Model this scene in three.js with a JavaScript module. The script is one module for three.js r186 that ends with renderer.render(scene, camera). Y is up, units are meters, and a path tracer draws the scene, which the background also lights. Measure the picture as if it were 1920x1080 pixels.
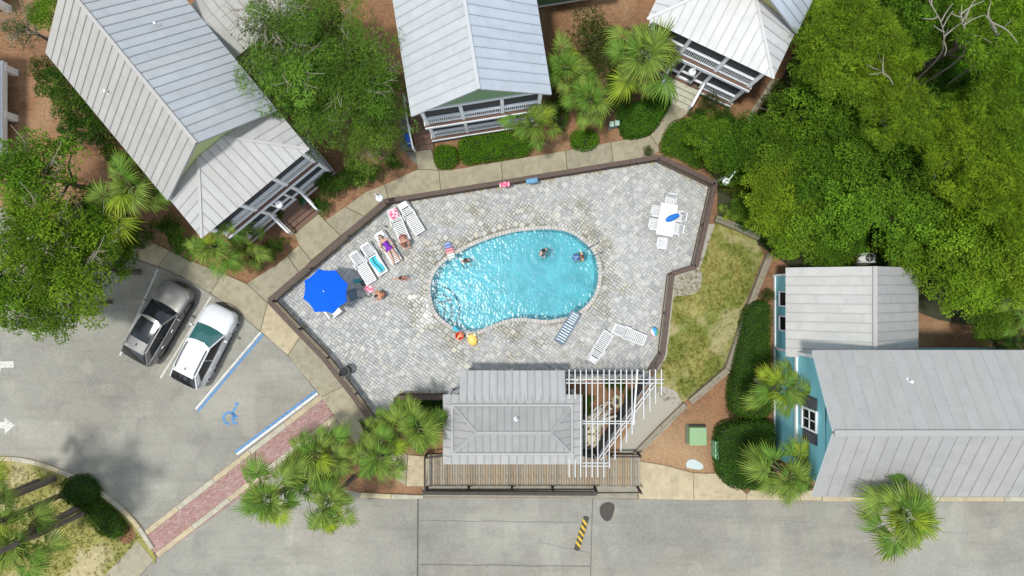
import * as THREE from 'three';
import { mergeGeometries, mergeVertices, toCreasedNormals } from 'three/addons/utils/BufferGeometryUtils.js';
import { RoundedBoxGeometry } from 'three/addons/geometries/RoundedBoxGeometry.js';
import { MarchingCubes } from 'three/addons/objects/MarchingCubes.js';

// ---------------------------------------------------------------- camera, sky, sun, exposure
const HC = 35, FOC = 1195;                                   // flying height (m), focal length of the 1920 px wide photo
const scene = new THREE.Scene();
const camera = new THREE.PerspectiveCamera(2 * Math.atan(540 / FOC) * 180 / Math.PI, 16 / 9, 0.5, 600);
camera.up.set(0, 0, -1); camera.position.set(0, HC, 0); camera.lookAt(0, 0, 0);
const renderer = new THREE.WebGLRenderer({ antialias: true });
renderer.toneMapping = THREE.LinearToneMapping;
renderer.toneMappingExposure = 1.5;
renderer.shadowMap.enabled = true;
renderer.shadowMap.type = THREE.PCFSoftShadowMap;

const SUN = new THREE.Vector3(-0.24, 1, 0.09).normalize();
const sun = new THREE.DirectionalLight(new THREE.Color(1, 0.965, 0.90), 2.4);
sun.position.copy(SUN).multiplyScalar(80); sun.target.position.set(0, 0, 0);
sun.castShadow = true; sun.shadow.radius = 10; sun.shadow.mapSize.set(4096, 4096);
Object.assign(sun.shadow.camera, { left: -40, right: 40, top: 30, bottom: -30, near: 1, far: 160 });
scene.add(sun); scene.add(sun.target);

// ---------------------------------------------------------------- small tools
function rngOf(seed) { let a = seed >>> 0; return () => { a = (a + 0x6d2b79f5) | 0; let t = Math.imul(a ^ (a >>> 15), 1 | a); t = (t + Math.imul(t ^ (t >>> 7), 61 | t)) ^ t; return ((t ^ (t >>> 14)) >>> 0) / 4294967296; }; }
const R0 = rngOf(11);
const V = (x, y, z) => new THREE.Vector3(x, y, z);
const lerp = (a, b, t) => a + (b - a) * t, clamp = (x, a = 0, b = 1) => Math.min(b, Math.max(a, x));
const sstep = (a, b, x) => { const t = clamp((x - a) / (b - a)); return t * t * (3 - 2 * t); };
const P = (px, py, h = 0) => V((px - 960) * (HC - h) / FOC, h, (py - 540) * (HC - h) / FOC);   // a place read off the photo at a known height
const XZ = (list, h = 0) => list.map(([a, b]) => { const p = P(a, b, h); return [p.x, p.z]; });
const lattice = new Float32Array(65536); { const r = rngOf(77); for (let i = 0; i < 65536; i++) lattice[i] = r(); }
function vnoise(x, y) {
  const xi = Math.floor(x), yi = Math.floor(y), fx = x - xi, fy = y - yi, u = fx * fx * (3 - 2 * fx), v = fy * fy * (3 - 2 * fy);
  const a = (xi & 255), b = ((xi + 1) & 255), c = (yi & 255) << 8, d = ((yi + 1) & 255) << 8;
  return lerp(lerp(lattice[a + c], lattice[b + c], u), lerp(lattice[a + d], lattice[b + d], u), v);
}
function fbm(x, y, o = 4) { let s = 0, a = 0.5, n = 0; for (let i = 0; i < o; i++) { s += a * vnoise(x, y); n += a; a *= 0.5; x = x * 2.03 + 17.3; y = y * 2.03 + 9.1; } return s / n; }
const enc = (v) => { v = clamp(v); return 255 * (v <= 0.0031308 ? 12.92 * v : 1.055 * Math.pow(v, 1 / 2.4) - 0.055); };
function tex(w, h, fn, srgb = true) {                       // fn(x, y) gives linear rgb, row 0 at v = 0
  const d = new Uint8Array(w * h * 4);
  for (let y = 0, i = 0; y < h; y++) for (let x = 0; x < w; x++, i += 4) { const c = fn(x, y); if (srgb) { d[i] = enc(c[0]); d[i + 1] = enc(c[1]); d[i + 2] = enc(c[2]); } else { d[i] = d[i + 1] = d[i + 2] = 255 * clamp(c[0]); } d[i + 3] = 255; }
  const t = new THREE.DataTexture(d, w, h, THREE.RGBAFormat); t.wrapS = t.wrapT = THREE.RepeatWrapping; t.magFilter = THREE.LinearFilter; t.minFilter = THREE.LinearMipmapLinearFilter; t.generateMipmaps = true;
  if (srgb) t.colorSpace = THREE.SRGBColorSpace; t.needsUpdate = true; return t;
}
const names = {};
function numbered(n) { const k = names[n] = (names[n] ?? -1) + 1; return k ? n + '_' + String(k).padStart(3, '0') : n; }
function tag(o, label, category, group) { o.userData.label = label; o.userData.category = category; if (group) o.userData.group = group; return o; }
function thing(name, label, category, pos = [0, 0, 0], turn = 0, group) {
  const o = new THREE.Group(); o.name = numbered(name); scene.add(o);
  if (pos.isVector3) o.position.copy(pos); else o.position.set(...pos);
  o.rotation.y = turn; tag(o, label, category, group); return o;
}
const flat1 = (g) => { g = g.index ? g.toNonIndexed() : g; return g; };
function merge(list) {
  list = list.filter(Boolean).map(flat1);
  const keep = ['position', 'normal', 'uv', 'color'].filter((k) => list.every((g) => g.attributes[k]));
  for (const g of list) { for (const k of Object.keys(g.attributes)) if (!keep.includes(k)) g.deleteAttribute(k); if (!g.attributes.normal) g.computeVertexNormals(); }
  return list.length > 1 ? mergeGeometries(list) : list[0];
}
function part(name, geo, m, parent, kind) {
  if (Array.isArray(geo)) geo = merge(geo);
  const o = new THREE.Mesh(geo, m); o.name = name; o.castShadow = o.receiveShadow = true; parent.add(o);
  if (kind) o.userData.kind = kind; return o;
}
function single(name, geo, m, label, category, group) { const o = part(numbered(name), geo, m, scene); return tag(o, label, category, group); }
function struct(name, geo, m) { return part(numbered(name), geo, m, scene, 'structure'); }
function uvBox(g, s = 1, ox = 0, oy = 0) {                  // box-projected uv in metres
  g = flat1(g); const p = g.attributes.position, n = g.attributes.normal, uv = new Float32Array(p.count * 2);
  for (let i = 0; i < p.count; i++) {
    const ax = Math.abs(n.getX(i)), ay = Math.abs(n.getY(i)), az = Math.abs(n.getZ(i)); let u, v;
    if (ay >= ax && ay >= az) { u = p.getX(i); v = p.getZ(i); } else if (ax >= az) { u = p.getZ(i); v = p.getY(i); } else { u = p.getX(i); v = p.getY(i); }
    uv[i * 2] = u * s + ox; uv[i * 2 + 1] = v * s + oy;
  }
  g.setAttribute('uv', new THREE.BufferAttribute(uv, 2)); return g;
}
function uvWorld(g) { const p = g.attributes.position, uv = new Float32Array(p.count * 2); for (let i = 0; i < p.count; i++) { uv[i * 2] = (p.getX(i) + 30) / 60; uv[i * 2 + 1] = (p.getZ(i) + 16.875) / 33.75; } g.setAttribute('uv', new THREE.BufferAttribute(uv, 2)); return g; }
function box(w, h, d, x = 0, y = 0, z = 0, ry = 0) { const g = new THREE.BoxGeometry(w, h, d); if (ry) g.rotateY(ry); g.translate(x, y, z); return g; }
function rbox(w, h, d, x = 0, y = 0, z = 0, r = 0.02, seg = 2) { const g = new RoundedBoxGeometry(w, h, d, seg, Math.min(r, w / 2.01, h / 2.01, d / 2.01)); g.translate(x, y, z); return g; }
function cyl(r0, r1, h, x = 0, y = 0, z = 0, seg = 12) { const g = new THREE.CylinderGeometry(r1, r0, h, seg); g.translate(x, y, z); return g; }
function bar(a, b, w, h, roll = 0) {                        // a square bar between two points; h is its vertical size
  const d = b.clone().sub(a), L = d.length(), g = new THREE.BoxGeometry(w, h, L);
  d.normalize(); const side = Math.abs(d.y) > 0.999 ? V(1, 0, 0) : V(0, 1, 0).cross(d).normalize(), up = d.clone().cross(side);
  if (roll) { side.applyAxisAngle(d, roll); up.applyAxisAngle(d, roll); }
  g.applyMatrix4(new THREE.Matrix4().makeBasis(side, up, d).setPosition(a.clone().add(b).multiplyScalar(0.5))); return g;
}
function tube(pts, r, seg = 6, r2) {
  const c = new THREE.CatmullRomCurve3(pts), n = Math.max(4, pts.length * 3), g = new THREE.TubeGeometry(c, n, r, seg, false);
  if (r2 !== undefined) { const p = g.attributes.position; for (let i = 0; i <= n; i++) { const q = c.getPointAt(i / n), k = lerp(1, r2 / r, i / n); for (let j = 0; j <= seg; j++) { const id = i * (seg + 1) + j; p.setXYZ(id, q.x + (p.getX(id) - q.x) * k, q.y + (p.getY(id) - q.y) * k, q.z + (p.getZ(id) - q.z) * k); } } }
  return g;
}
function shapeOf(poly, holes = []) { const s = new THREE.Shape(poly.map(([x, z]) => new THREE.Vector2(x, -z))); for (const h of holes) s.holes.push(new THREE.Path(h.map(([x, z]) => new THREE.Vector2(x, -z)))); return s; }
function sheet(poly, y, holes = []) { const g = new THREE.ShapeGeometry(shapeOf(poly, holes), 1); g.rotateX(-Math.PI / 2); g.translate(0, y, 0); return g; }
function prism(poly, y0, y1, bevel = 0, holes = []) {
  const g = new THREE.ExtrudeGeometry(shapeOf(poly, holes), { depth: y1 - y0 - bevel, bevelEnabled: bevel > 0, bevelSize: bevel, bevelOffset: -bevel, bevelThickness: bevel, bevelSegments: 1, curveSegments: 1 });
  g.rotateX(-Math.PI / 2); g.translate(0, y0, 0); return g;
}
function inside(poly, x, z) { let c = false; for (let i = 0, j = poly.length - 1; i < poly.length; j = i++) { const [xi, zi] = poly[i], [xj, zj] = poly[j]; if ((zi > z) !== (zj > z) && x < (xj - xi) * (z - zi) / (zj - zi) + xi) c = !c; } return c; }
function distTo(poly, x, z, open = false) { let b = 1e9; for (let i = 0, n = poly.length; i < (open ? n - 1 : n); i++) { const [x0, z0] = poly[i], [x1, z1] = poly[(i + 1) % n], dx = x1 - x0, dz = z1 - z0, t = clamp(((x - x0) * dx + (z - z0) * dz) / (dx * dx + dz * dz || 1)); b = Math.min(b, Math.hypot(x - x0 - t * dx, z - z0 - t * dz)); } return b; }
function smooth(pts, n = 6, closed = true) { const c = new THREE.CatmullRomCurve3(pts.map(([x, z]) => V(x, 0, z)), closed, 'centripetal'); return c.getSpacedPoints(pts.length * n).slice(0, closed ? -1 : undefined).map((p) => [p.x, p.z]); }
function offset(poly, d) {                                  // outward for a positive d, whatever the winding
  let A = 0; const n = poly.length; for (let i = 0; i < n; i++) { const [a, b] = poly[i], [c, e] = poly[(i + 1) % n]; A += a * e - c * b; } const s = A > 0 ? 1 : -1;
  return poly.map((p, i) => { const a = poly[(i + n - 1) % n], b = poly[(i + 1) % n]; let e1 = [p[0] - a[0], p[1] - a[1]], e2 = [b[0] - p[0], b[1] - p[1]]; const l1 = Math.hypot(...e1) || 1, l2 = Math.hypot(...e2) || 1; const n1 = [e1[1] / l1 * s, -e1[0] / l1 * s], n2 = [e2[1] / l2 * s, -e2[0] / l2 * s]; let m = [n1[0] + n2[0], n1[1] + n2[1]]; const q = 2 / Math.max(0.5, m[0] * m[0] + m[1] * m[1]); return [p[0] + m[0] * q * d, p[1] + m[1] * q * d]; });
}
function strip(pts, w, closed = false) {                    // polygon of a band along a line
  const n = pts.length, L = [], Rr = []; for (let i = 0; i < n; i++) { const a = pts[Math.max(0, i - 1)], b = pts[Math.min(n - 1, i + 1)], dx = b[0] - a[0], dz = b[1] - a[1], l = Math.hypot(dx, dz) || 1; L.push([pts[i][0] - dz / l * w / 2, pts[i][1] + dx / l * w / 2]); Rr.push([pts[i][0] + dz / l * w / 2, pts[i][1] - dx / l * w / 2]); }
  return [...L, ...Rr.reverse()];
}
const mat = (c, o = {}) => new THREE.MeshStandardMaterial({ color: Array.isArray(c) ? new THREE.Color().setRGB(...c) : new THREE.Color(c), roughness: 0.7, ...o });
const pmat = (c, o = {}) => new THREE.MeshPhysicalMaterial({ color: Array.isArray(c) ? new THREE.Color().setRGB(...c) : new THREE.Color(c), roughness: 0.7, ...o });

// ---------------------------------------------------------------- sky: hazy summer blue with thin cloud
{
  const w = 512, h = 256, d = new Float32Array(w * h * 4);
  for (let y = 0; y < h; y++) for (let x = 0; x < w; x++) {
    const el = ((y + 0.5) / h - 0.5) * Math.PI, az = (x + 0.5) / w * 2 * Math.PI, i = (y * w + x) * 4, s = Math.sin(el), c = Math.cos(el);
    const t = Math.pow(clamp(s), 0.55), hz = [0.82, 0.88, 0.94], zn = [0.46, 0.54, 0.65];
    let col = [0, 1, 2].map((k) => lerp(hz[k], zn[k], t));
    if (s > 0) {
      const kx = Math.cos(az) * c / (s + 0.18) * 1.6, kz = Math.sin(az) * c / (s + 0.18) * 1.6, n = sstep(0.44, 0.72, fbm(kx + 40.2, kz + 21.7, 5)) * sstep(0, 0.15, s);
      const n2 = 0.85 + 0.3 * fbm(kx * 2 + 3, kz * 2, 3); col = col.map((v, k) => lerp(v, [0.95, 0.96, 0.96][k] * n2, n * 0.75));
    } else col = [0.16, 0.15, 0.12];
    d[i] = col[0]; d[i + 1] = col[1]; d[i + 2] = col[2]; d[i + 3] = 1;
  }
  const sky = new THREE.DataTexture(d, w, h, THREE.RGBAFormat, THREE.FloatType); sky.mapping = THREE.EquirectangularReflectionMapping; sky.magFilter = sky.minFilter = THREE.LinearFilter; sky.needsUpdate = true;
  scene.background = sky; scene.environment = sky;
}

// ---------------------------------------------------------------- materials
const fine = (x, y, f) => vnoise(x * f, y * f);
const roofTex = tex(1024, 1024, (x, y) => { const u = x / 1024, v = y / 1024; const a = 0.9 + 0.09 * (fbm(u * 16, v * 16, 4) - 0.5) * 2 + 0.05 * (vnoise(u * 256, v * 256) - 0.5); const s = sstep(0.62, 0.8, fbm(u * 48 + 7, v * 12, 3)) * 0.05; return [a - s, a - s, a - s * 0.9]; });
roofTex.repeat.set(0.125, 0.125);
const roofMat = (c, o = {}) => mat(c, { map: roofTex, vertexColors: true, roughness: 0.68, metalness: 0.0, ...o });
const woodTex = tex(512, 512, (x, y) => { const u = x / 512, v = y / 512; const g = fbm(u * 64, v * 4, 4), a = 0.7 + 0.55 * g - 0.25 * sstep(0.6, 0.75, fbm(u * 8, v * 8 + 3, 4)); return [a, a * 0.98, a * 0.95]; });
const speck = tex(1024, 1024, (x, y) => { const u = x / 1024 * 64, v = y / 1024 * 64; const a = 0.86 + 0.22 * (fbm(u / 4, v / 4, 4) - 0.5) * 2 + 0.2 * (vnoise(u * 4, v * 4) - 0.5); return [a, a, a * (0.98 + 0.04 * fbm(u / 8 + 9, v / 8, 2))]; });
const speckOf = (r) => { const t = speck.clone(); t.repeat.set(r, r); t.needsUpdate = true; return t; };
const sp4 = speckOf(0.25), sp8 = speckOf(0.11);
const M = {
  white: mat([0.70, 0.71, 0.72], { roughness: 0.5 }), trim: mat([0.60, 0.63, 0.66], { roughness: 0.6 }), plastic: mat([0.58, 0.585, 0.59], { roughness: 0.35 }),
  screen: mat([0.018, 0.018, 0.024], { roughness: 0.6 }), deckBrown: mat([0.145, 0.085, 0.06], { map: woodTex, roughness: 0.8 }), fence: mat([0.088, 0.058, 0.047], { map: woodTex, roughness: 0.75 }),
  timber: mat([0.235, 0.205, 0.155], { map: woodTex, roughness: 0.9 }), concrete: mat([0.335, 0.297, 0.205], { map: sp4, roughness: 0.9 }), concrete2: mat([0.305, 0.275, 0.195], { map: sp4, roughness: 0.9 }), concrete3: mat([0.43, 0.36, 0.235], { map: sp4, roughness: 0.9 }),
  kerb: mat([0.40, 0.375, 0.29], { map: sp4, roughness: 0.9 }), steel: mat([0.55, 0.56, 0.58], { metalness: 0.9, roughness: 0.25 }), dark: mat([0.02, 0.02, 0.022], { roughness: 0.5 }), rubber: mat([0.018, 0.018, 0.018], { roughness: 0.85 }),
  glass: mat([0.012, 0.014, 0.018], { roughness: 0.08 }), bark: mat([0.15, 0.125, 0.10], { map: sp4, roughness: 0.95 }), deadwood: mat([0.29, 0.265, 0.215], { map: sp4, roughness: 0.9 }),
};

// ---------------------------------------------------------------- outlines read from the photo
const pool = smooth([[97, 590], [110, 510], [150, 440], [210, 385], [290, 335], [400, 280], [520, 235], [650, 200], [780, 183], [900, 178], [1000, 190], [1080, 225], [1150, 280], [1200, 340], [1228, 420], [1232, 500], [1215, 590], [1180, 660], [1120, 720], [1040, 765], [960, 785], [880, 795], [800, 788], [720, 780], [640, 785], [560, 808], [480, 840], [410, 868], [340, 870], [270, 850], [200, 805], [150, 760], [115, 690]].map(([a, b]) => { const p = P(780 + a / 3.6, 380 + b / 3.6, 0); return [p.x, p.z]; }), 4);
const coping = offset(pool, 0.2);
const capPx = [[1222, 700], [1243, 667], [1261, 514], [1306, 500], [1342, 343], [1237, 294], [1205, 299], [722, 377], [503, 564], [553, 617], [606, 672], [660, 741], [693, 788], [742, 780], [742, 746], [834, 746]];
const fenceLine = XZ(capPx, 1.1);
const deckPoly = [...fenceLine, ...XZ([[834, 800], [1062, 800], [1062, 712], [1222, 712]], 0)];
const fenceOut = offset(fenceLine, 0.12);
// ---------------------------------------------------------------- ground of pine-straw mulch and sand, one sheet to the horizon
const W = 2048, Hh = 1152;
const wx = (x) => (x + 0.5) / W * 60 - 30, wz = (y) => (y + 0.5) / Hh * 33.75 - 16.875;
const mulchTex = tex(W, Hh, (px, py) => {
  const x = wx(px), z = wz(py), a = fbm(x * 0.55, z * 0.55, 4), b = vnoise(x * 9 + fbm(x * 3, z * 3, 2) * 8, z * 14), c = vnoise(x * 30, z * 30), pale = sstep(0.5, 0.75, fbm(x * 0.4 + 50, z * 0.4 + 8, 4));
  let k = 0.6 + 0.45 * a + 0.35 * (b - 0.5) + 0.3 * (c - 0.5); const dk = sstep(0.66, 0.78, fbm(x * 2.2 + 31, z * 2.2, 4));
  k *= 1 - 0.2 * dk; let col = [0.255 * k, 0.135 * k, 0.070 * k]; const p = pale * 0.5 * (0.5 + c);
  // washed-out sand south-east of the pool house
  const s = sstep(3.2, 0.6, Math.hypot((x - 8.2) * 0.7, (z - 9.0) * 0.9)) * (0.6 + 0.6 * a) * (0.6 + 0.5 * c), q = clamp(p + 0.9 * s);
  return col.map((v, i) => lerp(v, [0.33, 0.215, 0.12][i] * (0.75 + 0.4 * c), clamp(q)));
});
const poolHole = offset(pool, 0.1);
struct('ground', uvWorld(sheet([[-300, -300], [300, -300], [300, 300], [-300, 300]], 0, [poolHole])), mat('#fff', { map: mulchTex, roughness: 1 }));

// ---------------------------------------------------------------- parking lot and road (faded asphalt)
const cracks = []; { const r = rngOf(5); const line = (a, b, w, n = 9, j = 0.05) => { const p = []; for (let i = 0; i <= n; i++) p.push([lerp(a[0], b[0], i / n) + (r() - 0.5) * j, lerp(a[1], b[1], i / n) + (r() - 0.5) * j]); cracks.push([p, w]); };
  const X = (q) => XZ([q])[0];
  line(X([784, 930]), X([783, 1082]), 0.035, 4, 0.01); line(X([1111, 934]), X([1107, 1082]), 0.022, 4, 0.01); line(X([786, 976]), X([1085, 979]), 0.016); line(X([786, 1058]), X([1106, 1062]), 0.022); line(X([1010, 1016]), X([1105, 1036]), 0.012); line(X([690, 935]), X([784, 934]), 0.02, 4, 0.01);
  line(X([1250, 960]), X([1800, 1000]), 0.006); }
const asphalt = tex(W, Hh, (px, py) => {
  const x = wx(px), z = wz(py), big = fbm(x * 0.22 + 5, z * 0.22 + 2, 4), mid = fbm(x * 1.1, z * 1.1 + 30, 4), c = vnoise(x * 28, z * 28) * 0.6 + vnoise(x * 13, z * 13) * 0.4;
  let k = 0.84 + 0.18 * (big - 0.5) * 2 + 0.10 * (mid - 0.5) * 2 + 0.30 * (c - 0.5);
  const stain = sstep(0.64, 0.76, fbm(x * 0.7 + 80, z * 0.7, 5)); k *= 1 - 0.10 * stain;
  k += 0.10 * sstep(0.72, 0.80, vnoise(x * 0.9 + 12, z * 0.9 + 40)) * (0.4 + fbm(x * 6, z * 6, 2));
  k *= 1 - 0.07 * sstep(0.5, 0.75, fbm(x * 0.35, z * 3.5 + 70, 3));
  let col = [0.262 * k, 0.254 * k, 0.218 * k]; const pink = sstep(0.5, 0.7, fbm(x * 0.3 + 9, z * 0.3 + 60, 3)) * 0.5; col = [col[0] * (1 + 0.08 * pink), col[1], col[2] * (1 - 0.02 * pink)];
  return col;
});
const asphaltD = asphalt.image.data;
for (const [p, w] of cracks) for (let i = 0; i + 1 < p.length; i++) { // tar-filled joints and cracks, drawn as thin dark lines of their own
  const L = Math.hypot(p[i + 1][0] - p[i][0], p[i + 1][1] - p[i][1]), n = Math.ceil(L / 0.02);
  for (let k = 0; k <= n; k++) { const x = lerp(p[i][0], p[i + 1][0], k / n), z = lerp(p[i][1], p[i + 1][1], k / n), cx = (x + 30) / 60 * W - 0.5, cz = (z + 16.875) / 33.75 * Hh - 0.5, rr = w / 0.0293;
    for (let yy = Math.floor(cz - rr); yy <= Math.ceil(cz + rr); yy++) for (let xx = Math.floor(cx - rr); xx <= Math.ceil(cx + rr); xx++) { if (xx < 0 || yy < 0 || xx >= W || yy >= Hh) continue; const f = clamp(rr + 0.35 - Math.hypot(xx - cx, yy - cz)); const o = (yy * W + xx) * 4; for (let c = 0; c < 3; c++) asphaltD[o + c] = Math.min(asphaltD[o + c], lerp(asphaltD[o + c], 62, 0.6 * f)); } } }
const asphaltM = mat('#fff', { map: asphalt, roughness: 0.92 });
const kerbCurve = [[150, 440], [247, 482], [298, 500], [342, 519], [396, 550], [446, 584], [489, 621], [541, 666], [588, 725], [603, 744], [634, 789], [642, 800]];
const lotPoly = XZ([[-300, 330], [60, 400], ...kerbCurve, [634, 791], [294, 1042], [297, 1300], [-300, 1300]]);
struct('parking_lot', uvWorld(sheet(lotPoly, 0.006)), asphaltM);
const roadPoly = XZ([[294, 1043], [520, 876], [560, 868], [600, 897], [640, 916], [690, 928], [790, 932], [1120, 934], [1190, 936], [1560, 939], [2300, 939], [2300, 1300], [290, 1300]]);
struct('road', uvWorld(sheet(roadPoly, 0.01)), asphaltM);

// ---------------------------------------------------------------- painted markings on the asphalt
const paintTex = tex(512, 512, (x, y) => { const a = 0.92 - 0.38 * sstep(0.58, 0.78, fbm(x / 18, y / 18, 4)) - 0.1 * vnoise(x / 2, y / 2); return [a, a, a]; });
const paint = (c) => mat(c, { map: paintTex, roughness: 0.8 });
const whiteP = paint([0.56, 0.55, 0.50]), whiteP2 = paint([0.62, 0.62, 0.6]), blueP = paint([0.10, 0.24, 0.46]);
function lineMark(a, b, w, m, y = 0.014) { const [p, q] = XZ([a, b]); return [uvBox(sheet(strip([p, q], w), y), 0.5), m]; }
function marking(name, list, label, cat, group) { const g = thing(name, label, cat, [0, 0, 0], 0, group); for (const [n, [geo, m]] of list) part(n, geo, m, g); return g; }
single('parking_line', lineMark([67, 555], [62, 628], 0.11, whiteP)[0], whiteP, 'short white parking line half under the leafy tree at the left', 'parking line', 'painted bay lines');
single('parking_line', lineMark([296, 504], [225, 667], 0.11, whiteP)[0], whiteP, 'white parking line along the left side of the silver car', 'parking line', 'painted bay lines');
single('parking_line', lineMark([396, 556], [301, 709], 0.11, whiteP)[0], whiteP, 'white parking line between the silver car and the white car', 'parking line', 'painted bay lines');
marking('parking_line', [['white_stripe', lineMark([490, 621.5], [367, 767], 0.10, whiteP2)], ['blue_stripe', lineMark([495, 625], [372, 770], 0.13, blueP)]], 'double white and blue bay line beside the white car', 'parking line');
marking('parking_line', [['blue_stripe', lineMark([594, 732], [441, 848], 0.13, blueP)], ['white_stripe', lineMark([597, 736.5], [444, 852], 0.13, whiteP2)]], 'double blue and white bay line along the brick crossing', 'parking line');
{ // wheelchair emblem: wheel ring, seated body and head, lying across the bay
  const g = thing('wheelchair_emblem', 'blue wheelchair symbol painted in the empty parking bay', 'road marking'), c = P(430, 784), A = -0.62;
  const tr = (geo) => { geo.scale(1.12, 1.12, 1); geo.rotateX(-Math.PI / 2); geo.rotateY(A); geo.translate(c.x, 0.014, c.z); return uvBox(geo, 0.5); };
  part('wheel', tr(new THREE.RingGeometry(0.22, 0.34, 28, 1, 0.3, 5.2)), blueP, g);
  const poly = (pts) => new THREE.ShapeGeometry(new THREE.Shape(pts.map(([a, b]) => new THREE.Vector2(a, b))));
  part('body', tr(poly([[-0.12, 0.62], [-0.02, 0.66], [0.06, 0.34], [0.34, 0.32], [0.34, 0.24], [0.14, 0.22], [0.3, -0.02], [0.46, 0.06], [0.5, -0.02], [0.28, -0.14], [0.0, 0.2], [-0.06, 0.2]])), blueP, g);
  const h = new THREE.CircleGeometry(0.095, 18); h.translate(-0.1, 0.78, 0); part('head', tr(h), blueP, g);
}
{ const pts = XZ([[-70, 791], [8, 791], [9, 783], [28, 797], [10, 813], [9, 803], [-70, 803]]); single('arrow_marking', uvBox(sheet(pts, 0.014), 0.5), whiteP, 'white arrow pointing right painted on the parking lot', 'road marking');
  const q = XZ([[26, 677], [26, 689], [2, 690], [1, 699], [-34, 684], [0, 667], [1, 678]]); single('arrow_marking', uvBox(sheet(q, 0.014), 0.5), whiteP, 'white arrow pointing left at the photo edge, its shaft showing', 'road marking'); }
{ const d = XZ([[1124, 958], [1126, 948], [1135, 942], [1146, 942], [1152, 947], [1151, 960], [1144, 975], [1137, 977], [1128, 970]]); single('asphalt_patch', uvWorld(sheet(smooth(d, 3), 0.014)), mat([0.065, 0.057, 0.05], { map: sp8, roughness: 0.95 }), 'dark rounded asphalt patch in the road below the wooden ramp', 'asphalt patch'); }

struct('gutter_strip', uvBox(sheet(strip(smooth(XZ(kerbCurve.slice(1, -1)), 4, false), 0.09), 0.017), 1), mat([0.05, 0.045, 0.04], { map: sp4, roughness: 1 }));  // thin dark strip following the kerb curve
// ---------------------------------------------------------------- brick crossing with concrete bands
const tones = (list, n, r) => list[Math.min(list.length - 1, Math.floor(n * list.length))].map((v) => v * (0.9 + 0.2 * r));
function blockGeo(w, h, d, ch = 0.008) { const g = new THREE.BufferGeometry(), a = w / 2, b = d / 2, v = [[-a, 0, -b], [a, 0, -b], [a, 0, b], [-a, 0, b], [-a, h - ch, -b], [a, h - ch, -b], [a, h - ch, b], [-a, h - ch, b], [-a + ch, h, -b + ch], [a - ch, h, -b + ch], [a - ch, h, b - ch], [-a + ch, h, b - ch]]; const q = (i, j, k, l) => [i, j, k, i, k, l], id = [...q(8, 11, 10, 9)]; for (let i = 0; i < 4; i++) { const j = (i + 1) % 4; id.push(...q(i, 4 + i, 4 + j, j), ...q(4 + i, 8 + i, 8 + j, 4 + j)); } g.setAttribute('position', new THREE.Float32BufferAttribute(v.flat(), 3)); g.setIndex(id); const f = g.toNonIndexed(); f.computeVertexNormals(); return f; }
function blocks(name, parent, list, geo, m, y) {             // list of [x, z, turn, colour, scaleX, scaleZ, tilt]
  const im = new THREE.InstancedMesh(geo, m, list.length), o = new THREE.Object3D(), c = new THREE.Color(); im.name = name; im.castShadow = im.receiveShadow = true; im.userData.kind = 'stuff';
  list.forEach(([x, z, t, col, sx = 1, sz = 1, tx = 0, tz = 0, dy = 0], i) => { o.position.set(x, y + dy, z); o.rotation.set(tx, t, tz, 'YXZ'); o.scale.set(sx, 1, sz); o.updateMatrix(); im.setMatrixAt(i, o.matrix); im.setColorAt(i, c.setRGB(...col)); });
  parent.add(im); return im;
}
{
  const g = new THREE.Group(); g.name = 'brick_crossing'; g.userData.kind = 'structure'; scene.add(g);
  const outer = XZ([[263, 1000], [600, 739], [640, 795], [294, 1048]]), [a, b, c, d] = outer;
  part('bedding', uvBox(sheet([a, b, c, d], 0.016), 1), mat([0.26, 0.17, 0.15], { map: sp4 }), g);
  const L = Math.hypot(b[0] - a[0], b[1] - a[1]), ux = (b[0] - a[0]) / L, uz = (b[1] - a[1]) / L, vx = -uz, vz = ux, w = (d[0] - a[0]) * vx + (d[1] - a[1]) * vz, list = [], r = rngOf(31), turn = Math.atan2(-uz, ux);
  const at = (u, v) => [a[0] + ux * u + vx * v, a[1] + uz * u + vz * v];
  for (let i = 0; i < L / 0.206; i++) for (let j = 0; 0.34 + j * 0.103 < w - 0.30; j++) { const u = (i + (j % 2) * 0.5) * 0.206, [x, z] = at(u, 0.34 + j * 0.103 + 0.05); if (inside(outer, x, z)) list.push([x, z, turn, tones([[0.30, 0.175, 0.155], [0.275, 0.155, 0.14], [0.33, 0.215, 0.195], [0.295, 0.19, 0.17]], r(), r())]); }
  blocks('brick', g, list, blockGeo(0.198, 0.03, 0.095, 0.005), mat('#fff', { roughness: 0.9 }), 0.012);
  for (const v of [0.17, w - 0.15]) for (let k = 0; k < 5; k++) part('concrete_band', uvBox(prism(strip([at(L * k / 5 + 0.012, v), at(L * (k + 1) / 5 - 0.012, v)], 0.27), 0.012, 0.045, 0.006), 1), k % 2 ? M.kerb : M.concrete3, g);
}

// ---------------------------------------------------------------- sidewalks, slab by slab
function slabs(name, list, m, y0 = 0, y1 = 0.10) {
  const g = new THREE.Group(); g.name = numbered(name); g.userData.kind = 'structure'; scene.add(g);
  list.forEach((px, i) => { const q = XZ(px), ms = Array.isArray(m) ? m[(i * 7 + 1) % m.length] : m, s = offset(q, -0.012); part('slab', uvBox(prism(s, y0, y1 + 0.0015 * (i % 3), 0.012), 1, i * 0.37, i * 0.61), ms, g); });
  return g;
}
const CC = [M.concrete, M.concrete2, M.concrete];
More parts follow.
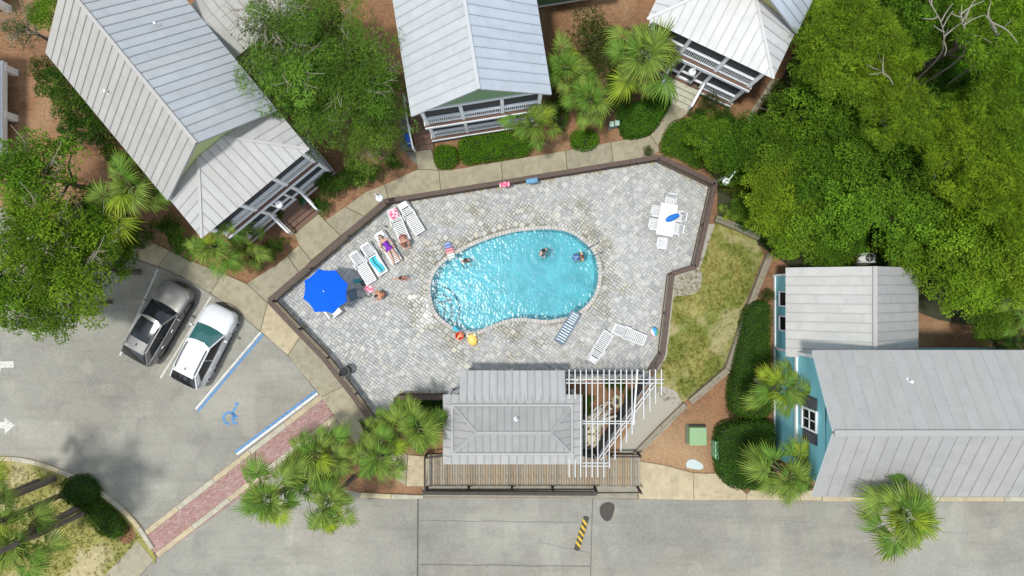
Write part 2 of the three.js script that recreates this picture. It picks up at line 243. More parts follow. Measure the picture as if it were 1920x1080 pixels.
// along the parking bays
slabs('sidewalk', [
  [[150, 440], [247, 482], [298, 500], [320, 470], [190, 408]], [[298, 500], [342, 519], [396, 550], [419, 512], [357, 488], [320, 470]], [[396, 550], [446, 584], [489, 621], [503, 568], [464, 532], [419, 512]],
  [[489, 621], [541, 666], [566, 628], [530, 595], [503, 568]], [[541, 666], [588, 725], [603, 744], [648, 722], [606, 670], [566, 628]], [[603, 744], [634, 789], [642, 800], [672, 838], [716, 830], [700, 795], [648, 722]],
  [[765, 852], [803, 855], [800, 911], [762, 911]], [[700, 822], [716, 826], [765, 852], [762, 911], [716, 880]],
], [M.concrete, M.concrete3, M.concrete2]);
// between the cottages and the pool fence
slabs('sidewalk', [
  [[464, 532], [480, 521], [524, 493], [540, 479], [562, 512], [503, 568]], [[540, 479], [561, 459], [584, 489], [562, 512]], [[561, 459], [553, 438], [537, 428], [588, 387], [594, 394], [610, 414], [640, 442], [584, 489]],
  [[610, 414], [648, 388], [684, 406], [640, 442]], [[648, 388], [687, 360], [722, 346], [730, 378], [724, 382], [684, 406]], [[722, 346], [742, 337], [773, 322], [784, 318], [823, 320], [827, 360], [730, 378]],
  [[777, 273], [807, 272], [813, 293], [818, 312], [823, 320], [784, 318]], [[823, 320], [847, 319], [900, 310], [939, 303], [943, 341], [827, 360]], [[939, 303], [1000, 293], [1060, 283], [1064, 322], [943, 341]],
  [[1060, 283], [1119, 272], [1145, 267], [1150, 309], [1064, 322]], [[1145, 267], [1172, 262], [1219, 254], [1233, 275], [1236, 284], [1205, 303], [1150, 309]], [[1219, 254], [1244, 211], [1264, 178], [1293, 190], [1292, 211], [1250, 244], [1233, 275]],
], CC);
slabs('sidewalk', [[[1196, 863], [1248, 872], [1300, 886], [1300, 937], [1197, 935]], [[1300, 886], [1352, 887], [1399, 925], [1399, 937], [1300, 937]], [[1399, 925], [1420, 905], [1540, 920], [1540, 938], [1399, 937]]], M.concrete3, 0, 0.09);
slabs('sidewalk', [[[259, 1012], [290, 1049], [258, 1085], [190, 1085]], [[190, 1085], [258, 1085], [210, 1150], [130, 1150]]], M.concrete2, 0, 0.09);
slabs('stone_pad', [[[748, 216], [768, 222], [776, 284], [752, 284]], [[761, 285], [781, 285], [785, 312], [770, 300]]], mat([0.19, 0.18, 0.15], { map: sp4, roughness: 0.9 }), 0, 0.05);
slabs('garden_path', [[[1445, 150], [1462, 146], [1396, 240], [1380, 250]]], M.concrete2, 0, 0.05);
slabs('concrete_apron', [[[792, 904], [960, 904], [960, 932], [792, 931]], [[960, 904], [1196, 904], [1196, 935], [960, 932]]], mat([0.26, 0.24, 0.19], { map: sp4, roughness: 0.9 }), 0, 0.04);
slabs('kerb', [[[678, 922], [734, 925], [734, 935], [676, 932]], [[734, 925], [795, 927], [795, 934], [734, 935]], [[1540, 929], [1640, 930], [1640, 939], [1540, 939]], [[1640, 930], [1760, 930], [1760, 939], [1640, 939]], [[1760, 930], [1880, 930], [1880, 939], [1760, 939]], [[1880, 930], [2000, 930], [2000, 939], [1880, 939]]], [M.kerb, M.concrete3], 0, 0.13);

// ---------------------------------------------------------------- planted island with its kerb
const islandOuter = [[-300, 858], [0, 859], [50, 863], [97, 877], [139, 894], [178, 916], [217, 944], [250, 974], [271, 1002], [294, 1044], [291, 1057]];
const lawnTex = (seed, dry, bare = 0.6) => (px, py) => {
  const x = wx(px), z = wz(py), a = fbm(x * 0.9 + seed, z * 0.9, 4), b = fbm(x * 3.4, z * 3.4 + seed, 3), c = vnoise(x * 22, z * 22) * 0.5 + vnoise(x * 11 + 5, z * 11) * 0.5;
  const t = sstep(0.36, 0.62, a * 0.7 + b * 0.3 + dry), s = sstep(0.55, 0.7, fbm(x * 0.6 + 70 + seed, z * 0.6, 4) + (dry - 0.05) * 0.7), k = 0.72 + 0.56 * c;
  const g = [0.13, 0.15, 0.026], y = [0.225, 0.21, 0.06], d = [0.34, 0.29, 0.16];
  return [0, 1, 2].map((i) => lerp(lerp(g[i], y[i], t), d[i], s * bare) * k);
};
const grassM = mat('#fff', { map: tex(W, Hh, lawnTex(3, 0.0)), roughness: 1 });
struct('island_ground', uvWorld(sheet([...XZ(islandOuter), ...XZ([[258, 1020], [190, 1090], [120, 1300], [-300, 1300]])], 0.07)), mat('#fff', { map: tex(W, Hh, lawnTex(23, 0.13, 0.95)), roughness: 1 }));
{ const g = new THREE.Group(); g.name = numbered('kerb'); g.userData.kind = 'structure'; scene.add(g); const c = smooth(XZ(islandOuter), 4, false); for (let i = 0; i + 3 < c.length; i += 3) part('kerb_stone', uvBox(prism(offset(strip(c.slice(i, i + 4), 0.26), -0.006), 0, 0.13, 0.02), 1, i * 0.2), i % 2 ? M.kerb : M.concrete3, g); }

struct('mulch_bed', uvWorld(sheet(smooth(XZ([[150, 906], [178, 924], [206, 946], [236, 974], [256, 1000], [252, 1012], [236, 1020], [224, 1008], [222, 985], [196, 956], [168, 934]]), 3), 0.078)), mat([0.85, 0.8, 0.78], { map: mulchTex, roughness: 1 }));
// ---------------------------------------------------------------- lawn with gravel, timber edging
const lawnPoly = XZ([[1341, 418], [1416, 448], [1432, 478], [1398, 566], [1358, 690], [1300, 742], [1262, 765], [1222, 730], [1224, 705], [1250, 668], [1262, 560], [1266, 520], [1306, 505]]);
struct('lawn', uvWorld(sheet(lawnPoly, 0.012)), grassM);
const gravelTex = tex(512, 512, (x, y) => { const u = x / 8, v = y / 8, k = 0.75 + 0.5 * vnoise(u * 1.7, v * 1.7) * vnoise(u * 4, v * 4) + 0.3 * (vnoise(u * 3 + 8, v * 3) - 0.5); return [0.36 * k, 0.335 * k, 0.28 * k]; }); gravelTex.repeat.set(1.3, 1.3);
const gravelM = mat('#fff', { map: gravelTex, roughness: 1 });
struct('gravel', uvBox(sheet(smooth(XZ([[1263, 520], [1288, 514], [1314, 508], [1316, 524], [1309, 545], [1292, 553], [1264, 552], [1262, 536]]), 3), 0.018), 1), gravelM);
struct('gravel', uvBox(sheet(smooth(XZ([[1218, 730], [1252, 726], [1274, 742], [1278, 765], [1262, 790], [1240, 812], [1196, 850], [1160, 852], [1180, 800]]), 3), 0.018), 1), gravelM);
struct('gravel', uvBox(sheet(XZ([[1322, 420], [1341, 420], [1312, 505], [1262, 560], [1250, 668], [1232, 700], [1222, 700], [1240, 660], [1258, 512], [1303, 500]]), 0.015), 1), gravelM);
{
  const g = thing('timber_edging', 'weathered grey timber retaining edge along the right side of the lawn', 'retaining wall');
  const run = (px, w, h, n) => { const l = XZ(px); for (let i = 0; i + 1 < l.length; i++) { const L = Math.hypot(l[i + 1][0] - l[i][0], l[i + 1][1] - l[i][1]), k = Math.max(1, Math.round(L / 2.4)); for (let j = 0; j < k; j++) for (let s = 0; s < n; s++) { const a = V(lerp(l[i][0], l[i + 1][0], j / k + 0.004), h, lerp(l[i][1], l[i + 1][1], j / k + 0.004)), b = V(lerp(l[i][0], l[i + 1][0], (j + 1) / k - 0.004), h, lerp(l[i][1], l[i + 1][1], (j + 1) / k - 0.004)), d = b.clone().sub(a).normalize(), o = V(-d.z, 0, d.x).multiplyScalar((s - (n - 1) / 2) * w * 1.06); a.add(o); b.add(o); a.y = b.y = h / 2 + (s % 2) * 0.03; part('timber', uvBox(bar(a, b, w, h + (s % 2) * 0.06), 1, j * 0.7 + s), M.timber, g); } } };
  run([[1441, 477], [1424, 520], [1400, 582], [1378, 645], [1362, 692], [1334, 716], [1292, 752]], 0.17, 0.3, 2);
  run([[1284, 758], [1240, 800], [1190, 852]], 0.16, 0.18, 2);
  const g2 = thing('timber_edging', 'short mossy timber edge between the lawn and the forest', 'retaining wall');
  const sw = g; void sw; const l = XZ([[1339, 410], [1374, 424], [1421, 446]]);
  for (let i = 0; i < 2; i++) for (let s = 0; s < 2; s++) { const d = V(l[i + 1][0] - l[i][0], 0, l[i + 1][1] - l[i][1]).normalize(), o = V(-d.z, 0, d.x).multiplyScalar((s - 0.5) * 0.18), a = V(l[i][0], 0.15 + s * 0.03, l[i][1]).add(o).addScaledVector(d, 0.01), b = V(l[i + 1][0], 0.15 + s * 0.03, l[i + 1][1]).add(o).addScaledVector(d, -0.01); part('timber', uvBox(bar(a, b, 0.165, 0.3), 1, i + s), mat([0.17, 0.165, 0.115], { map: woodTex, roughness: 0.9 }), g2); }
}
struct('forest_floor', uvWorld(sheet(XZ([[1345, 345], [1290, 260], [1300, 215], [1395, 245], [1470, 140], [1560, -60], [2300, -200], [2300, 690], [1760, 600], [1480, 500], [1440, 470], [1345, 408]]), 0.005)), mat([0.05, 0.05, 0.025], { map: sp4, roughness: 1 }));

// ---------------------------------------------------------------- pool deck of tumbled pavers
{
  const g = new THREE.Group(); g.name = 'pool_deck'; g.userData.kind = 'structure'; scene.add(g);
  const jointTex = tex(W, Hh, (px, py) => { const x = wx(px), z = wz(py), d = Math.max(0, distTo(pool, x, z) * (inside(pool, x, z) ? -1 : 1)), n = fbm(x * 1.3, z * 1.3, 4), moss = sstep(2.2, 0.6, d + 4.5 * (n - 0.42) + 1.6 * (fbm(x * 0.5 + 6, z * 0.5, 2) - 0.5)), c = vnoise(x * 25, z * 25); return [0, 1, 2].map((k) => lerp([0.43, 0.425, 0.405][k], [0.19, 0.18, 0.135][k], moss) * (0.75 + 0.5 * c)); });
  part('bedding', uvWorld(sheet(deckPoly, 0.03, [offset(pool, 0.12)])), mat('#fff', { map: jointTex, roughness: 1 }), g);
  const dry = [], wet = [], r = rngOf(9), A = 0.62, s = Math.sin(A), c = Math.cos(A), U = 0.158, geo = blockGeo(U - 0.010, 0.05, U - 0.010, 0.006), out = offset(coping, 0.02);
  const N = 110, used = new Uint8Array((2 * N + 2) * (2 * N + 2)), id = (i, j) => (i + N) * (2 * N + 2) + j + N;
  const glare = P(796, 596);
  for (let i = -N; i < N; i++) for (let j = -N; j < N; j++) {
    if (used[id(i, j)]) continue; let w = 1, d = 1; const q = r();
    if (q < 0.12 && !used[id(i + 1, j)]) w = 2; else if (q < 0.24) d = 2; else if (q < 0.4 && !used[id(i + 1, j)] && !used[id(i + 1, j + 1)]) { w = 2; d = 2; }
    for (let a = 0; a < w; a++) for (let b = 0; b < d; b++) used[id(i + a, j + b)] = 1;
    const u = (i + w / 2) * U, v = (j + d / 2) * U, x = u * c - v * s - 2.5, z = u * s + v * c;
    if (!inside(deckPoly, x, z) || inside(out, x, z) || distTo(fenceLine, x, z, true) < 0.10) continue;
    const dp = distTo(pool, x, z), n = fbm(x * 1.3, z * 1.3, 4), moss = sstep(2.2, 0.6, dp + 4.5 * (n - 0.42) + 1.6 * (fbm(x * 0.5 + 6, z * 0.5, 2) - 0.5));
    const big = fbm(x * 0.35 + 20, z * 0.35, 3), base = tones([[0.45, 0.45, 0.44], [0.50, 0.497, 0.475], [0.41, 0.412, 0.408], [0.47, 0.466, 0.44], [0.365, 0.37, 0.367], [0.51, 0.495, 0.44]], clamp(r() * 0.8 + (big - 0.45) * 0.5, 0, 0.999), r());
    const pale = sstep(0.5, 0.75, r()) * moss * 0.7, dirt = moss * (0.15 + 0.5 * r()) * sstep(0.38, 0.62, fbm(x * 2.1 + 9, z * 2.1, 3));
    let col = base.map((k, q2) => lerp(lerp(k, [0.55, 0.51, 0.40][q2], pale * 0.8), [0.20, 0.19, 0.135][q2], dirt));
    const sh = moss > 0.3 ? 0.90 : 0.985, sx = (w * U - 0.010) / (U - 0.010) * sh, sz = (d * U - 0.010) / (U - 0.010) * sh;
    const isWet = Math.hypot(x - glare.x, (z - glare.z) * 0.8) < 0.75 + 1.0 * (fbm(x * 1.8, z * 1.8 + 4, 3) - 0.5) * 2;
    (isWet ? wet : dry).push([x, z, -A, col, sx, sz, (r() - 0.5) * 0.02, (r() - 0.5) * 0.02, r() * 0.004]);
  }
  blocks('paver', g, dry, geo, mat('#fff', { map: sp8, roughness: 0.9 }), 0.032);
  blocks('wet_paver', g, wet, geo, pmat('#fff', { roughness: 0.8, clearcoat: 0.6, clearcoatRoughness: 0.5 }), 0.032);
}

// ---------------------------------------------------------------- the pool: basin, coping, steps, water
{
  const g = new THREE.Group(); g.name = 'swimming_pool'; g.userData.kind = 'structure'; scene.add(g);
  const plaster = mat([0.50, 0.64, 0.66], { map: sp8, roughness: 0.8 }), tile = mat([0.10, 0.27, 0.32], { roughness: 0.3 });
  const rim = offset(pool, 0.0), depth = (x) => -1.05 - 0.75 * sstep(-2, 3.5, x);
  // basin floor and wall
  const bed = new THREE.ShapeGeometry(shapeOf(pool), 1); bed.rotateX(-Math.PI / 2);
  { const fl = [], n = 70, x0 = -4.8, x1 = 5.1, z0 = -3.5, z1 = 2.6, pos = [], idx = []; for (let j = 0; j <= n; j++) for (let i = 0; i <= n; i++) { const x = lerp(x0, x1, i / n), z = lerp(z0, z1, j / n); pos.push(x, depth(x), z); } for (let j = 0; j < n; j++) for (let i = 0; i < n; i++) { const a = j * (n + 1) + i; idx.push(a, a + n + 1, a + 1, a + 1, a + n + 1, a + n + 2); } const f = new THREE.BufferGeometry(); f.setAttribute('position', new THREE.Float32BufferAttribute(pos, 3)); f.setIndex(idx); f.computeVertexNormals(); part('basin_floor', uvBox(f, 1), plaster, g); void fl; }
  const wallOf = (poly, y0f, y1) => { const pos = [], idx = [], n = poly.length; poly.forEach(([x, z]) => pos.push(x, y0f(x), z, x, y1, z)); for (let i = 0; i < n; i++) { const a = i * 2, b = ((i + 1) % n) * 2; idx.push(a, b, a + 1, a + 1, b, b + 1); } const f = new THREE.BufferGeometry(); f.setAttribute('position', new THREE.Float32BufferAttribute(pos, 3)); f.setIndex(idx); f.computeVertexNormals(); return uvBox(f, 1); };
  part('basin_wall', wallOf(rim, (x) => depth(x) - 0.1, -0.22), plaster, g);
  part('waterline_tile', wallOf(offset(pool, -0.004), () => -0.24, 0.045), tile, g);
  // coping stones
  const stoneT = [mat([0.46, 0.43, 0.40], { map: sp4, roughness: 0.85 }), mat([0.50, 0.46, 0.43], { map: sp4, roughness: 0.85 }), mat([0.44, 0.43, 0.40], { map: sp4, roughness: 0.85 })];
  const inn = offset(pool, -0.03), outr = offset(pool, 0.19), n = pool.length, r = rngOf(4);
  for (let i = 0; i < n; i++) { const j = (i + 1) % n; part('coping_stone', uvBox(prism(offset([inn[i], inn[j], outr[j], outr[i]], -0.005), 0.03, 0.095, 0.012), 1, r() * 4), stoneT[Math.floor(r() * 3)], g); }
  // curved entry steps in the corner, each with a dark tile edge
  const cx = P(812, 583).x, cz = P(812, 583).z;
  [[1.35, -0.85], [0.95, -0.6], [0.55, -0.36]].forEach(([rad, y], k) => {
    const arc = []; for (let i = 0; i <= 20; i++) { const t = -1.35 + 2.7 * i / 20 + 0.12; arc.push([cx + Math.cos(t) * rad, cz + Math.sin(t) * rad * 1.05]); }
    const poly = [...arc, [cx - 0.5, cz + 0.4], [cx - 0.5, cz - 0.4]].map(([x, z]) => [x, z]).filter(Boolean);
    part('entry_step', uvBox(prism(poly.map(([x, z]) => inside(pool, x, z) ? [x, z] : nearest(pool, x, z)), -1.2, y, 0.02), 1), plaster, g);
    part('step_tile', prism(strip(arc.filter(([x, z]) => inside(offset(pool, -0.05), x, z)), 0.055), y + 0.001, y + 0.012), mat([0.02, 0.06, 0.09], { roughness: 0.5 }), g);
  });
  for (const a of [-0.75, 0.05, 0.85]) part('step_tile', bar(V(cx + 0.25 * Math.cos(a), -0.33, cz + 0.25 * Math.sin(a)), V(cx + 1.2 * Math.cos(a + 0.1), -0.57, cz + 1.2 * Math.sin(a + 0.1)), 0.035, 0.02), mat([0.04, 0.13, 0.17], { roughness: 0.5 }), g);
  // water surface: a choppy sheet, calmer in the middle, rings round the swimmers
  const step = 0.03, x0 = -4.8, z0 = -3.5, nx = Math.ceil(9.9 / step), nz = Math.ceil(6.1 / step), pos = [], nor = [], idx = [], map = new Int32Array((nx + 1) * (nz + 1)).fill(-1), inP = offset(pool, 0.03);
  const ringC = P(1022, 474), ring2 = P(1090, 482), ring3 = P(872, 487);
  const hgt = (x, z) => {
    const calm = 1 - 0.72 * sstep(2.6, 0.8, Math.hypot((x - 1.6) * 0.8, z + 0.7)), q = 0.55 + 0.9 * fbm(x * 0.9 + 4, z * 0.9, 2);
    const wx2 = fbm(x * 1.4, z * 1.4 + 8, 2) * 1.6, rg = (n) => Math.sqrt(0.02 + (2 * n - 1) ** 2) * -1 + 0.5, a = rg(vnoise(x * 3.0 + wx2, z * 3.0 + wx2)), b = rg(vnoise(x * 6.0 + 11 + wx2, z * 6.0 + wx2 * 2)), c = vnoise(x * 13 + 3, z * 13 + 5) - 0.5;
    let h = calm * q * (0.016 * a + 0.012 * b + 0.010 * c + 0.0055 * (vnoise(x * 23 + 1, z * 23) - 0.5));
    for (const [o, k] of [[ringC, 0.012], [ring2, 0.008], [ring3, 0.006]]) { const d = Math.hypot(x - o.x, z - o.z); h += k * Math.sin(d * 13) * Math.exp(-d * 1.5); }
    return h - 0.075;
  };
  for (let j = 0; j <= nz; j++) for (let i = 0; i <= nx; i++) { const x = x0 + i * step, z = z0 + j * step; if (!inside(inP, x, z)) continue; map[j * (nx + 1) + i] = pos.length / 3; pos.push(x, hgt(x, z), z); const e = 0.02; const v = V(-(hgt(x + e, z) - hgt(x - e, z)) / (2 * e), 1, -(hgt(x, z + e) - hgt(x, z - e)) / (2 * e)).normalize(); nor.push(v.x, v.y, v.z); }
  for (let j = 0; j < nz; j++) for (let i = 0; i < nx; i++) { const a = map[j * (nx + 1) + i], b = map[j * (nx + 1) + i + 1], c = map[(j + 1) * (nx + 1) + i], d = map[(j + 1) * (nx + 1) + i + 1]; if (a >= 0 && b >= 0 && c >= 0 && d >= 0) idx.push(a, c, b, b, c, d); }
  const wg = new THREE.BufferGeometry(); wg.setAttribute('position', new THREE.Float32BufferAttribute(pos, 3)); wg.setAttribute('normal', new THREE.Float32BufferAttribute(nor, 3)); wg.setIndex(idx);
  struct('water', wg, pmat([0.43, 0.79, 0.85], { transmission: 1, thickness: 0, roughness: 0.25, ior: 1.33 }));
}
function nearest(poly, x, z) { let b = 1e9, q = null; for (let i = 0, n = poly.length; i < n; i++) { const [x0, z0] = poly[i], [x1, z1] = poly[(i + 1) % n], dx = x1 - x0, dz = z1 - z0, t = clamp(((x - x0) * dx + (z - z0) * dz) / (dx * dx + dz * dz)), d = Math.hypot(x - x0 - t * dx, z - z0 - t * dz); if (d < b) { b = d; q = [x0 + t * dx, z0 + t * dz]; } } return q; }
{ // handrails
  const g = thing('pool_handrail', 'slim metal handrail over the curved pool steps', 'handrail'), a = P(801, 574, 0.1), b = P(846, 563, 0.3);
  part('rail', tube([V(a.x, 0.05, a.z), V(a.x, 0.75, a.z), V(a.x + 0.12, 0.86, a.z - 0.03), V(b.x - 0.2, 0.55, b.z + 0.04), V(b.x, 0.42, b.z), V(b.x + 0.03, -0.8, b.z)], 0.024, 8), M.steel, g);
  part('flange', [cyl(0.06, 0.05, 0.03, a.x, 0.11, a.z)], M.steel, g);
  const l = thing('pool_ladder', 'metal pool ladder with two curved grab rails at the right end', 'pool ladder');
  for (const [p, q] of [[[1123, 454], [1104, 465]], [[1128, 473], [1112, 480]]]) { const s = P(p[0], p[1], 0.5), e = P(q[0], q[1], 0.2); part('grab_rail', tube([V(s.x, 0.05, s.z), V(s.x, 0.62, s.z), V(lerp(s.x, e.x, 0.3), 0.78, lerp(s.z, e.z, 0.3)), V(lerp(s.x, e.x, 0.75), 0.66, lerp(s.z, e.z, 0.75)), V(e.x, 0.2, e.z), V(e.x, -0.9, e.z)], 0.028, 8), mat([0.2, 0.2, 0.21], { metalness: 0.8, roughness: 0.3 }), l); }
  const e1 = P(1104, 465, 0.2), e2 = P(1112, 480, 0.2); for (const y of [-0.25, -0.55]) part('tread', bar(V(e1.x, y, e1.z), V(e2.x, y, e2.z), 0.1, 0.03), M.steel, l);
}

{ // concrete footing that carries the fence
  const g = new THREE.Group(); g.name = 'fence_footing'; g.userData.kind = 'structure'; scene.add(g);
  for (let i = 0; i + 1 < fenceLine.length; i++) part('footing', uvBox(prism(strip([fenceLine[i], fenceLine[i + 1]].map((p) => p), i < 4 ? 0.42 : 0.62), 0.0, 0.062 + 0.0015 * (i % 3), 0.01), 1, i), i < 4 ? M.kerb : M.concrete, g);
}

// ---------------------------------------------------------------- standing-seam roofs
function clipPoly(poly, a, b) {                             // keep a <= u <= b
  const half = (p, f) => { const o = []; for (let i = 0; i < p.length; i++) { const c = p[i], n = p[(i + 1) % p.length], fc = f(c), fn = f(n); if (fc >= 0) o.push(c); if ((fc >= 0) !== (fn >= 0)) { const t = fc / (fc - fn); o.push([lerp(c[0], n[0], t), lerp(c[1], n[1], t)]); } } return o; };
  return half(half(poly, (q) => q[0] - a), (q) => b - q[0]);
}
const colorAll = (g, f) => { const n = g.attributes.position.count, c = new Float32Array(n * 3); for (let i = 0; i < n; i++) { const q = f(i); c[i * 3] = q[0]; c[i * 3 + 1] = q[1]; c[i * 3 + 2] = q[2]; } g.setAttribute('color', new THREE.BufferAttribute(c, 3)); return g; };
function slopeFrame(pts) {
  const n = pts[1].clone().sub(pts[0]).cross(pts[2].clone().sub(pts[0])).normalize(); if (n.y < 0) n.negate();
  const u = V(0, 1, 0).cross(n).normalize(), v = n.clone().cross(u); if (v.y < 0) { v.negate(); u.negate(); }
  return { n, u, v, o: pts[0], to2: (p) => { const d = p.clone().sub(pts[0]); return [d.dot(u), d.dot(v)]; }, to3: (a, b, h) => pts[0].clone().addScaledVector(u, a).addScaledVector(v, b).addScaledVector(n, h) };
}
function hull2(poly, F, h0, h1) {                           // a plate lying on a slope
  const pos = [], n = poly.length; let A = 0; for (let i = 0; i < n; i++) { const [a, b] = poly[i], [c, d] = poly[(i + 1) % n]; A += a * d - c * b; }
  const t = poly.map(([a, b]) => F.to3(a, b, h1)), q = poly.map(([a, b]) => F.to3(a, b, h0)), flip = (A > 0) !== (F.u.clone().cross(F.v).dot(F.n) > 0);
  const tri = (a, b, c) => { for (const p of flip ? [a, c, b] : [a, b, c]) pos.push(p.x, p.y, p.z); };
  for (let i = 1; i + 1 < n; i++) { tri(t[0], t[i], t[i + 1]); tri(q[0], q[i + 1], q[i]); }
  for (let i = 0; i < n; i++) { const j = (i + 1) % n; tri(q[i], q[j], t[j]); tri(q[i], t[j], t[i]); }
  const g = new THREE.BufferGeometry(); g.setAttribute('position', new THREE.Float32BufferAttribute(pos, 3)); g.computeVertexNormals(); return g;
}
const rr = rngOf(21);
function roofSlope(roof, pts, m, o = {}) {
  const F = slopeFrame(pts), poly = pts.map(F.to2), us = poly.map((p) => p[0]), u0 = Math.min(...us), u1 = Math.max(...us), w0 = o.w ?? 0.41, k = Math.max(1, Math.round((u1 - u0) / w0)), w = (u1 - u0) / k;
  const ribC = o.ribTone ?? 0.8;
  for (let i = 0; i < k; i++) {
    const a = u0 + i * w, c = clipPoly(poly, a + 0.004, a + w - 0.004); if (c.length < 3) continue;
    const tone = 1 + (o.jit ?? 0.07) * (rr() - 0.5), warm = (rr() - 0.5) * 0.02, base = colorAll(hull2(c, F, 0.004, 0.02), () => [tone + warm, tone, tone - warm]), list = [base];
    if (i > 0) { const cc = clipPoly(poly, a - 0.003, a + 0.003), vs = cc.map((q) => q[1]); if (vs.length > 2) { const v0 = Math.min(...vs), v1 = Math.max(...vs); if (v1 - v0 > 0.1) { const T = o.ribW ?? 0.03; list.push(colorAll(hull2([[a, v0 + 0.01], [a + T, v0 + 0.01], [a + T, v1 - 0.01], [a, v1 - 0.01]], F, 0.018, 0.018 + (o.rib ?? 0.035)), () => [ribC, ribC, ribC])); } } }
    part('roof_panel', uvBox(merge(list), 1, rr() * 5, rr() * 5), m, roof);
  }
}
function roofUnder(list, t = 0.14) { return merge(list.map((pts) => { const F = slopeFrame(pts); return hull2(pts.map(F.to2), F, -t, 0); })); }
function capBar(a, b, w = 0.16, h = 0.05) { return colorAll(bar(a.clone().setY(a.y + 0.035), b.clone().setY(b.y + 0.035), w, h), () => [0.98, 0.98, 0.98]); }
function pipeVent(parent, x, y, z, r = 0.05) { part('vent_pipe', [cyl(r, r, 0.4, x, y + 0.1, z, 10), cyl(r * 1.9, r * 1.2, 0.05, x, y - 0.02, z, 10)], M.white, parent); }
function sidingTex(lap) { return tex(64, 256, (x, y) => { const k = (y / 256 * 8) % 1, a = k < 0.08 ? 0.6 : 0.97 + 0.05 * vnoise(x / 3, y / 2); return [a, a, a]; }); }
const sidT = sidingTex(); sidT.repeat.set(0.6, 0.72);
const siding = (c) => mat(c, { map: sidT, roughness: 0.7 });

// ---------------------------------------------------------------- porch railing, posts, stairs (local axes: x along the front, z outward)
function railing(parent, a, b, y, m = M.trim) {
  const d = b.clone().sub(a), L = d.length(), e = d.clone().normalize();
  const p = (t, h) => a.clone().addScaledVector(e, t).setY(y + h);
  const g = part('railing', bar(p(0, 0.95), p(L, 0.95), 0.13, 0.06), m, parent); part('bottom_rail', bar(p(0, 0.14), p(L, 0.14), 0.07, 0.09), m, g);
  const n = Math.round(L / 0.105), list = []; for (let i = 0; i < n; i++) { const t = (i + 0.5) / n * L; list.push(bar(p(t, 0.18), p(t, 0.93), 0.042, 0.042)); }
  part('balusters', list, M.white, g, 'stuff'); return g;
}
function lampShade(parent, base, tip, drop = 0.28, R = 0.2) { // barn lamp: arm, white dome shade, bulb
  const mid = base.clone().lerp(tip, 0.6).setY(tip.y + 0.28);
  part('arm', tube([base, mid, tip.clone().setY(tip.y + 0.18), tip], 0.022, 6), M.white, parent);
  const pr = []; for (let i = 0; i <= 8; i++) { const t = i / 8; pr.push(new THREE.Vector2(0.035 + (R - 0.035) * Math.sin(t * Math.PI / 2), -0.17 * (1 - Math.cos(t * Math.PI / 2)))); } pr.push(new THREE.Vector2(R - 0.012, -0.175)); for (let i = 8; i >= 0; i--) { const t = i / 8; pr.push(new THREE.Vector2(0.02 + (R - 0.045) * Math.sin(t * Math.PI / 2), -0.02 - 0.16 * (1 - Math.cos(t * Math.PI / 2)))); }
  const s = new THREE.LatheGeometry(pr, 24); s.translate(tip.x, tip.y, tip.z); part('lamp_shade', s, M.white, parent);
  part('bulb', new THREE.SphereGeometry(0.05, 10, 8).translate(tip.x, tip.y - 0.1, tip.z), M.white, parent);
}
function stairs(parent, x0, x1, zTop, dir, steps, h, run, m, nose) { // dir +1: downwards along +z
  for (let i = 0; i < steps; i++) { const y = h - (i + 1) * h / steps + h / steps * 0; const zt = zTop + dir * run * (i + 0.5); part('step', uvBox(box(x1 - x0, 0.05, run + 0.03, (x0 + x1) / 2, y + h / steps - 0.025 - h / steps * 0.0, zt), 1, i * 0.3), m, parent); part('riser', box(x1 - x0 - 0.02, h / steps, 0.03, (x0 + x1) / 2, y + h / steps / 2 - 0.03, zt + dir * run / 2 - dir * 0.03), nose ?? m, parent); }
}

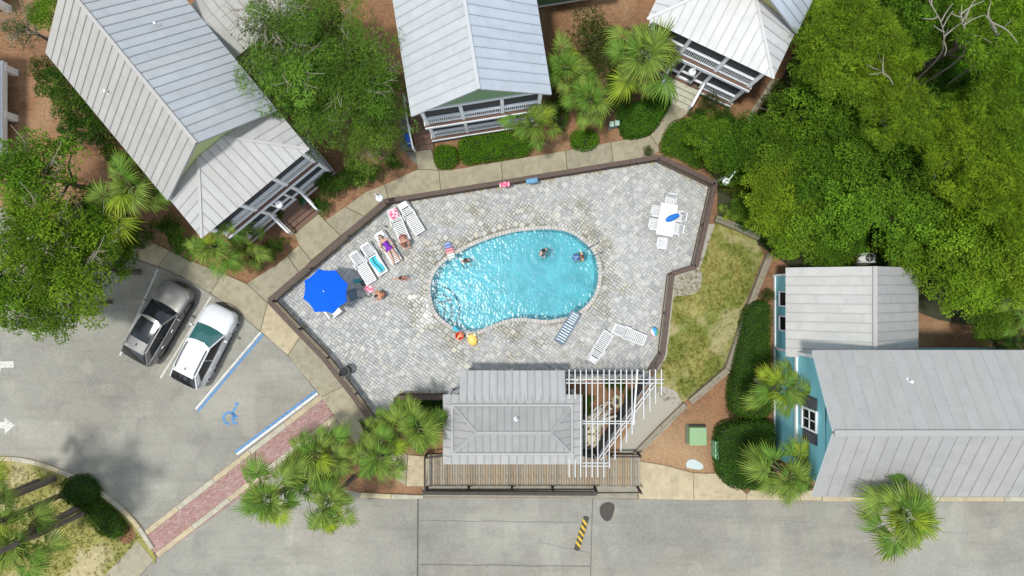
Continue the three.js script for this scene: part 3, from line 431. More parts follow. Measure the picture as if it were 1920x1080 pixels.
const eaveM = mat([0.27, 0.28, 0.29], { roughness: 0.7 });
function cottage(o) {
  const g = thing('cottage', o.label, 'house', o.pos, o.turn, undefined), Wd = 6.5, he = 5.8, hr = 8.25, L = o.length ?? 9, hw = 2.87, zw = o.inset ? -2.4 : -0.35;
  const wallM = siding(o.wall), trim = M.trim;
  // body
  part('wall', [uvBox(box(hw * 2, he + 0.15 - 0.45, L - 0.45 + zw, 0, (he + 0.15 + 0.45) / 2, (zw - L + 0.45) / 2), 1)], wallM, g);
  const zg = o.inset ? -0.27 : -0.35;                       // gable front
  { const s = new THREE.Shape([new THREE.Vector2(-hw, 0), new THREE.Vector2(hw, 0), new THREE.Vector2(0, (hr - he) * hw / (Wd / 2))]), e = new THREE.ExtrudeGeometry(s, { depth: 0.12, bevelEnabled: false }); e.translate(0, he - 0.02, zg - 0.12); part('gable', uvBox(e, 1), mat(o.gable, { roughness: 0.75 }), g);
    const e2 = new THREE.ExtrudeGeometry(s, { depth: 0.12, bevelEnabled: false }); e2.translate(0, he - 0.02, -L + 0.45); part('gable', uvBox(e2, 1), mat(o.gable, { roughness: 0.75 }), g); }
  part('foundation', box(hw * 2 - 0.3, 0.46, L - 1, 0, 0.23, (zw - L) / 2), mat([0.3, 0.28, 0.25], { map: sp4 }), g);
  // main roof
  const roofM = o.roofM, A = [V(-Wd / 2, he, 0), V(0, hr, 0), V(0, hr, -L), V(-Wd / 2, he, -L)], B = [V(Wd / 2, he, 0), V(0, hr, 0), V(0, hr, -L), V(Wd / 2, he, -L)];
  const roof = part('roof', roofUnder([A, B], 0.09), eaveM, g);
  roofSlope(roof, A, o.roofA ?? roofM, o.seam); roofSlope(roof, B, o.roofB ?? roofM, o.seam);  // second slope can take a bluer copy, sky reflection put into its colour
  part('ridge_cap', capBar(V(0, hr, 0), V(0, hr, -L), 0.15, 0.04), roofM, roof);
  for (const [x, z] of o.vents ?? []) pipeVent(roof, x, he + (hr - he) * (1 - Math.abs(x) / (Wd / 2)), z);
  const zf = o.inset ? -0.27 : 2.0, zb = o.inset ? -2.4 : -0.35;
  // porch floors, posts, screens
  const deckM = M.deckBrown;
  for (const [y, nm] of [[0.6, 'porch_floor'], [3.3, 'balcony_floor']]) {
    part(nm, uvBox(box(hw * 2 + 0.1, 0.16, zf - zb + 0.14, 0, y - 0.08, (zf + zb) / 2 + 0.12), 1), deckM, g);
    part('fascia', [box(hw * 2 + 0.16, 0.2, 0.05, 0, y - 0.12, zf + 0.215), box(0.05, 0.2, zf - zb, -hw - 0.075, y - 0.12, (zf + zb) / 2 + 0.1), box(0.05, 0.2, zf - zb, hw + 0.075, y - 0.12, (zf + zb) / 2 + 0.1)], trim, g);
  }
  const px = o.posts ?? [-hw + 0.08, -0.98, 0.98, hw - 0.08];
  for (const x of px) { part('post', rbox(0.17, 2.55, 0.17, x, 0.6 + 1.27, zf, 0.012, 1), M.white, g); part('post', rbox(0.17, 2.12, 0.17, x, 3.3 + 1.06, zf, 0.012, 1), M.white, g); part('pier', box(0.3, 0.5, 0.3, x, 0.22, zf - 0.05), mat([0.4, 0.38, 0.34]), g); }
  part('header', [box(hw * 2, 0.22, 0.1, 0, 3.03, zf - 0.01), box(hw * 2, 0.2, 0.1, 0, o.inset ? 5.6 : 5.36, zf - 0.01)], trim, g);
  for (let i = 0; i < 3; i++) {
    const xm = (px[i] + px[i + 1]) / 2, wd = px[i + 1] - px[i] - 0.16;
    part('screen', box(wd, 2.1, 0.02, xm, 4.35, zf - 0.06), M.screen, g);
    part('screen', box(wd, 2.4, 0.02, xm, 1.8, zf - 0.06), M.screen, g);
    railing(g, V(px[i] + 0.09, 0, zf + 0.03), V(px[i + 1] - 0.09, 0, zf + 0.03), 3.3);
    if (i !== 1 || o.inset) railing(g, V(px[i] + 0.09, 0, zf + 0.03), V(px[i + 1] - 0.09, 0, zf + 0.03), 0.6);
  }
  for (const s of [-1, 1]) { for (const y of [3.3, 0.6]) { if (s < 0 && y < 1 && o.inset) continue; railing(g, V(s * (hw - 0.02), 0, zf - 0.08), V(s * (hw - 0.02), 0, zb + 0.1), y); } part('screen', box(0.02, 4.4, zf - zb - 0.1, s * (hw - 0.08), 2.9, (zf + zb) / 2), M.screen, g); }
  if (!o.inset) {
    // hipped porch roof
    const pe = 5.55, top = 6.5, xt = 0.7, z1 = 2.22, xo = 3.22, zk = -0.33;
    const Fr = [V(-xo, pe, z1), V(xo, pe, z1), V(xt, top, zk), V(-xt, top, zk)], Lf = [V(-xo, pe, z1), V(-xt, top, zk), V(-xo, pe, zk)], Rt = [V(xo, pe, z1), V(xt, top, zk), V(xo, pe, zk)];
    const pr = part('porch_roof', roofUnder([Fr, Lf, Rt], 0.05), eaveM, g); roofSlope(pr, Fr, o.porchM, { w: 0.42 }); roofSlope(pr, Lf, o.porchShadeM ?? o.porchM, { w: 0.42 }); roofSlope(pr, Rt, o.porchShadeM ?? o.porchM, { w: 0.42 });  // side slopes can take a darker copy, slope shading painted into the colour
    part('ridge_cap', [capBar(Fr[0], Fr[3], 0.13), capBar(Fr[1], Fr[2], 0.13)], o.porchM, pr);
    // screen door and sidelights in the middle bay, stairs with handrails, hanging lamp
    part('door_frame', [box(0.09, 2.3, 0.1, -0.42, 1.75, zf), box(0.09, 2.3, 0.1, 0.42, 1.75, zf), box(1.8, 0.09, 0.1, 0, 2.62, zf), box(0.76, 0.16, 0.1, 0, 0.72, zf), box(0.76, 0.09, 0.1, 0, 1.55, zf), box(0.5, 0.1, 0.1, -0.68, 1.2, zf), box(0.5, 0.1, 0.1, 0.68, 1.2, zf)], M.white, g);
    stairs(g, -0.95, 0.95, zf + 0.2, 1, 4, 0.6, 0.26, o.stairM ?? deckM, o.noseM);
    for (const s of [-1, 1]) part('handrail', [bar(V(s * 0.98, 1.55, zf + 0.1), V(s * 0.98, 0.98, zf + 1.2), 0.1, 0.07), box(0.09, 0.95, 0.09, s * 0.98, 0.48, zf + 1.2), bar(V(s * 0.98, 0.85, zf + 0.2), V(s * 0.98, 0.3, zf + 1.15), 0.05, 0.07)], M.white, g);
    lampShade(g, V(0, 3.15, zf + 0.22), V(0.0, 3.1, zf + 0.42));
  } else {
    // side stairs on the left, rising to the porch from the front
    part('landing', uvBox(box(1.0, 0.12, 1.7, -3.42, 0.54, -1.7), 1), M.deckBrown, g);
    stairs(g, -3.9, -2.95, -0.86, 1, 4, 0.6, 0.28, M.deckBrown, mat([0.34, 0.27, 0.23]));
    part('handrail', [bar(V(-3.98, 1.5, -2.5), V(-3.98, 1.5, -0.9), 0.09, 0.07), bar(V(-3.98, 1.5, -0.9), V(-3.98, 0.95, 0.25), 0.09, 0.07), box(0.09, 0.95, 0.09, -3.98, 0.48, 0.25), box(0.09, 1.5, 0.09, -3.98, 0.75, -2.5), box(0.09, 1.5, 0.09, -3.98, 0.75, -0.9)], M.white, g);
  }
  return g;
}
const rGrey = roofMat([0.37, 0.36, 0.34]), rGreySky = roofMat([0.36, 0.385, 0.405]), rWhite = roofMat([0.53, 0.53, 0.52]), rPale = roofMat([0.42, 0.445, 0.46]), rPale2 = roofMat([0.41, 0.455, 0.515]), rMid = roofMat([0.315, 0.313, 0.308]), rDeep = roofMat([0.30, 0.30, 0.294]), rCab = roofMat([0.36, 0.358, 0.35]);  // bluer copies of grey and pale carry painted sky reflection for right-hand slopes

const houseL = cottage({ pos: [-13.26, 0, -6.07], turn: Math.asin(0.637), length: 8.8, wall: [0.36, 0.42, 0.20], gable: [0.36, 0.42, 0.19], roofM: rGrey, roofB: rGreySky, porchM: roofMat([0.40, 0.395, 0.385]), vents: [[-1.9, -4.9], [1.7, -5.7]], noseM: mat([0.4, 0.28, 0.22]),
  label: 'two-storey cottage with grey metal gable roof and hipped porch roof, above the parked cars' });
const houseM = cottage({ pos: [-1.4, 0, -8.35], turn: Math.asin(0.157), length: 10, inset: true, wall: [0.10, 0.20, 0.10], gable: [0.15, 0.25, 0.13], roofM: rPale, roofB: rPale2, seam: { w: 0.45, ribTone: 0.9, jit: 0.04 },
  label: 'green cottage with pale blue metal roof and two white porch levels facing the pool' });
const houseR = cottage({ pos: [10.1, 0, -13.05], turn: -Math.asin(0.427), length: 9, wall: [0.42, 0.40, 0.16], gable: [0.42, 0.38, 0.15], roofM: rPale, roofB: rPale2, porchM: rWhite, porchShadeM: roofMat([0.47, 0.475, 0.48]), stairM: mat([0.42, 0.42, 0.33], { map: woodTex }), noseM: mat([0.3, 0.3, 0.24]),  // porch sides darker than the sunlit front: sun and shade put into colour
  label: 'cottage with bright white hipped porch roof and cream steps beside the forest' });
{ // green side wing of the middle cottage
  const g = houseM, x0 = 2.6, x1 = 7.1, zf = -6.35; void x0;
  part('wing_wall', uvBox(box(4.1, 2.9, 3.4, 4.85, 1.8, zf - 1.75), 1), siding([0.10, 0.20, 0.10]), g);
  part('wing_trim', [box(4.2, 0.14, 0.06, 4.85, 0.42, zf - 0.03), box(0.16, 2.8, 0.08, 6.86, 1.8, zf - 0.03), box(3.9, 0.12, 0.08, 4.7, 2.72, zf - 0.02)], M.white, g);
  part('wing_window', [box(0.9, 1.0, 0.05, 5.9, 2.0, zf - 0.02)], M.glass, g); part('wing_window', [box(1.6, 0.9, 0.05, 3.6, 2.2, zf - 0.02)], M.glass, g);
  const S = [V(2.7, 3.3, zf + 0.45), V(x1 + 0.35, 3.3, zf + 0.45), V(x1 + 0.35, 4.9, zf - 2.2), V(2.7, 4.9, zf - 2.2)], r = part('wing_roof', roofUnder([S], 0.12), M.trim, g); roofSlope(r, S, roofMat([0.5, 0.52, 0.52]), { w: 0.42 });
}
{ // grey side wing behind the left cottage
  const g = houseL, S = [V(2.9, 4.9, -6.0), V(2.9, 4.9, -11), V(7.4, 4.9, -11), V(7.4, 4.9, -6.0)];
  const A = [V(2.9, 4.75, -3.65), V(7.2, 4.75, -3.65), V(7.2, 5.75, -5.3), V(2.9, 5.75, -5.3)], B = [V(2.9, 4.75, -6.95), V(7.2, 4.75, -6.95), V(7.2, 5.75, -5.3), V(2.9, 5.75, -5.3)]; void S;
  part('wing_wall', uvBox(box(3.9, 4.3, 2.6, 4.85, 2.55, -5.3), 1), siding([0.36, 0.42, 0.20]), g);
  const r = part('wing_roof', roofUnder([A, B], 0.12), M.trim, g); roofSlope(r, A, roofMat([0.41, 0.40, 0.37]), { w: 0.44 }); roofSlope(r, B, rGrey, { w: 0.44 });
}

// ---------------------------------------------------------------- blue house on the right
{
  const g = thing('blue_house', 'turquoise two-storey house with long grey metal roof at the right edge', 'house', [13.78, 0, 6.2], -Math.PI / 2);
  // local: x = along the gable (photo downwards), z = toward photo left
  const Wd = 6.7, he = 5.8, hr = 7.75, L = 13, hw = 2.95, zw = -0.55, blue = siding([0.20, 0.52, 0.58]), blue2 = siding([0.22, 0.56, 0.64]);
  part('wall', uvBox(box(hw * 2, 2.6, L - 1, 0, 1.55, zw - (L - 1) / 2), 1), blue, g);
  part('wall', uvBox(box(hw * 2, 2.95, L - 1.06, 0, 4.4, zw - 0.04 - (L - 1.06) / 2), 1), blue2, g);
  { const s = new THREE.Shape([new THREE.Vector2(-hw, 0), new THREE.Vector2(hw, 0), new THREE.Vector2(0, (hr - he) * hw / (Wd / 2))]), e = new THREE.ExtrudeGeometry(s, { depth: 0.1, bevelEnabled: false }); e.translate(0, he - 0.03, zw - 0.14); part('gable', uvBox(e, 1), blue2, g); }
  part('belt_trim', [box(hw * 2 + 0.1, 0.2, 0.09, 0, 2.9, zw + 0.02), box(hw * 2 + 0.1, 0.2, 0.07, 0, 0.22, zw + 0.02), box(0.14, 5.4, 0.1, -hw + 0.02, 3.0, zw + 0.015)], M.white, g);
  const w = part('window', box(0.9, 1.35, 0.06, 0.12, 4.35, zw + 0.0), M.glass, g);
  part('window_frame', [box(0.09, 1.45, 0.09, -0.36, 4.35, zw + 0.02), box(0.09, 1.45, 0.09, 0.6, 4.35, zw + 0.02), box(1.05, 0.09, 0.1, 0.12, 5.05, zw + 0.02), box(1.1, 0.1, 0.12, 0.12, 3.63, zw + 0.03), box(0.05, 1.35, 0.08, 0.12, 4.35, zw + 0.015), box(0.9, 0.05, 0.08, 0.12, 4.35, zw + 0.015)], M.white, w);
  for (const x of [-0.72, 0.96]) part('shutter', [box(0.52, 1.35, 0.06, x, 4.35, zw + 0.01), ...[...Array(8)].map((_, i) => box(0.44, 0.05, 0.04, x, 3.8 + i * 0.155, zw + 0.05))], mat([0.05, 0.05, 0.06]), g);
  const A = [V(-Wd / 2, he, 0), V(0, hr, 0), V(0, hr, -L), V(-Wd / 2, he, -L)], B = [V(Wd / 2, he, 0), V(0, hr, 0), V(0, hr, -L), V(Wd / 2, he, -L)], roof = part('roof', roofUnder([A, B]), M.trim, g);
  roofSlope(roof, A, rMid, { w: 0.6, rib: 0.012, ribTone: 0.97, jit: 0.015 }); roofSlope(roof, B, rMid, { w: 0.6, rib: 0.02, ribTone: 0.9, jit: 0.03 });
  part('ridge_cap', capBar(V(0, hr, 0), V(0, hr, -L), 0.26), rMid, roof);
  pipeVent(roof, -2.05, 6.55, -3.9, 0.07); pipeVent(roof, 2.55, 6.25, -3.45, 0.08);
}
{
  const g = thing('side_wing', 'low turquoise wing with grey seamed roof between the lawn and the long blue house roof', 'house', [17.2, 0, -1.03]);
  const hw = 3.35, he = 2.74, hr = 4.77, L = 4.5, A = [V(-hw, he, 0), V(0, hr, 0), V(0, hr, L), V(-hw, he, L)], B = [V(hw, he, 0), V(0, hr, 0), V(0, hr, L), V(hw, he, L)];
  part('wall', uvBox(box(5.7, 2.5, 3.9, 0, 1.35, 0.35 + 1.95), 1), siding([0.20, 0.52, 0.58]), g);
  { const s = new THREE.Shape([new THREE.Vector2(-2.85, 0), new THREE.Vector2(2.85, 0), new THREE.Vector2(0, 1.75)]), e = new THREE.ExtrudeGeometry(s, { depth: 0.1, bevelEnabled: false }); e.translate(0, 2.6, 0.35); part('gable', uvBox(e, 1), siding([0.20, 0.52, 0.58]), g); }
  const roof = part('roof', roofUnder([A, B], 0.12), M.trim, g); roofSlope(roof, A, roofMat([0.40, 0.395, 0.375]), { w: 0.47 }); roofSlope(roof, B, rMid, { w: 0.47 });
  part('ridge_cap', capBar(V(0, hr, 0), V(0, hr, L), 0.2), rGrey, roof);
  part('trim', [box(0.08, 0.2, 4.0, -2.87, 0.25, 2.3), box(0.12, 2.5, 0.12, -2.86, 1.35, 0.34)], M.white, g);
  for (const z of [1.6, 2.9]) { const w = part('window', box(0.06, 1.1, 0.7, -2.86, 1.5, z), M.glass, g); part('window_frame', [box(0.09, 1.2, 0.08, -2.88, 1.5, z - 0.38), box(0.09, 1.2, 0.08, -2.88, 1.5, z + 0.38), box(0.1, 0.08, 0.84, -2.88, 2.08, z), box(0.1, 0.08, 0.84, -2.88, 0.9, z)], M.white, w); }
  const c = thing('air_conditioner', 'white air conditioner unit on the ground behind the low turquoise wing', 'air conditioner', [18.95, 0, -1.62]);
  part('case', rbox(0.95, 0.8, 0.55, 0.1, 0.45, 0, 0.03), mat([0.55, 0.56, 0.55]), c); part('fan_grille', new THREE.TorusGeometry(0.2, 0.02, 6, 24).rotateX(Math.PI / 2).translate(0.2, 0.86, 0), M.dark, c);
  part('fan', [new THREE.CylinderGeometry(0.19, 0.19, 0.012, 24).translate(0.2, 0.856, 0)], M.dark, c); part('blade', [0, 1, 2, 3].map((i) => { const b = box(0.06, 0.01, 0.17, 0, 0, 0.09); b.rotateZ(0.4); b.rotateY(i * Math.PI / 2); b.translate(0.2, 0.875, 0); return b; }), mat([0.3, 0.3, 0.3]), c); part('pad', box(1.3, 0.08, 0.8, 0, 0.04, 0), M.concrete2, c);
}

// ---------------------------------------------------------------- pool house
{
  const g = thing('pool_house', 'small pool house with grey two-tier hip roof below the pool', 'pavilion', [0, 0, 0]);
  const x0 = -3.5, x1 = 3.56, z0 = 5.42, z1 = 8.95, e = 2.6, ix0 = -3.02, ix1 = 3.03, iz0 = 5.87, iz1 = 8.36, ih = 2.86;
  part('wall', uvBox(box(6.2, 2.5, 2.8, 0.03, 1.25, 7.2), 1), siding([0.3, 0.33, 0.36]), g);
  const c = [V(x0, e, z0), V(x1, e, z0), V(x1, e, z1), V(x0, e, z1)], q = [V(ix0, ih, iz0), V(ix1, ih, iz0), V(ix1, ih, iz1), V(ix0, ih, iz1)], sk = [0, 1, 2, 3].map((i) => [c[i], c[(i + 1) % 4], q[(i + 1) % 4], q[i]]);
  const r1 = part('skirt_roof', roofUnder(sk, 0.1), M.trim, g); sk.forEach((s) => roofSlope(r1, s, rCab, { w: 0.42 }));
  part('flashing', [box(ix1 - ix0 + 0.1, 0.16, 0.1, 0, ih + 0.07, iz0 + 0.02), box(ix1 - ix0 + 0.1, 0.16, 0.1, 0, ih + 0.07, iz1 - 0.02), box(0.1, 0.16, iz1 - iz0 - 0.14, ix0 + 0.02, ih + 0.07, (iz0 + iz1) / 2), box(0.1, 0.16, iz1 - iz0 - 0.14, ix1 - 0.02, ih + 0.07, (iz0 + iz1) / 2)], mat([0.30, 0.302, 0.30], { roughness: 0.7 }), r1);
  const uh = 2.93, k = [V(ix0 + 0.08, uh, iz0 + 0.08), V(ix1 - 0.08, uh, iz0 + 0.08), V(ix1 - 0.08, uh, iz1 - 0.08), V(ix0 + 0.08, uh, iz1 - 0.08)], ra = V(-1.73, 3.6, 7.13), rb = V(1.92, 3.6, 7.13);
  const hips = [[k[0], k[1], rb, ra], [k[1], k[2], rb], [k[2], k[3], ra, rb], [k[3], k[0], ra]], r2 = part('hip_roof', roofUnder(hips, 0.03), M.trim, g);
  hips.forEach((s) => roofSlope(r2, s, rDeep, { w: 0.36, rib: 0.025, ribTone: 0.85 }));
  part('ridge_cap', [capBar(ra, rb, 0.14), capBar(k[0], ra, 0.12), capBar(k[3], ra, 0.12), capBar(k[1], rb, 0.12), capBar(k[2], rb, 0.12)], rDeep, r2);
  pipeVent(r2, 0.2, 3.35, 6.5, 0.06);
  const ln = [V(-2.68, 2.05, 4.27), V(2.73, 2.05, 4.27), V(2.72, 2.78, 5.72), V(-2.66, 2.78, 5.72)], r3 = part('lean_to_roof', roofUnder([ln], 0.08), M.trim, g); roofSlope(r3, ln, roofMat([0.36, 0.365, 0.365]), { w: 0.38 });
  for (const x of [-2.4, 0, 2.4]) part('post', rbox(0.14, 1.9, 0.14, x, 0.95, 4.5, 0.01, 1), M.white, g);
  part('beam', box(5.2, 0.18, 0.1, 0.03, 1.94, 4.5), M.white, g);
  for (const [x, z] of [[-3.3, 8.7], [0, 8.7], [3.3, 8.7], [-3.3, 5.6], [3.3, 5.6]]) part('post', rbox(0.14, 2.4, 0.14, x, 1.3, z, 0.01, 1), M.white, g);
}
{ // boardwalk with brown rails
  const g = thing('boardwalk', 'weathered wooden boardwalk deck in front of the pool house', 'deck'), r = rngOf(61), bt = [[0.27, 0.225, 0.165], [0.30, 0.255, 0.195], [0.23, 0.19, 0.14], [0.27, 0.245, 0.20], [0.29, 0.225, 0.15]].map((c) => mat(c, { map: woodTex, roughness: 0.9 }));
  const x0 = -4.62, x1 = 6.98, n = 84, w = (x1 - x0) / n; const bg = [0, 1, 2].map((i) => uvBox(prism([[-w / 2 + 0.008, -1], [w / 2 - 0.008, -1], [w / 2 - 0.008, 1], [-w / 2 + 0.008, 1]], -0.03, 0.015 - 0.004 * i, 0.006), 1, i * 0.21, i * 0.4));
  for (let i = 0; i < n; i++) { const x = x0 + (i + 0.5) * w, za = x > 3.2 ? (x < 4.4 ? 9.0 : 9.05) : 9.0 - (x > -3.4 ? 0.25 : -0.1), zb = 10.78 + (r() - 0.5) * 0.05; const b = part('board', bg[i % 3], bt[Math.floor(r() * 5)], g); b.position.set(x, 0.3, (za + zb) / 2); b.scale.z = (zb - za) / 2; }
  part('joist', [box(x1 - x0, 0.2, 0.06, (x0 + x1) / 2, 0.16, 10.74), box(x1 - x0, 0.2, 0.06, (x0 + x1) / 2, 0.16, 9.1)], M.timber, g);
  const f = thing('boardwalk_railing', 'dark brown wooden railing along the road side of the boardwalk', 'railing'), fm = mat([0.05, 0.04, 0.034], { map: woodTex, roughness: 0.85 });
  const xs = [-4.62, -2.35, 0, 2.2, 4.5]; for (const x of xs) part('post', uvBox(box(0.13, 1.05, 0.13, x, 0.72, 10.86), 1), fm, f);
  for (let i = 0; i < 4; i++) { part('top_rail', uvBox(bar(V(xs[i] + 0.004, 1.25, 10.86), V(xs[i + 1] - 0.004, 1.25, 10.86), 0.16, 0.05), 1, i), fm, f); part('low_rail', uvBox(bar(V(xs[i] + 0.07, 0.62, 10.86), V(xs[i + 1] - 0.07, 0.62, 10.86), 0.06, 0.1), 1, i), fm, f); }
  part('skirt_board', uvBox(bar(V(-4.9, 0.12, 11.18), V(4.6, 0.12, 11.24), 0.2, 0.24), 1), mat([0.07, 0.068, 0.055], { map: woodTex, roughness: 0.9 }), f);
  part('handrail', [bar(V(4.5, 1.2, 10.86), V(6.8, 1.15, 10.86), 0.07, 0.06), bar(V(6.8, 1.15, 10.86), V(6.95, 0.95, 11.0), 0.07, 0.06), box(0.1, 1.05, 0.1, 6.86, 0.6, 10.88)], fm, f);
  part('handrail', [bar(V(5.3, 1.1, 8.98), V(6.85, 1.1, 8.98), 0.07, 0.06), box(0.1, 1.0, 0.1, 6.85, 0.6, 8.98), box(0.1, 1.0, 0.1, 5.3, 0.6, 8.98), bar(V(5.3, 0.6, 8.98), V(6.85, 0.6, 8.98), 0.05, 0.1)], fm, f);
  part('handrail', [bar(V(-4.62, 1.25, 10.86), V(-4.62, 1.25, 9.0), 0.1, 0.05), bar(V(-4.62, 1.25, 9.0), V(-3.7, 1.25, 8.9), 0.1, 0.05), box(0.1, 1.0, 0.1, -4.62, 0.7, 9.02)], fm, f);
}
{ // pergola with its garden screen
  const pw = mat([0.60, 0.61, 0.61], { roughness: 0.7, map: sp4 });
  const g = thing('pergola', 'white slatted pergola beside the pool house roof', 'pergola'), zt = 4.12;
  const X = [1033, 1073, 1110, 1148, 1188, 1226, 1267, 1304, 1343, 1382, 1420, 1457, 1493, 1535, 1577, 1615, 1655].map((q) => (q / 3.6 - 180) * 0.02707), ends = [9.6, 9.6, 9.6, 9.6, 9.6, 9.6, 9.6, 9.12, 8.68, 8.25, 7.83, 7.4, 6.93, 6.65, 6.25, 5.85, 5.43];
  X.forEach((x, i) => part('rafter', bar(V(x, 2.66, zt + (i % 3) * 0.01), V(x + (i === 12 ? -0.2 : 0), 2.66, ends[i]), i === 12 ? 0.085 : 0.044, 0.13), pw, g));
  for (const [z, a, b] of [[4.66, 2.75, 7.75], [4.84, 2.75, 7.7], [6.78, 3.6, 6.3], [6.9, 3.6, 6.25], [8.9, 3.55, 4.95], [9.06, 3.55, 5.0]]) part('beam', bar(V(a, 2.5, z), V(b, 2.5, z), 0.045, 0.15), pw, g);
  part('beam', bar(V(7.31, 2.46, 4.89), V(4.51, 2.46, 8.79), 0.045, 0.14), pw, g); part('beam', bar(V(7.2, 2.46, 4.81), V(4.4, 2.46, 8.71), 0.045, 0.14), pw, g);
  for (const [x, z] of [[7.35, 4.75], [6.1, 6.84], [4.75, 8.95], [3.3, 4.72]]) part('post', rbox(0.13, 2.45, 0.13, x, 1.22, z, 0.01, 1), pw, g);
  const f = thing('garden_screen', 'dark slate board screen running diagonally under the pergola', 'fence'), fm = mat([0.035, 0.04, 0.052], { roughness: 0.6 });
  const runB = (a, b, h, n) => { for (let i = 0; i < n; i++) { const p = a.clone().lerp(b, i / n), q = a.clone().lerp(b, (i + 1) / n - 0.004), g2 = bar(p.setY(h / 2), q.setY(h / 2), 0.035, h); part('board', g2, fm, f); } };
  runB(V(7.15, 0, 4.85), V(4.4, 0, 8.9), 1.75, 26); runB(V(3.0, 0, 4.62), V(7.1, 0, 4.62), 1.2, 22); runB(V(3.5, 0, 8.72), V(4.35, 0, 8.92), 1.75, 6);
  part('cap_rail', [bar(V(3.0, 1.24, 4.62), V(7.1, 1.24, 4.62), 0.12, 0.05), bar(V(7.15, 1.78, 4.85), V(4.4, 1.78, 8.9), 0.09, 0.04)], mat([0.16, 0.17, 0.18], { roughness: 0.7 }), f);
}
// ---------------------------------------------------------------- brown fence round the pool
{
  const g = thing('pool_fence', 'dark brown wooden fence with wide cap rail enclosing the pool deck', 'fence');
  const gold = fenceLine; let cum = 0;
  for (let i = 0; i + 1 < gold.length; i++) {
    const a = V(gold[i][0], 0, gold[i][1]), b = V(gold[i + 1][0], 0, gold[i + 1][1]), L = a.distanceTo(b), d = b.clone().sub(a).normalize(), n = Math.max(1, Math.round(L / 2.35)), inn = V(-d.z, 0, d.x);
    const at = (t, y, s = 0) => a.clone().addScaledVector(d, t).addScaledVector(inn, s).setY(y);
    const side = inside(deckPoly, at(L / 2, 0, 0.2).x, at(L / 2, 0, 0.2).z) ? 1 : -1; cum += L;
    for (let k = 0; k < n; k++) {
      const t0 = k * L / n, t1 = (k + 1) * L / n;
      part('post', uvBox(box(0.11, 1.06, 0.11, at(t0 + 0.06, 0).x, 0.53, at(t0 + 0.06, 0).z, Math.atan2(-d.z, d.x)), 1), M.fence, g);
      part('cap_rail', uvBox(bar(at(t0 + 0.003, 1.08), at(t1 - 0.003, 1.08), 0.24, 0.045), 1, k * 0.4), M.fence, g);
      part('top_rail', uvBox(bar(at(t0 + 0.12, 0.95, 0.07 * side), at(t1, 0.95, 0.07 * side), 0.04, 0.13), 1, k), M.fence, g);
      part('bottom_rail', uvBox(bar(at(t0 + 0.12, 0.2, 0.06 * side), at(t1, 0.2, 0.06 * side), 0.045, 0.14), 1, k), M.fence, g);
      part('middle_rail', bar(at(t0 + 0.12, 0.55, 0.05 * side), at(t1, 0.55, 0.05 * side), 0.028, 0.05), M.fence, g);
    }
  }
}
// ---------------------------------------------------------------- neighbours cut by the left edge
{
  const g = thing('neighbour_porch', 'edge of a raised white porch with square piers at the left border, upper mulch bed', 'house', [-27.15, 0, -9.6]);
  const mk = (g) => {
    part('deck', box(5, 0.18, 5.0, -2.5, 0.95, 0), M.trim, g); part('fascia', box(0.08, 0.34, 5.04, -0.02, 0.9, 0), M.white, g);
    for (const z of [-2.2, 0.3, 2.3]) part('pier', rbox(0.36, 0.9, 0.36, -0.12, 0.45, z, 0.02, 1), M.white, g);
    part('wall', box(3.6, 3.2, 4.6, -2.6, 2.6, 0), siding([0.45, 0.47, 0.47]), g); for (const z of [-2.3, 0, 2.3]) part('post', box(0.15, 2.9, 0.15, -0.4, 2.4, z), M.white, g);
    const A = [V(-0.35, 3.8, 2.7), V(-0.35, 3.8, -2.7), V(-3, 5.4, -2.7), V(-3, 5.4, 2.7)], r = part('roof', roofUnder([A], 0.12), M.trim, g); roofSlope(r, A, rGrey);
  };
  mk(g);
  const h = g.clone(); h.name = numbered('neighbour_porch'); h.position.set(-27.5, 0, -17.6); h.userData.label = 'white porch pier of a house at the top left corner of the photo'; scene.add(h);
}

// ---------------------------------------------------------------- foliage
class Leaves {                                              // collects small faces with their own tint
  constructor() { this.p = []; this.c = []; }
  tri(a, b, c, k) { for (const v of [a, b, c]) { this.p.push(v.x, v.y, v.z); this.c.push(k[0], k[1], k[2]); } }
  leaf(o, d, n, len, wid, k, bend = 0.15) { const s = d.clone().cross(n).normalize().multiplyScalar(wid / 2), m = o.clone().addScaledVector(d, len * 0.5).addScaledVector(n, bend * len * 0.3), t = o.clone().addScaledVector(d, len); this.tri(o, m.clone().add(s), t, k); this.tri(o, t, m.clone().sub(s), k); }
  build() { const g = new THREE.BufferGeometry(); g.setAttribute('position', new THREE.Float32BufferAttribute(this.p, 3)); g.setAttribute('color', new THREE.Float32BufferAttribute(this.c, 3)); g.computeVertexNormals(); return g; }
}
const rndDir = (r) => { const z = r() * 2 - 1, a = r() * Math.PI * 2, s = Math.sqrt(1 - z * z); return V(s * Math.cos(a), z, s * Math.sin(a)); };
const leafMat = (c, o = {}) => pmat(c, { vertexColors: true, roughness: 0.9, transmission: 0.48, thickness: 0, side: THREE.DoubleSide, specularIntensity: 0.12, ...o });
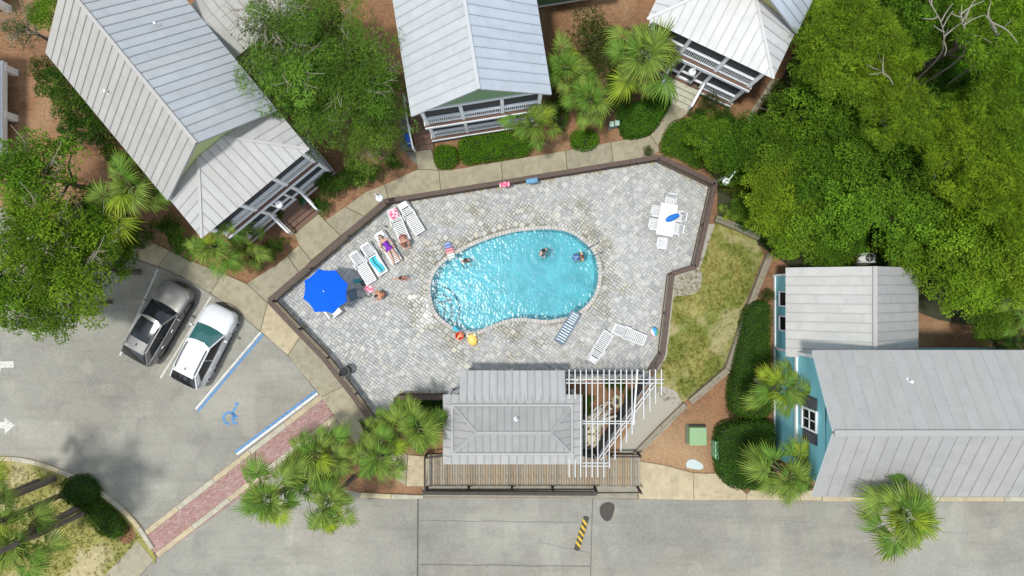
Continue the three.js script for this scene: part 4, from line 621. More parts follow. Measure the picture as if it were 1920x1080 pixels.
function crownGeo(seed, o) {                                // uneven crown: lobes carrying clumps, each clump a spray of leaves
  const r = rngOf(seed), L = new Leaves(), lobes = [[V(0, 0.1, 0), o.R * 0.55]];
  for (let i = 0; i < o.lobes; i++) { const a = i * 2.4 + r(), q = Math.sqrt((i + 0.6) / o.lobes); lobes.push([V(Math.cos(a) * o.R * 0.78 * q, (r() - 0.45) * o.H * 0.7 + 0.25 * o.H * (1 - q), Math.sin(a) * o.R * 0.78 * q), o.R * (0.22 + 0.2 * r())]); }
  const tot = lobes.reduce((s, l) => s + l[1] ** 2, 0);
  for (const [c, R] of lobes) {
    const n = Math.max(3, Math.round(o.clumps * R * R / tot)), lt = 0.8 + 0.4 * r(), lh = r();
    for (let i = 0; i < n; i++) {
      const d = rndDir(r); if (d.y < -0.25) d.y *= -0.7; d.normalize(); if (vnoise(d.x * 2.4 + c.x * 3 + 20, d.z * 2.4 + d.y * 2 + c.z * 3 + 20) < (o.gap ?? 0.33)) continue;
      const cr = o.clump * (0.6 + 0.8 * r()), q = c.clone().add(V(d.x * R, d.y * R * o.H / o.R * 0.9, d.z * R).multiplyScalar(0.7 + 0.4 * r())), tone = lt * (0.75 + 0.5 * r()), hue = clamp(lh * 0.6 + 0.5 * r());
      const m = Math.round(o.leaves * (0.6 + 0.6 * r()) * (cr / o.clump) ** 2);
      for (let k = 0; k < m; k++) {
        const e0 = rndDir(r); if (e0.y < -0.2) e0.y *= -1; e0.multiply(V(1.15, 0.7, 1.15)).addScaledVector(d, 0.35).normalize();
        const p = q.clone().addScaledVector(e0, cr * (0.35 + 0.75 * Math.sqrt(r()))), nn = e0.clone().lerp(V(0, 1, 0), 0.35).add(rndDir(r).multiplyScalar(0.55)).normalize();
        const e = rndDir(r).cross(nn).addScaledVector(e0, 0.7).addScaledVector(V(0, -1, 0), o.droop ?? 0.05).normalize(), t = tone * (0.8 + 0.4 * r()), y = clamp(hue + (r() - 0.5) * 0.5);
        L.leaf(p, e, nn, o.leaf * (0.65 + 0.7 * r()), o.leaf * o.slim, [0, 1, 2].map((w) => lerp(o.c0[w], o.c1[w], y) * t));
      }
    }
  }
  return L.build();
}
function pineGeo(seed, R, H, clumps, c0, c1) {              // whorls of needle tufts
  const r = rngOf(seed), L = new Leaves();
  for (let i = 0; i < clumps; i++) {
    const a = r() * 6.283, rad = R * Math.sqrt(r()), q = V(Math.cos(a) * rad, (r() - 0.4) * H * (1 - 0.55 * rad / R), Math.sin(a) * rad); if (vnoise(q.x * 1.5 + 40 + seed, q.z * 1.5 + 40) < 0.38) continue;
    const cr = 0.16 + 0.2 * r(), tone = 0.7 + 0.6 * r(), h = r();
    for (let k = 0; k < 34; k++) { const e = rndDir(r); if (e.y < -0.1) e.y *= -1; const o = q.clone().addScaledVector(e, cr * (0.3 + 0.7 * r())), t = tone * (0.8 + 0.4 * r()), y = clamp(h + (r() - 0.5) * 0.5), col = [0, 1, 2].map((m) => lerp(c0[m], c1[m], y) * t), nn = rndDir(r).add(V(0, 0.8, 0)).normalize(); for (let z = 0; z < 2; z++) { const dd = e.clone().add(rndDir(r).multiplyScalar(0.7)).normalize(), s = dd.clone().cross(nn).normalize().multiplyScalar(0.014); L.tri(o.clone().sub(s), o.clone().add(s), o.clone().addScaledVector(dd, 0.13 + 0.09 * r()), col); } }
  }
  return L.build();
}
function trunkGeo(seed, h, R, rad) {
  const r = rngOf(seed), list = [tube([V(0, 0, 0), V(0.1 * r(), h * 0.4, 0.1 * r()), V(0.2 * (r() - 0.5), h * 0.8, 0.2 * (r() - 0.5)), V(0, h * 1.1, 0)], rad, 7, rad * 0.4)];
  for (let i = 0; i < 7; i++) { const a = r() * 6.283, y = h * (0.5 + 0.4 * r()), l = R * (0.5 + 0.35 * r()); list.push(tube([V(0, y, 0), V(Math.cos(a) * l * 0.5, y + l * 0.35, Math.sin(a) * l * 0.5), V(Math.cos(a + 0.2) * l, y + l * 0.5, Math.sin(a + 0.2) * l)], rad * 0.45, 5, rad * 0.12)); }
  return uvBox(merge(list), 1);
}
const gr = { deep: [[0.05, 0.115, 0.008], [0.135, 0.245, 0.018]], mid: [[0.072, 0.15, 0.009], [0.195, 0.315, 0.024]], lime: [[0.11, 0.195, 0.010], [0.27, 0.375, 0.026]], grey: [[0.05, 0.085, 0.03], [0.13, 0.18, 0.075]] };
const cg = (s, pal, o = {}) => crownGeo(s, { R: 1.9, H: 1.6, lobes: 13, clumps: 190, leaves: 62, clump: 0.27, leaf: 0.11, slim: 0.55, c0: gr[pal][0], c1: gr[pal][1], ...o });
const crowns = {
  oak: [1, 2, 3].map((s) => cg(100 + s, 'mid')), dark: [1, 2].map((s) => cg(200 + s, 'deep')), lime: [1, 2].map((s) => cg(300 + s, 'lime')),
  elm: [1, 2, 3].map((s) => cg(400 + s, 'mid', { R: 2.0, H: 1.8, lobes: 14, clumps: 210, leaves: 70, clump: 0.3, leaf: 0.15, slim: 0.22, droop: 0.35, gap: 0.36, c0: [0.068, 0.14, 0.016], c1: [0.19, 0.30, 0.042] })),
  grey: [1].map((s) => cg(500 + s, 'grey', { R: 1.5, H: 1.2, lobes: 10, clumps: 120, leaves: 26, clump: 0.24, leaf: 0.09, gap: 0.4 })),
  shrub: [1, 2, 3].map((s) => cg(600 + s, 'mid', { R: 0.9, H: 0.75, lobes: 8, clumps: 90, leaves: 46, clump: 0.17, leaf: 0.085, c0: [0.03, 0.08, 0.008], c1: [0.085, 0.17, 0.016] })),
  olive: [1, 2].map((s) => cg(700 + s, 'mid', { R: 0.9, H: 0.8, lobes: 8, clumps: 80, leaves: 40, clump: 0.2, leaf: 0.10, slim: 0.35, gap: 0.36, c0: [0.035, 0.06, 0.012], c1: [0.10, 0.135, 0.03] })),
  pine: [1, 2, 3].map((s) => pineGeo(800 + s, 1.9, 1.5, 380, [0.10, 0.185, 0.009], [0.235, 0.345, 0.022])),
};
const crownM = [leafMat([1, 1, 1]), leafMat([0.86, 0.95, 0.85]), leafMat([1.12, 1.08, 0.9]), leafMat([0.95, 1.08, 1.0])];
const limbs = [1, 2].map((s) => { const r = rngOf(950 + s), list = []; for (let i = 0; i < 16; i++) { const a = i * 2.4 + r(), l = 0.9 + 0.9 * r(), y = 0.25 + 0.75 * r(); list.push(tube([V(Math.cos(a) * 0.15, -0.3, Math.sin(a) * 0.15), V(Math.cos(a + 0.15) * l * 0.45, y * 0.6, Math.sin(a + 0.15) * l * 0.45), V(Math.cos(a) * l * 0.8, y * 1.05, Math.sin(a) * l * 0.8), V(Math.cos(a - 0.2) * l * 1.1, y * 1.05, Math.sin(a - 0.2) * l * 1.1)], 0.035, 5, 0.008)); for (let k = 0; k < 3; k++) { const f = 0.4 + 0.5 * r(), o = V(Math.cos(a) * l * f, y * (0.5 + 0.5 * f), Math.sin(a) * l * f), b = a + (r() - 0.5) * 2.2; list.push(tube([o, o.clone().add(V(Math.cos(b) * 0.25, 0.15, Math.sin(b) * 0.25)), o.clone().add(V(Math.cos(b + 0.3) * 0.55, 0.2, Math.sin(b + 0.3) * 0.55))], 0.014, 4, 0.005)); } } return uvBox(merge(list), 1); });
const limbM = mat([0.26, 0.235, 0.18], { map: sp4, roughness: 0.95 });
const trunks = [1, 2, 3].map((s) => trunkGeo(900 + s, 3, 1.7, 0.13));
const rp = rngOf(3131);
function tree(name, label, cat, kind, px, py, h, s, group, sy = 1) { // px, py: where the middle of the crown is seen at height h
  const p = P(px, py, h), g = thing(name, label, cat, [p.x, 0, p.z], 0, group), q = Math.floor(rp() * 8), cl = crowns[kind];
  const c = part('crown', cl[q % cl.length], crownM[(q + Math.floor(px)) % 4], g); c.position.y = h; c.rotation.y = rp() * 6.28; c.scale.set(s * (0.93 + 0.14 * rp()), s * sy, s * (0.93 + 0.14 * rp()));
  if (kind === 'elm' || kind === 'oak' && name === 'leafy_tree' || kind === 'grey') { const b = part('branches', limbs[q % 2], limbM, g); b.position.y = h; b.rotation.y = q; b.scale.set(s, s * sy * 0.95, s); }
  const t = part(h > 1.5 ? 'trunk' : 'stem', trunks[q % 3], M.bark, g); t.scale.set(h > 1.5 ? s : s * 0.5, h / 3.3, h > 1.5 ? s : s * 0.5); t.rotation.y = rp() * 6.28; return g;
}
// the two big trees among the cottages
tree('leafy_tree', 'upper crown of the big broadleaf trees left of the grey cottage', 'tree', 'oak', 75, 330, 4.6, 1.3);
tree('leafy_tree', 'big broadleaf tree leaning over the parking bay at the left edge', 'tree', 'oak', 150, 505, 4.8, 1.35);
tree('leafy_tree', 'lowest broadleaf crown, its tip hanging over the open parking bays', 'tree', 'oak', 105, 570, 4.2, 0.95);
tree('leafy_tree', 'broadleaf tree crown cut by the left photo edge beside the parking lot', 'tree', 'oak', 12, 490, 4.4, 1.25);
tree('leafy_tree', 'middle crown among the big broadleaf trees at the left', 'tree', 'oak', 90, 430, 5.2, 1.25);
tree('leafy_tree', 'lower left broadleaf crown over the short white parking line', 'tree', 'oak', 40, 565, 4.2, 1.0);
tree('leafy_tree', 'broadleaf crown right of the middle one, beside the fan palm', 'tree', 'oak', 170, 445, 4.2, 1.0);
tree('leafy_tree', 'small broadleaf crown between the fan palm and the big left tree', 'tree', 'dark', 185, 405, 3.2, 1.0);
tree('leafy_tree', 'dark broadleaf crown tucked behind the big left tree near the path', 'tree', 'dark', 225, 460, 2.2, 0.8);
tree('weeping_tree', 'feathery green tree overhanging the right side of the grey cottage roof', 'tree', 'elm', 545, 110, 6.2, 1.2);
tree('weeping_tree', 'fine-leaved drooping tree between the grey cottage and the green cottage', 'tree', 'elm', 660, 150, 5.0, 1.3);
tree('weeping_tree', 'lower drooping tree crown beside the path left of the brown side stairs', 'tree', 'elm', 690, 265, 3.2, 0.85);
tree('weeping_tree', 'fine-leaved crown reaching the top of the photo left of the green cottage', 'tree', 'elm', 620, 50, 4.6, 1.0);
tree('weeping_tree', 'drooping crown close to the upper porch corner of the grey cottage', 'tree', 'elm', 595, 205, 4.4, 1.0);
tree('weeping_tree', 'light drooping crown against the left eave of the green cottage', 'tree', 'elm', 705, 195, 3.6, 0.85);
tree('grey_leaved_tree', 'sparse grey-green crown over the cottage side wing at the top', 'tree', 'grey', 520, 40, 6.8, 1.2);
// forest
const forest = [['pine', 1590, 85, 6.5, 1.15, 'bright yellow-green pine crown nearest the white porch roof'], ['pine', 1650, 120, 6, 0.85, 'yellow-green pine beside the pale bare trunks'], ['pine', 1880, 45, 7, 1.15, 'yellow-green pine in the top right corner'], ['pine', 1815, 290, 6, 1.1, 'yellow-green pine in the middle of the forest right side'], ['pine', 1905, 370, 6.2, 1.1, 'yellow-green pine cut by the right photo edge'], ['pine', 1680, 215, 6, 0.85, 'yellow-green pine below the bare trunks'], ['pine', 1895, 200, 6.5, 0.95, 'yellow-green pine at the right edge above the others'], ['pine', 1790, 215, 4.5, 0.6, 'small yellow-green pine between the bare branches'],
  ['oak', 1530, 40, 4.6, 1.1, 'mid-green tree at the top beside the white porch house'], ['dark', 1690, 30, 4.5, 1.2, 'dark tree at the top behind the bare trunks'], ['oak', 1540, 175, 4, 1.15, 'mid-green tree along the right wall of the porch house'], ['dark', 1610, 200, 3.6, 1.1, 'dark tree crown below the bright pine'], ['olive', 1480, 195, 2.4, 1.5, 'olive brushy tree below the porch house corner'], ['dark', 1500, 260, 3.2, 1.1, 'dark tree in the left part of the forest'], ['oak', 1590, 270, 3.8, 1.15, 'mid-green tree in the centre of the forest'], ['dark', 1650, 310, 3.2, 1.15, 'deep green tree above the forest hollow'], ['dark', 1720, 330, 3.4, 1.1, 'deep green tree right of the forest hollow'], ['oak', 1590, 380, 3.4, 1.15, 'mid-green tree above the low turquoise wing'], ['oak', 1680, 410, 3.6, 1.15, 'mid-green tree above the right slope of the wing roof'], ['oak', 1750, 445, 3.6, 1.1, 'mid-green tree at the upper right corner of the wing roof'], ['lime', 1840, 420, 4.2, 1.3, 'light green tree above the bare mulch patch'], ['lime', 1890, 480, 4.2, 1.15, 'light green tree at the right edge above the small palm'], ['lime', 1820, 540, 3, 0.95, 'light green bushy tree beside the bare mulch patch'], ['oak', 1850, 600, 2.4, 0.7, 'small green tree touching the long grey roof'],
  ['lime', 1446, 352, 3, 0.95, 'light green tree beside the lamp post at the fence corner'], ['dark', 1385, 270, 2.8, 0.95, 'dark tree above the fence corner lamp'], ['oak', 1330, 262, 2.2, 0.8, 'small leafy tree inside the bright ground cover'], ['lime', 1462, 410, 2.6, 0.85, 'light green tree right of the short mossy timber edge'], ['oak', 1490, 430, 2.8, 1.0, 'mid-green tree above the left wall of the low wing'], ['dark', 1520, 335, 3.2, 1.1, 'dark tree in the hollow left of centre'], ['oak', 1450, 290, 2.8, 1.0, 'mid-green tree right of the dark tree by the fence'], ['oak', 1545, 470, 2.6, 0.8, 'mid-green tree right above the wing roof left end'], ['dark', 1770, 235, 4, 1.1, 'dark tree between two pines at the right'], ['dark', 1590, 430, 2.4, 0.7, 'dark bush tree behind the air conditioner'], ['oak', 1700, 70, 4, 0.9, 'mid-green tree behind the bare trunks near the top'], ['lime', 1790, 365, 4, 1.0, 'light green crown in the forest above the light green tree'], ['oak', 1700, 485, 2.8, 0.8, 'mid-green tree against the right slope of the low wing']];
for (const [k, x, y, h, s, l] of forest) tree(k === 'pine' ? 'pine_tree' : 'forest_tree', l, 'tree', k === 'olive' ? 'olive' : k, x, y, h, s, 'trees of the forest at the right', k === 'pine' ? 0.9 : 1);
{ // forest understory: low growth nobody could count
  const poly = XZ([[1360, 345], [1290, 262], [1330, 235], [1395, 250], [1480, 150], [1560, -40], [2000, -40], [2000, 560], [1880, 560], [1760, 500], [1480, 478], [1440, 460], [1380, 400]]), r = rngOf(55), list = [];
  for (let i = 0; i < 1500; i++) { const x = lerp(9, 31, r()), z = lerp(-17, 1.5, r()); if (inside(poly, x, z)) list.push([x, z, r() * 6.28, [0.5 + 0.6 * r(), 0.55 + 0.55 * r(), 0.5 + 0.5 * r()], 0.6 + 0.5 * r(), 0.6 + 0.5 * r(), 0, 0, 0.15 + 0.5 * r()]); }
  const g = cg(610, 'deep', { R: 0.7, H: 0.6, lobes: 6, clumps: 34, leaves: 26, clump: 0.2, leaf: 0.11 });
  const im = blocks('understory', scene, list, g, leafMat([1, 1, 1]), 0.1); tag(im, 'dense low green undergrowth filling the forest floor at the right', 'undergrowth');
}
// bare pale trees standing in the forest
function bare(label, base, top, h, seed) {
  const b = P(base[0], base[1], 1.5), t = P(top[0], top[1], h), g = thing('bare_tree', label, 'tree', [0, 0, 0], 0, 'pale leafless trees in the forest'), r = rngOf(seed), at = (k) => V(lerp(b.x, t.x, k), h * Math.pow(k, 0.4), lerp(b.z, t.z, k)).add(V(0.08 * Math.sin(k * 9 + seed), 0, 0.08 * Math.cos(k * 7 + seed)));
  part('trunk', uvBox(tube([0, 0.25, 0.5, 0.75, 1].map(at), 0.06, 6, 0.016), 1), M.deadwood, g);
  for (let i = 0; i < 9; i++) { const k = 0.4 + 0.6 * i / 9, o = at(k), a = r() * 6.28, l = 0.5 + 0.8 * r(); part('branch', uvBox(tube([o, o.clone().add(V(Math.cos(a) * l * 0.5, l * 0.35, Math.sin(a) * l * 0.5)), o.clone().add(V(Math.cos(a + 0.15) * l, l * 0.6, Math.sin(a + 0.15) * l))], 0.035, 5, 0.012), 1), M.deadwood, g); }
}
bare('tall bare pale trunk reaching the top, left of the other leafless trees', [1712, 165], [1745, 5], 9, 2); bare('forked bare pale tree, middle one of the leafless trees', [1742, 155], [1795, 18], 9, 5); bare('bare pale tree with spreading twigs, right of the other leafless trees', [1798, 150], [1850, 30], 9, 8); bare('short broken bare tree below the bright pine', [1632, 165], [1650, 135], 7, 11);
// clipped hedges
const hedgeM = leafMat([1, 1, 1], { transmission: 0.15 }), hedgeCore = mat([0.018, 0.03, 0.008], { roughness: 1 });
function hedge(label, px, h, o = {}) {
  const top = smooth(XZ(px, h), 4), r = rngOf(Math.round(px[0][0] * 7 + px[0][1])), L = new Leaves(), lf = o.leaf ?? 0.085, c0 = o.c0 ?? [0.03, 0.085, 0.006], c1 = o.c1 ?? [0.065, 0.15, 0.012], bx = [1e9, -1e9, 1e9, -1e9]; for (const [x, z] of top) { bx[0] = Math.min(bx[0], x); bx[1] = Math.max(bx[1], x); bx[2] = Math.min(bx[2], z); bx[3] = Math.max(bx[3], z); }
  const put = (p, d) => { const up = d.clone().add(rndDir(r).multiplyScalar(0.8)).normalize(), e = rndDir(r).cross(up).normalize().addScaledVector(d, 0.3).normalize(), t = (0.7 + 0.6 * r()) * (0.8 + 0.4 * vnoise(p.x * 2 + 50, p.z * 2 + 50)), y = r(); L.leaf(p, e, up, lf * (0.7 + 0.6 * r()), lf * 0.55, [0, 1, 2].map((m) => lerp(c0[m], c1[m], y) * t)); };
  const A = (bx[1] - bx[0]) * (bx[3] - bx[2]), N = Math.round(A * (o.dens ?? 620));
  for (let i = 0; i < N; i++) { const x = lerp(bx[0], bx[1], r()), z = lerp(bx[2], bx[3], r()); if (!inside(top, x, z)) continue; const d = distTo(top, x, z), edge = 0.18 * Math.pow(1 - clamp(d / 0.22), 2); put(V(x, h - edge * (h > 0.4 ? 1 : 0.6) + (r() - 0.6) * 0.09 + 0.16 * (fbm(x * 1.7, z * 1.7, 2) - 0.5), z), V(0, 1, 0)); }
  const n = top.length; for (let i = 0; i < n; i++) { const [x0, z0] = top[i], [x1, z1] = top[(i + 1) % n], l = Math.hypot(x1 - x0, z1 - z0), k = Math.round(l * h * 330); const nx = (z1 - z0) / l, nz = -(x1 - x0) / l, s = inside(top, (x0 + x1) / 2 + nx * 0.05, (z0 + z1) / 2 + nz * 0.05) ? -1 : 1; for (let j = 0; j < k; j++) { const t = r(), w = (r() - 0.4) * 0.08; put(V(lerp(x0, x1, t) + nx * s * w, r() * h * 0.95, lerp(z0, z1, t) + nz * s * w), V(nx * s, 0.15, nz * s)); } }
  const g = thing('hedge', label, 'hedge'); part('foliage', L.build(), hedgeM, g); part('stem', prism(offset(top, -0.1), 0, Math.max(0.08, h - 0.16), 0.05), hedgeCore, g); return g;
}
hedge('small rounded clipped hedge beside the walk of the green cottage', [[816, 276], [836, 272], [851, 277], [854, 303], [842, 311], [820, 310], [814, 298]], 0.7, { c0: [0.05, 0.13, 0.004], c1: [0.085, 0.19, 0.008] });
hedge('long clipped rectangular hedge in front of the green cottage porch', [[862, 262], [905, 253], [960, 246], [992, 250], [994, 283], [955, 293], [905, 300], [868, 303], [861, 285]], 0.7, { c0: [0.05, 0.13, 0.004], c1: [0.085, 0.19, 0.008] });
hedge('round clipped bush at the path below the middle palm', [[1073, 250], [1085, 243], [1104, 243], [1120, 250], [1121, 266], [1108, 278], [1088, 279], [1074, 270]], 0.6, { c0: [0.05, 0.13, 0.004], c1: [0.085, 0.19, 0.008] });
hedge('bright green ground cover patch above the fence corner', [[1262, 228], [1290, 222], [1315, 240], [1320, 270], [1310, 315], [1275, 296], [1240, 284], [1244, 256]], 0.35, { c0: [0.05, 0.125, 0.004], c1: [0.09, 0.19, 0.01] });
hedge('broad bush mass along the bend of the path by the cream steps', [[1172, 205], [1200, 188], [1240, 175], [1258, 185], [1244, 215], [1222, 244], [1195, 253], [1172, 250]], 0.9, { leaf: 0.11 });
hedge('dark tall hedge along the left wall of the blue house', [[1412, 575], [1444, 568], [1446, 640], [1446, 700], [1449, 775], [1405, 785], [1378, 770], [1382, 700], [1395, 640]], 1.3, { c0: [0.025, 0.065, 0.005], c1: [0.06, 0.13, 0.013] });
hedge('big clipped square hedge beside the cream sidewalk and green utility box', [[1356, 806], [1380, 796], [1450, 795], [1455, 850], [1450, 915], [1405, 919], [1368, 912], [1352, 885]], 1.25, { c0: [0.022, 0.065, 0.005], c1: [0.05, 0.12, 0.012] });
hedge('dark round hedge on the island near the curb', [[112, 908], [128, 898], [152, 902], [170, 918], [172, 940], [150, 952], [122, 946], [110, 930]], 0.9, { c0: [0.012, 0.04, 0.003], c1: [0.035, 0.085, 0.008] });
hedge('low spreading hedge on the island below the dark round one', [[150, 952], [175, 940], [200, 955], [222, 980], [232, 998], [212, 1010], [190, 1005], [170, 985]], 0.6, { c0: [0.022, 0.07, 0.004], c1: [0.06, 0.13, 0.01] });
hedge('dark hedge between the fence corner and the pool house', [[745, 752], [790, 750], [828, 752], [828, 800], [790, 810], [750, 800]], 0.7, { c0: [0.012, 0.04, 0.003], c1: [0.035, 0.085, 0.008] });
// loose shrubs
const bushes = [['shrub', 618, 350, 0.7, 1.0, 'green shrub right of the grey cottage stairs'], ['shrub', 655, 335, 0.6, 0.9, 'green shrub at the path edge under the drooping tree'], ['shrub', 600, 385, 0.5, 0.6, 'small shrub at the right foot of the brown steps'], ['shrub', 690, 325, 0.7, 0.9, 'green shrub under the drooping tree nearest the fence lamp'], ['shrub', 735, 305, 0.5, 0.6, 'green shrub beside the grey stone pad'], ['shrub', 515, 465, 0.6, 0.8, 'round shrub left of the brown steps by the path'], ['olive', 480, 490, 0.5, 0.6, 'olive shrub at the path bend above the umbrella'], ['shrub', 345, 460, 0.7, 0.9, 'green shrub under the palms below the grey cottage'], ['shrub', 325, 425, 0.9, 0.9, 'green shrub at the lower left corner of the grey cottage'], ['olive', 270, 445, 1.0, 0.9, 'olive shrub between the left fan palm and the sidewalk'],
  ['shrub', 112, 160, 1.2, 1.3, 'green shrub against the upper left wall of the grey cottage'], ['shrub', 150, 195, 1.2, 1.43, 'second green shrub down the left wall of the grey cottage'], ['shrub', 190, 245, 1.2, 1.3, 'third green shrub down the left wall of the grey cottage'], ['olive', 85, 130, 0.8, 0.9, 'olive shrub nearest the white porch piers'], ['grey', 45, 50, 2.2, 0.8, 'thin pale-leaved young tree in the upper left mulch bed'], ['oak', 100, 25, 3.0, 0.6, 'bushy young tree at the back corner of the grey cottage'], ['shrub', 215, 290, 1.1, 0.8, 'green shrub beside the crown of the left fan palm'], ['shrub', 140, 245, 1.2, 1.04, 'green shrub at the upper edge of the left broadleaf trees'],
  ['olive', 1110, 75, 1.5, 1.6, 'brushy olive-green bush below the green side wing'], ['olive', 1150, 105, 1.4, 1.4, 'brushy olive bush left of the largest palm'], ['olive', 1095, 120, 1.2, 1.2, 'brushy olive bush between two palms by the green cottage'], ['shrub', 1155, 165, 1.0, 1.1, 'dark green shrub between the middle palms'], ['shrub', 1165, 205, 0.8, 0.9, 'green shrub behind the utility pedestals'], ['shrub', 1052, 220, 0.6, 0.7, 'green shrub right of the small front palm'], ['shrub', 1110, 205, 0.9, 0.9, 'green shrub under the middle palm'], ['olive', 1045, 190, 0.9, 0.9, 'dark shrub beside the right porch corner of the green cottage'], ['olive', 1330, 195, 0.5, 0.7, 'flowering shrub in front of the white porch railing'], ['shrub', 1355, 225, 0.8, 0.8, 'green shrub below the porch of the white-roofed cottage'], ['shrub', 1310, 215, 0.5, 0.55, 'small shrub at the right side of the cream steps'], ['olive', 1215, 285, 0.4, 0.35, 'small plant at the upper fence corner'],
  ['olive', 1375, 775, 0.4, 0.5, 'dry grassy tuft above the big square hedge'], ['olive', 1440, 555, 0.6, 0.5, 'loose shrub left of the corner of the low turquoise wing'], ['shrub', 690, 800, 0.5, 0.5, 'green shrub below the lower fence corner'], ['shrub', 1880, 640, 0.8, 0.7, 'green shrub at the upper eave of the blue house near the right edge'], ['shrub', 1500, 905, 0.8, 0.7, 'green shrub at the lower left corner of the blue house']];
for (const [k, x, y, h, s, l] of bushes) tree(k === 'grey' || k === 'oak' ? 'young_tree' : 'shrub', l, k === 'grey' || k === 'oak' ? 'tree' : 'shrub', k, x, y, h, s);

// ---------------------------------------------------------------- fan palms
function frondGeo(seed, dead = false, st = 0.85) {                     // one costapalmate leaf along +z, stalk then drooping fan
  const r = rngOf(seed), L = new Leaves(), lobes = 26, stalk = [0, 0.35, 0.7, 1].map((t) => V(0, 0.2 * Math.sin(t * 2.2) - 0.06 * t, st * t)), c0 = dead ? [0.16, 0.11, 0.05] : [0.07, 0.13, 0.014], c1 = dead ? [0.22, 0.16, 0.08] : [0.185, 0.265, 0.036];
  for (let i = 0; i < 3; i++) { const a = stalk[i], b = stalk[i + 1], s = V(0.022, 0, 0); L.tri(a.clone().sub(s), a.clone().add(s), b.clone().add(s), [0.12, 0.16, 0.04]); L.tri(a.clone().sub(s), b.clone().add(s), b.clone().sub(s), [0.12, 0.16, 0.04]); }
  const hub = stalk[3].clone();
  for (let i = 0; i < lobes; i++) {
    const t = i / (lobes - 1) * 2 - 1, a = t * 1.95, len = (0.58 + 0.26 * r()) * (1 - 0.22 * Math.abs(t)), k = 0.65 + 0.7 * r(), y = r() * 0.6 + 0.4 * (1 - Math.abs(t)), col = [0, 1, 2].map((m) => lerp(c0[m], c1[m], y) * k);
    const o = hub.clone().add(V(0, -0.03, 0.16 * (1 - Math.abs(t)))), d = V(Math.sin(a), 0.10 - 0.06 * Math.abs(t), Math.cos(a)), w = V(Math.cos(a), 0, -Math.sin(a)), fold = (i % 2 ? 1 : -1) * 0.012;
    const p = (q) => o.clone().addScaledVector(d, len * q).add(V(0, -0.62 * len * q * q + 0.03 * q - (dead ? 0.2 * q : 0), 0)), m1 = p(0.5), m2 = p(0.78), e = p(1).add(V(0, -0.06 * r(), 0)), hw = 0.024 * (1 + 0.3 * r());
    const a1 = m1.clone().addScaledVector(w, hw).add(V(0, fold, 0)), b1 = m1.clone().addScaledVector(w, -hw), a2 = m2.clone().addScaledVector(w, hw * 0.62), b2 = m2.clone().addScaledVector(w, -hw * 0.62);
    L.tri(o, a1, b1, col); L.tri(b1, a1, a2, col); L.tri(b1, a2, b2, col); L.tri(b2, a2, e, col.map((v, m) => v * (m === 0 ? 1.25 : 1.0)));
  }
  return L.build();
}
const fronds = [1, 2, 3, 4].map((s) => frondGeo(s * 13)), frondsIn = [5, 6, 7].map((s) => frondGeo(s * 13, false, 0.42)), frondM = [leafMat([1, 1, 1], { transmission: 0.25, roughness: 0.6, specularIntensity: 0.35 }), leafMat([1.45, 1.3, 0.85], { transmission: 0.25, roughness: 0.55 }), leafMat([0.7, 0.88, 0.95], { transmission: 0.2, roughness: 0.55 })];
const shaftM = mat([0.07, 0.085, 0.03], { roughness: 0.9 });
const deadF = frondGeo(99, true), deadM = leafMat([1, 1, 1], { transmission: 0.1 });
const palmTrunk = (() => { const list = [tube([V(0, 0, 0), V(0.04, 0.35, 0.02), V(-0.02, 0.7, 0.02), V(0, 1, 0)], 0.17, 9, 0.14)]; return uvBox(merge(list), 1); })();
function palm(label, px, py, h, s0, n0 = 22, o = {}) {
  const n = Math.round(n0 * 0.8), s = s0 * 0.98;
  const p = P(px, py, h), b = o.base ? P(o.base[0], o.base[1], 0) : p, g = thing('palm_tree', label, 'palm', [b.x, 0, b.z]), r = rngOf(Math.round(px * 3 + py)), off = V(p.x - b.x, h, p.z - b.z);
  const tk = part('trunk', o.base ? uvBox(tube([V(0, 0, 0), V(off.x * 0.25, h * 0.33, off.z * 0.25), V(off.x * 0.6, h * 0.68, off.z * 0.6), off.clone()], 0.15, 9, 0.12), 1) : palmTrunk, M.bark, g); if (!o.base) tk.scale.set(1.1, h, 1.1);
  part('crown_shaft', new THREE.SphereGeometry(0.15, 10, 8).translate(off.x, off.y - 0.12, off.z), shaftM, g);
  for (let i = 0; i < 3; i++) { const f = part('young_frond', fronds[i], frondM[0], g); f.position.copy(off).add(V(0, -0.35 * s, 0)); f.rotation.set(-1.05 - 0.12 * i, i * 2.1 + r(), 0, 'YXZ'); f.scale.setScalar(s * 0.62); }
  const fav = r() * 6.28, inner = Math.round(n * 0.42);
  for (let i = 0; i < n; i++) {
    const isIn = i < inner, az = isIn ? i * 2.4 + r() * 1.2 : (i - inner) / (n - inner) * 6.283 + (r() - 0.5) * 1.0, f = part('frond', isIn ? frondsIn[Math.floor(r() * 3)] : fronds[Math.floor(r() * 4)], frondM[r() < 0.13 ? 1 : r() < 0.35 ? 2 : 0], g), sc = s * (0.72 + 0.42 * r()) * (isIn ? 0.95 : 1 + 0.16 * Math.cos(az - fav));
    const pitch = isIn ? 0.35 + 0.75 * r() : -0.45 + 0.75 * r(); f.position.copy(off); f.rotation.set(-pitch, az, (r() - 0.5) * 0.9, 'YXZ'); f.scale.set(sc, sc, sc * (0.85 + 0.35 * r()));
  }
  for (let i = 0; i < (o.dead ?? 2); i++) { const f = part('dead_frond', deadF, deadM, g); f.position.copy(off).add(V(0, -0.15, 0)); f.rotation.set(1.25, r() * 6.28, 0, 'YXZ'); f.scale.setScalar(s * 0.8); }
  return g;
}
palm('fan palm between the big left tree and the grey cottage wall', 250, 350, 4.2, 1.35, 26);
palm('fan palm at the lower left porch corner of the grey cottage', 400, 462, 3.2, 1.05, 22);
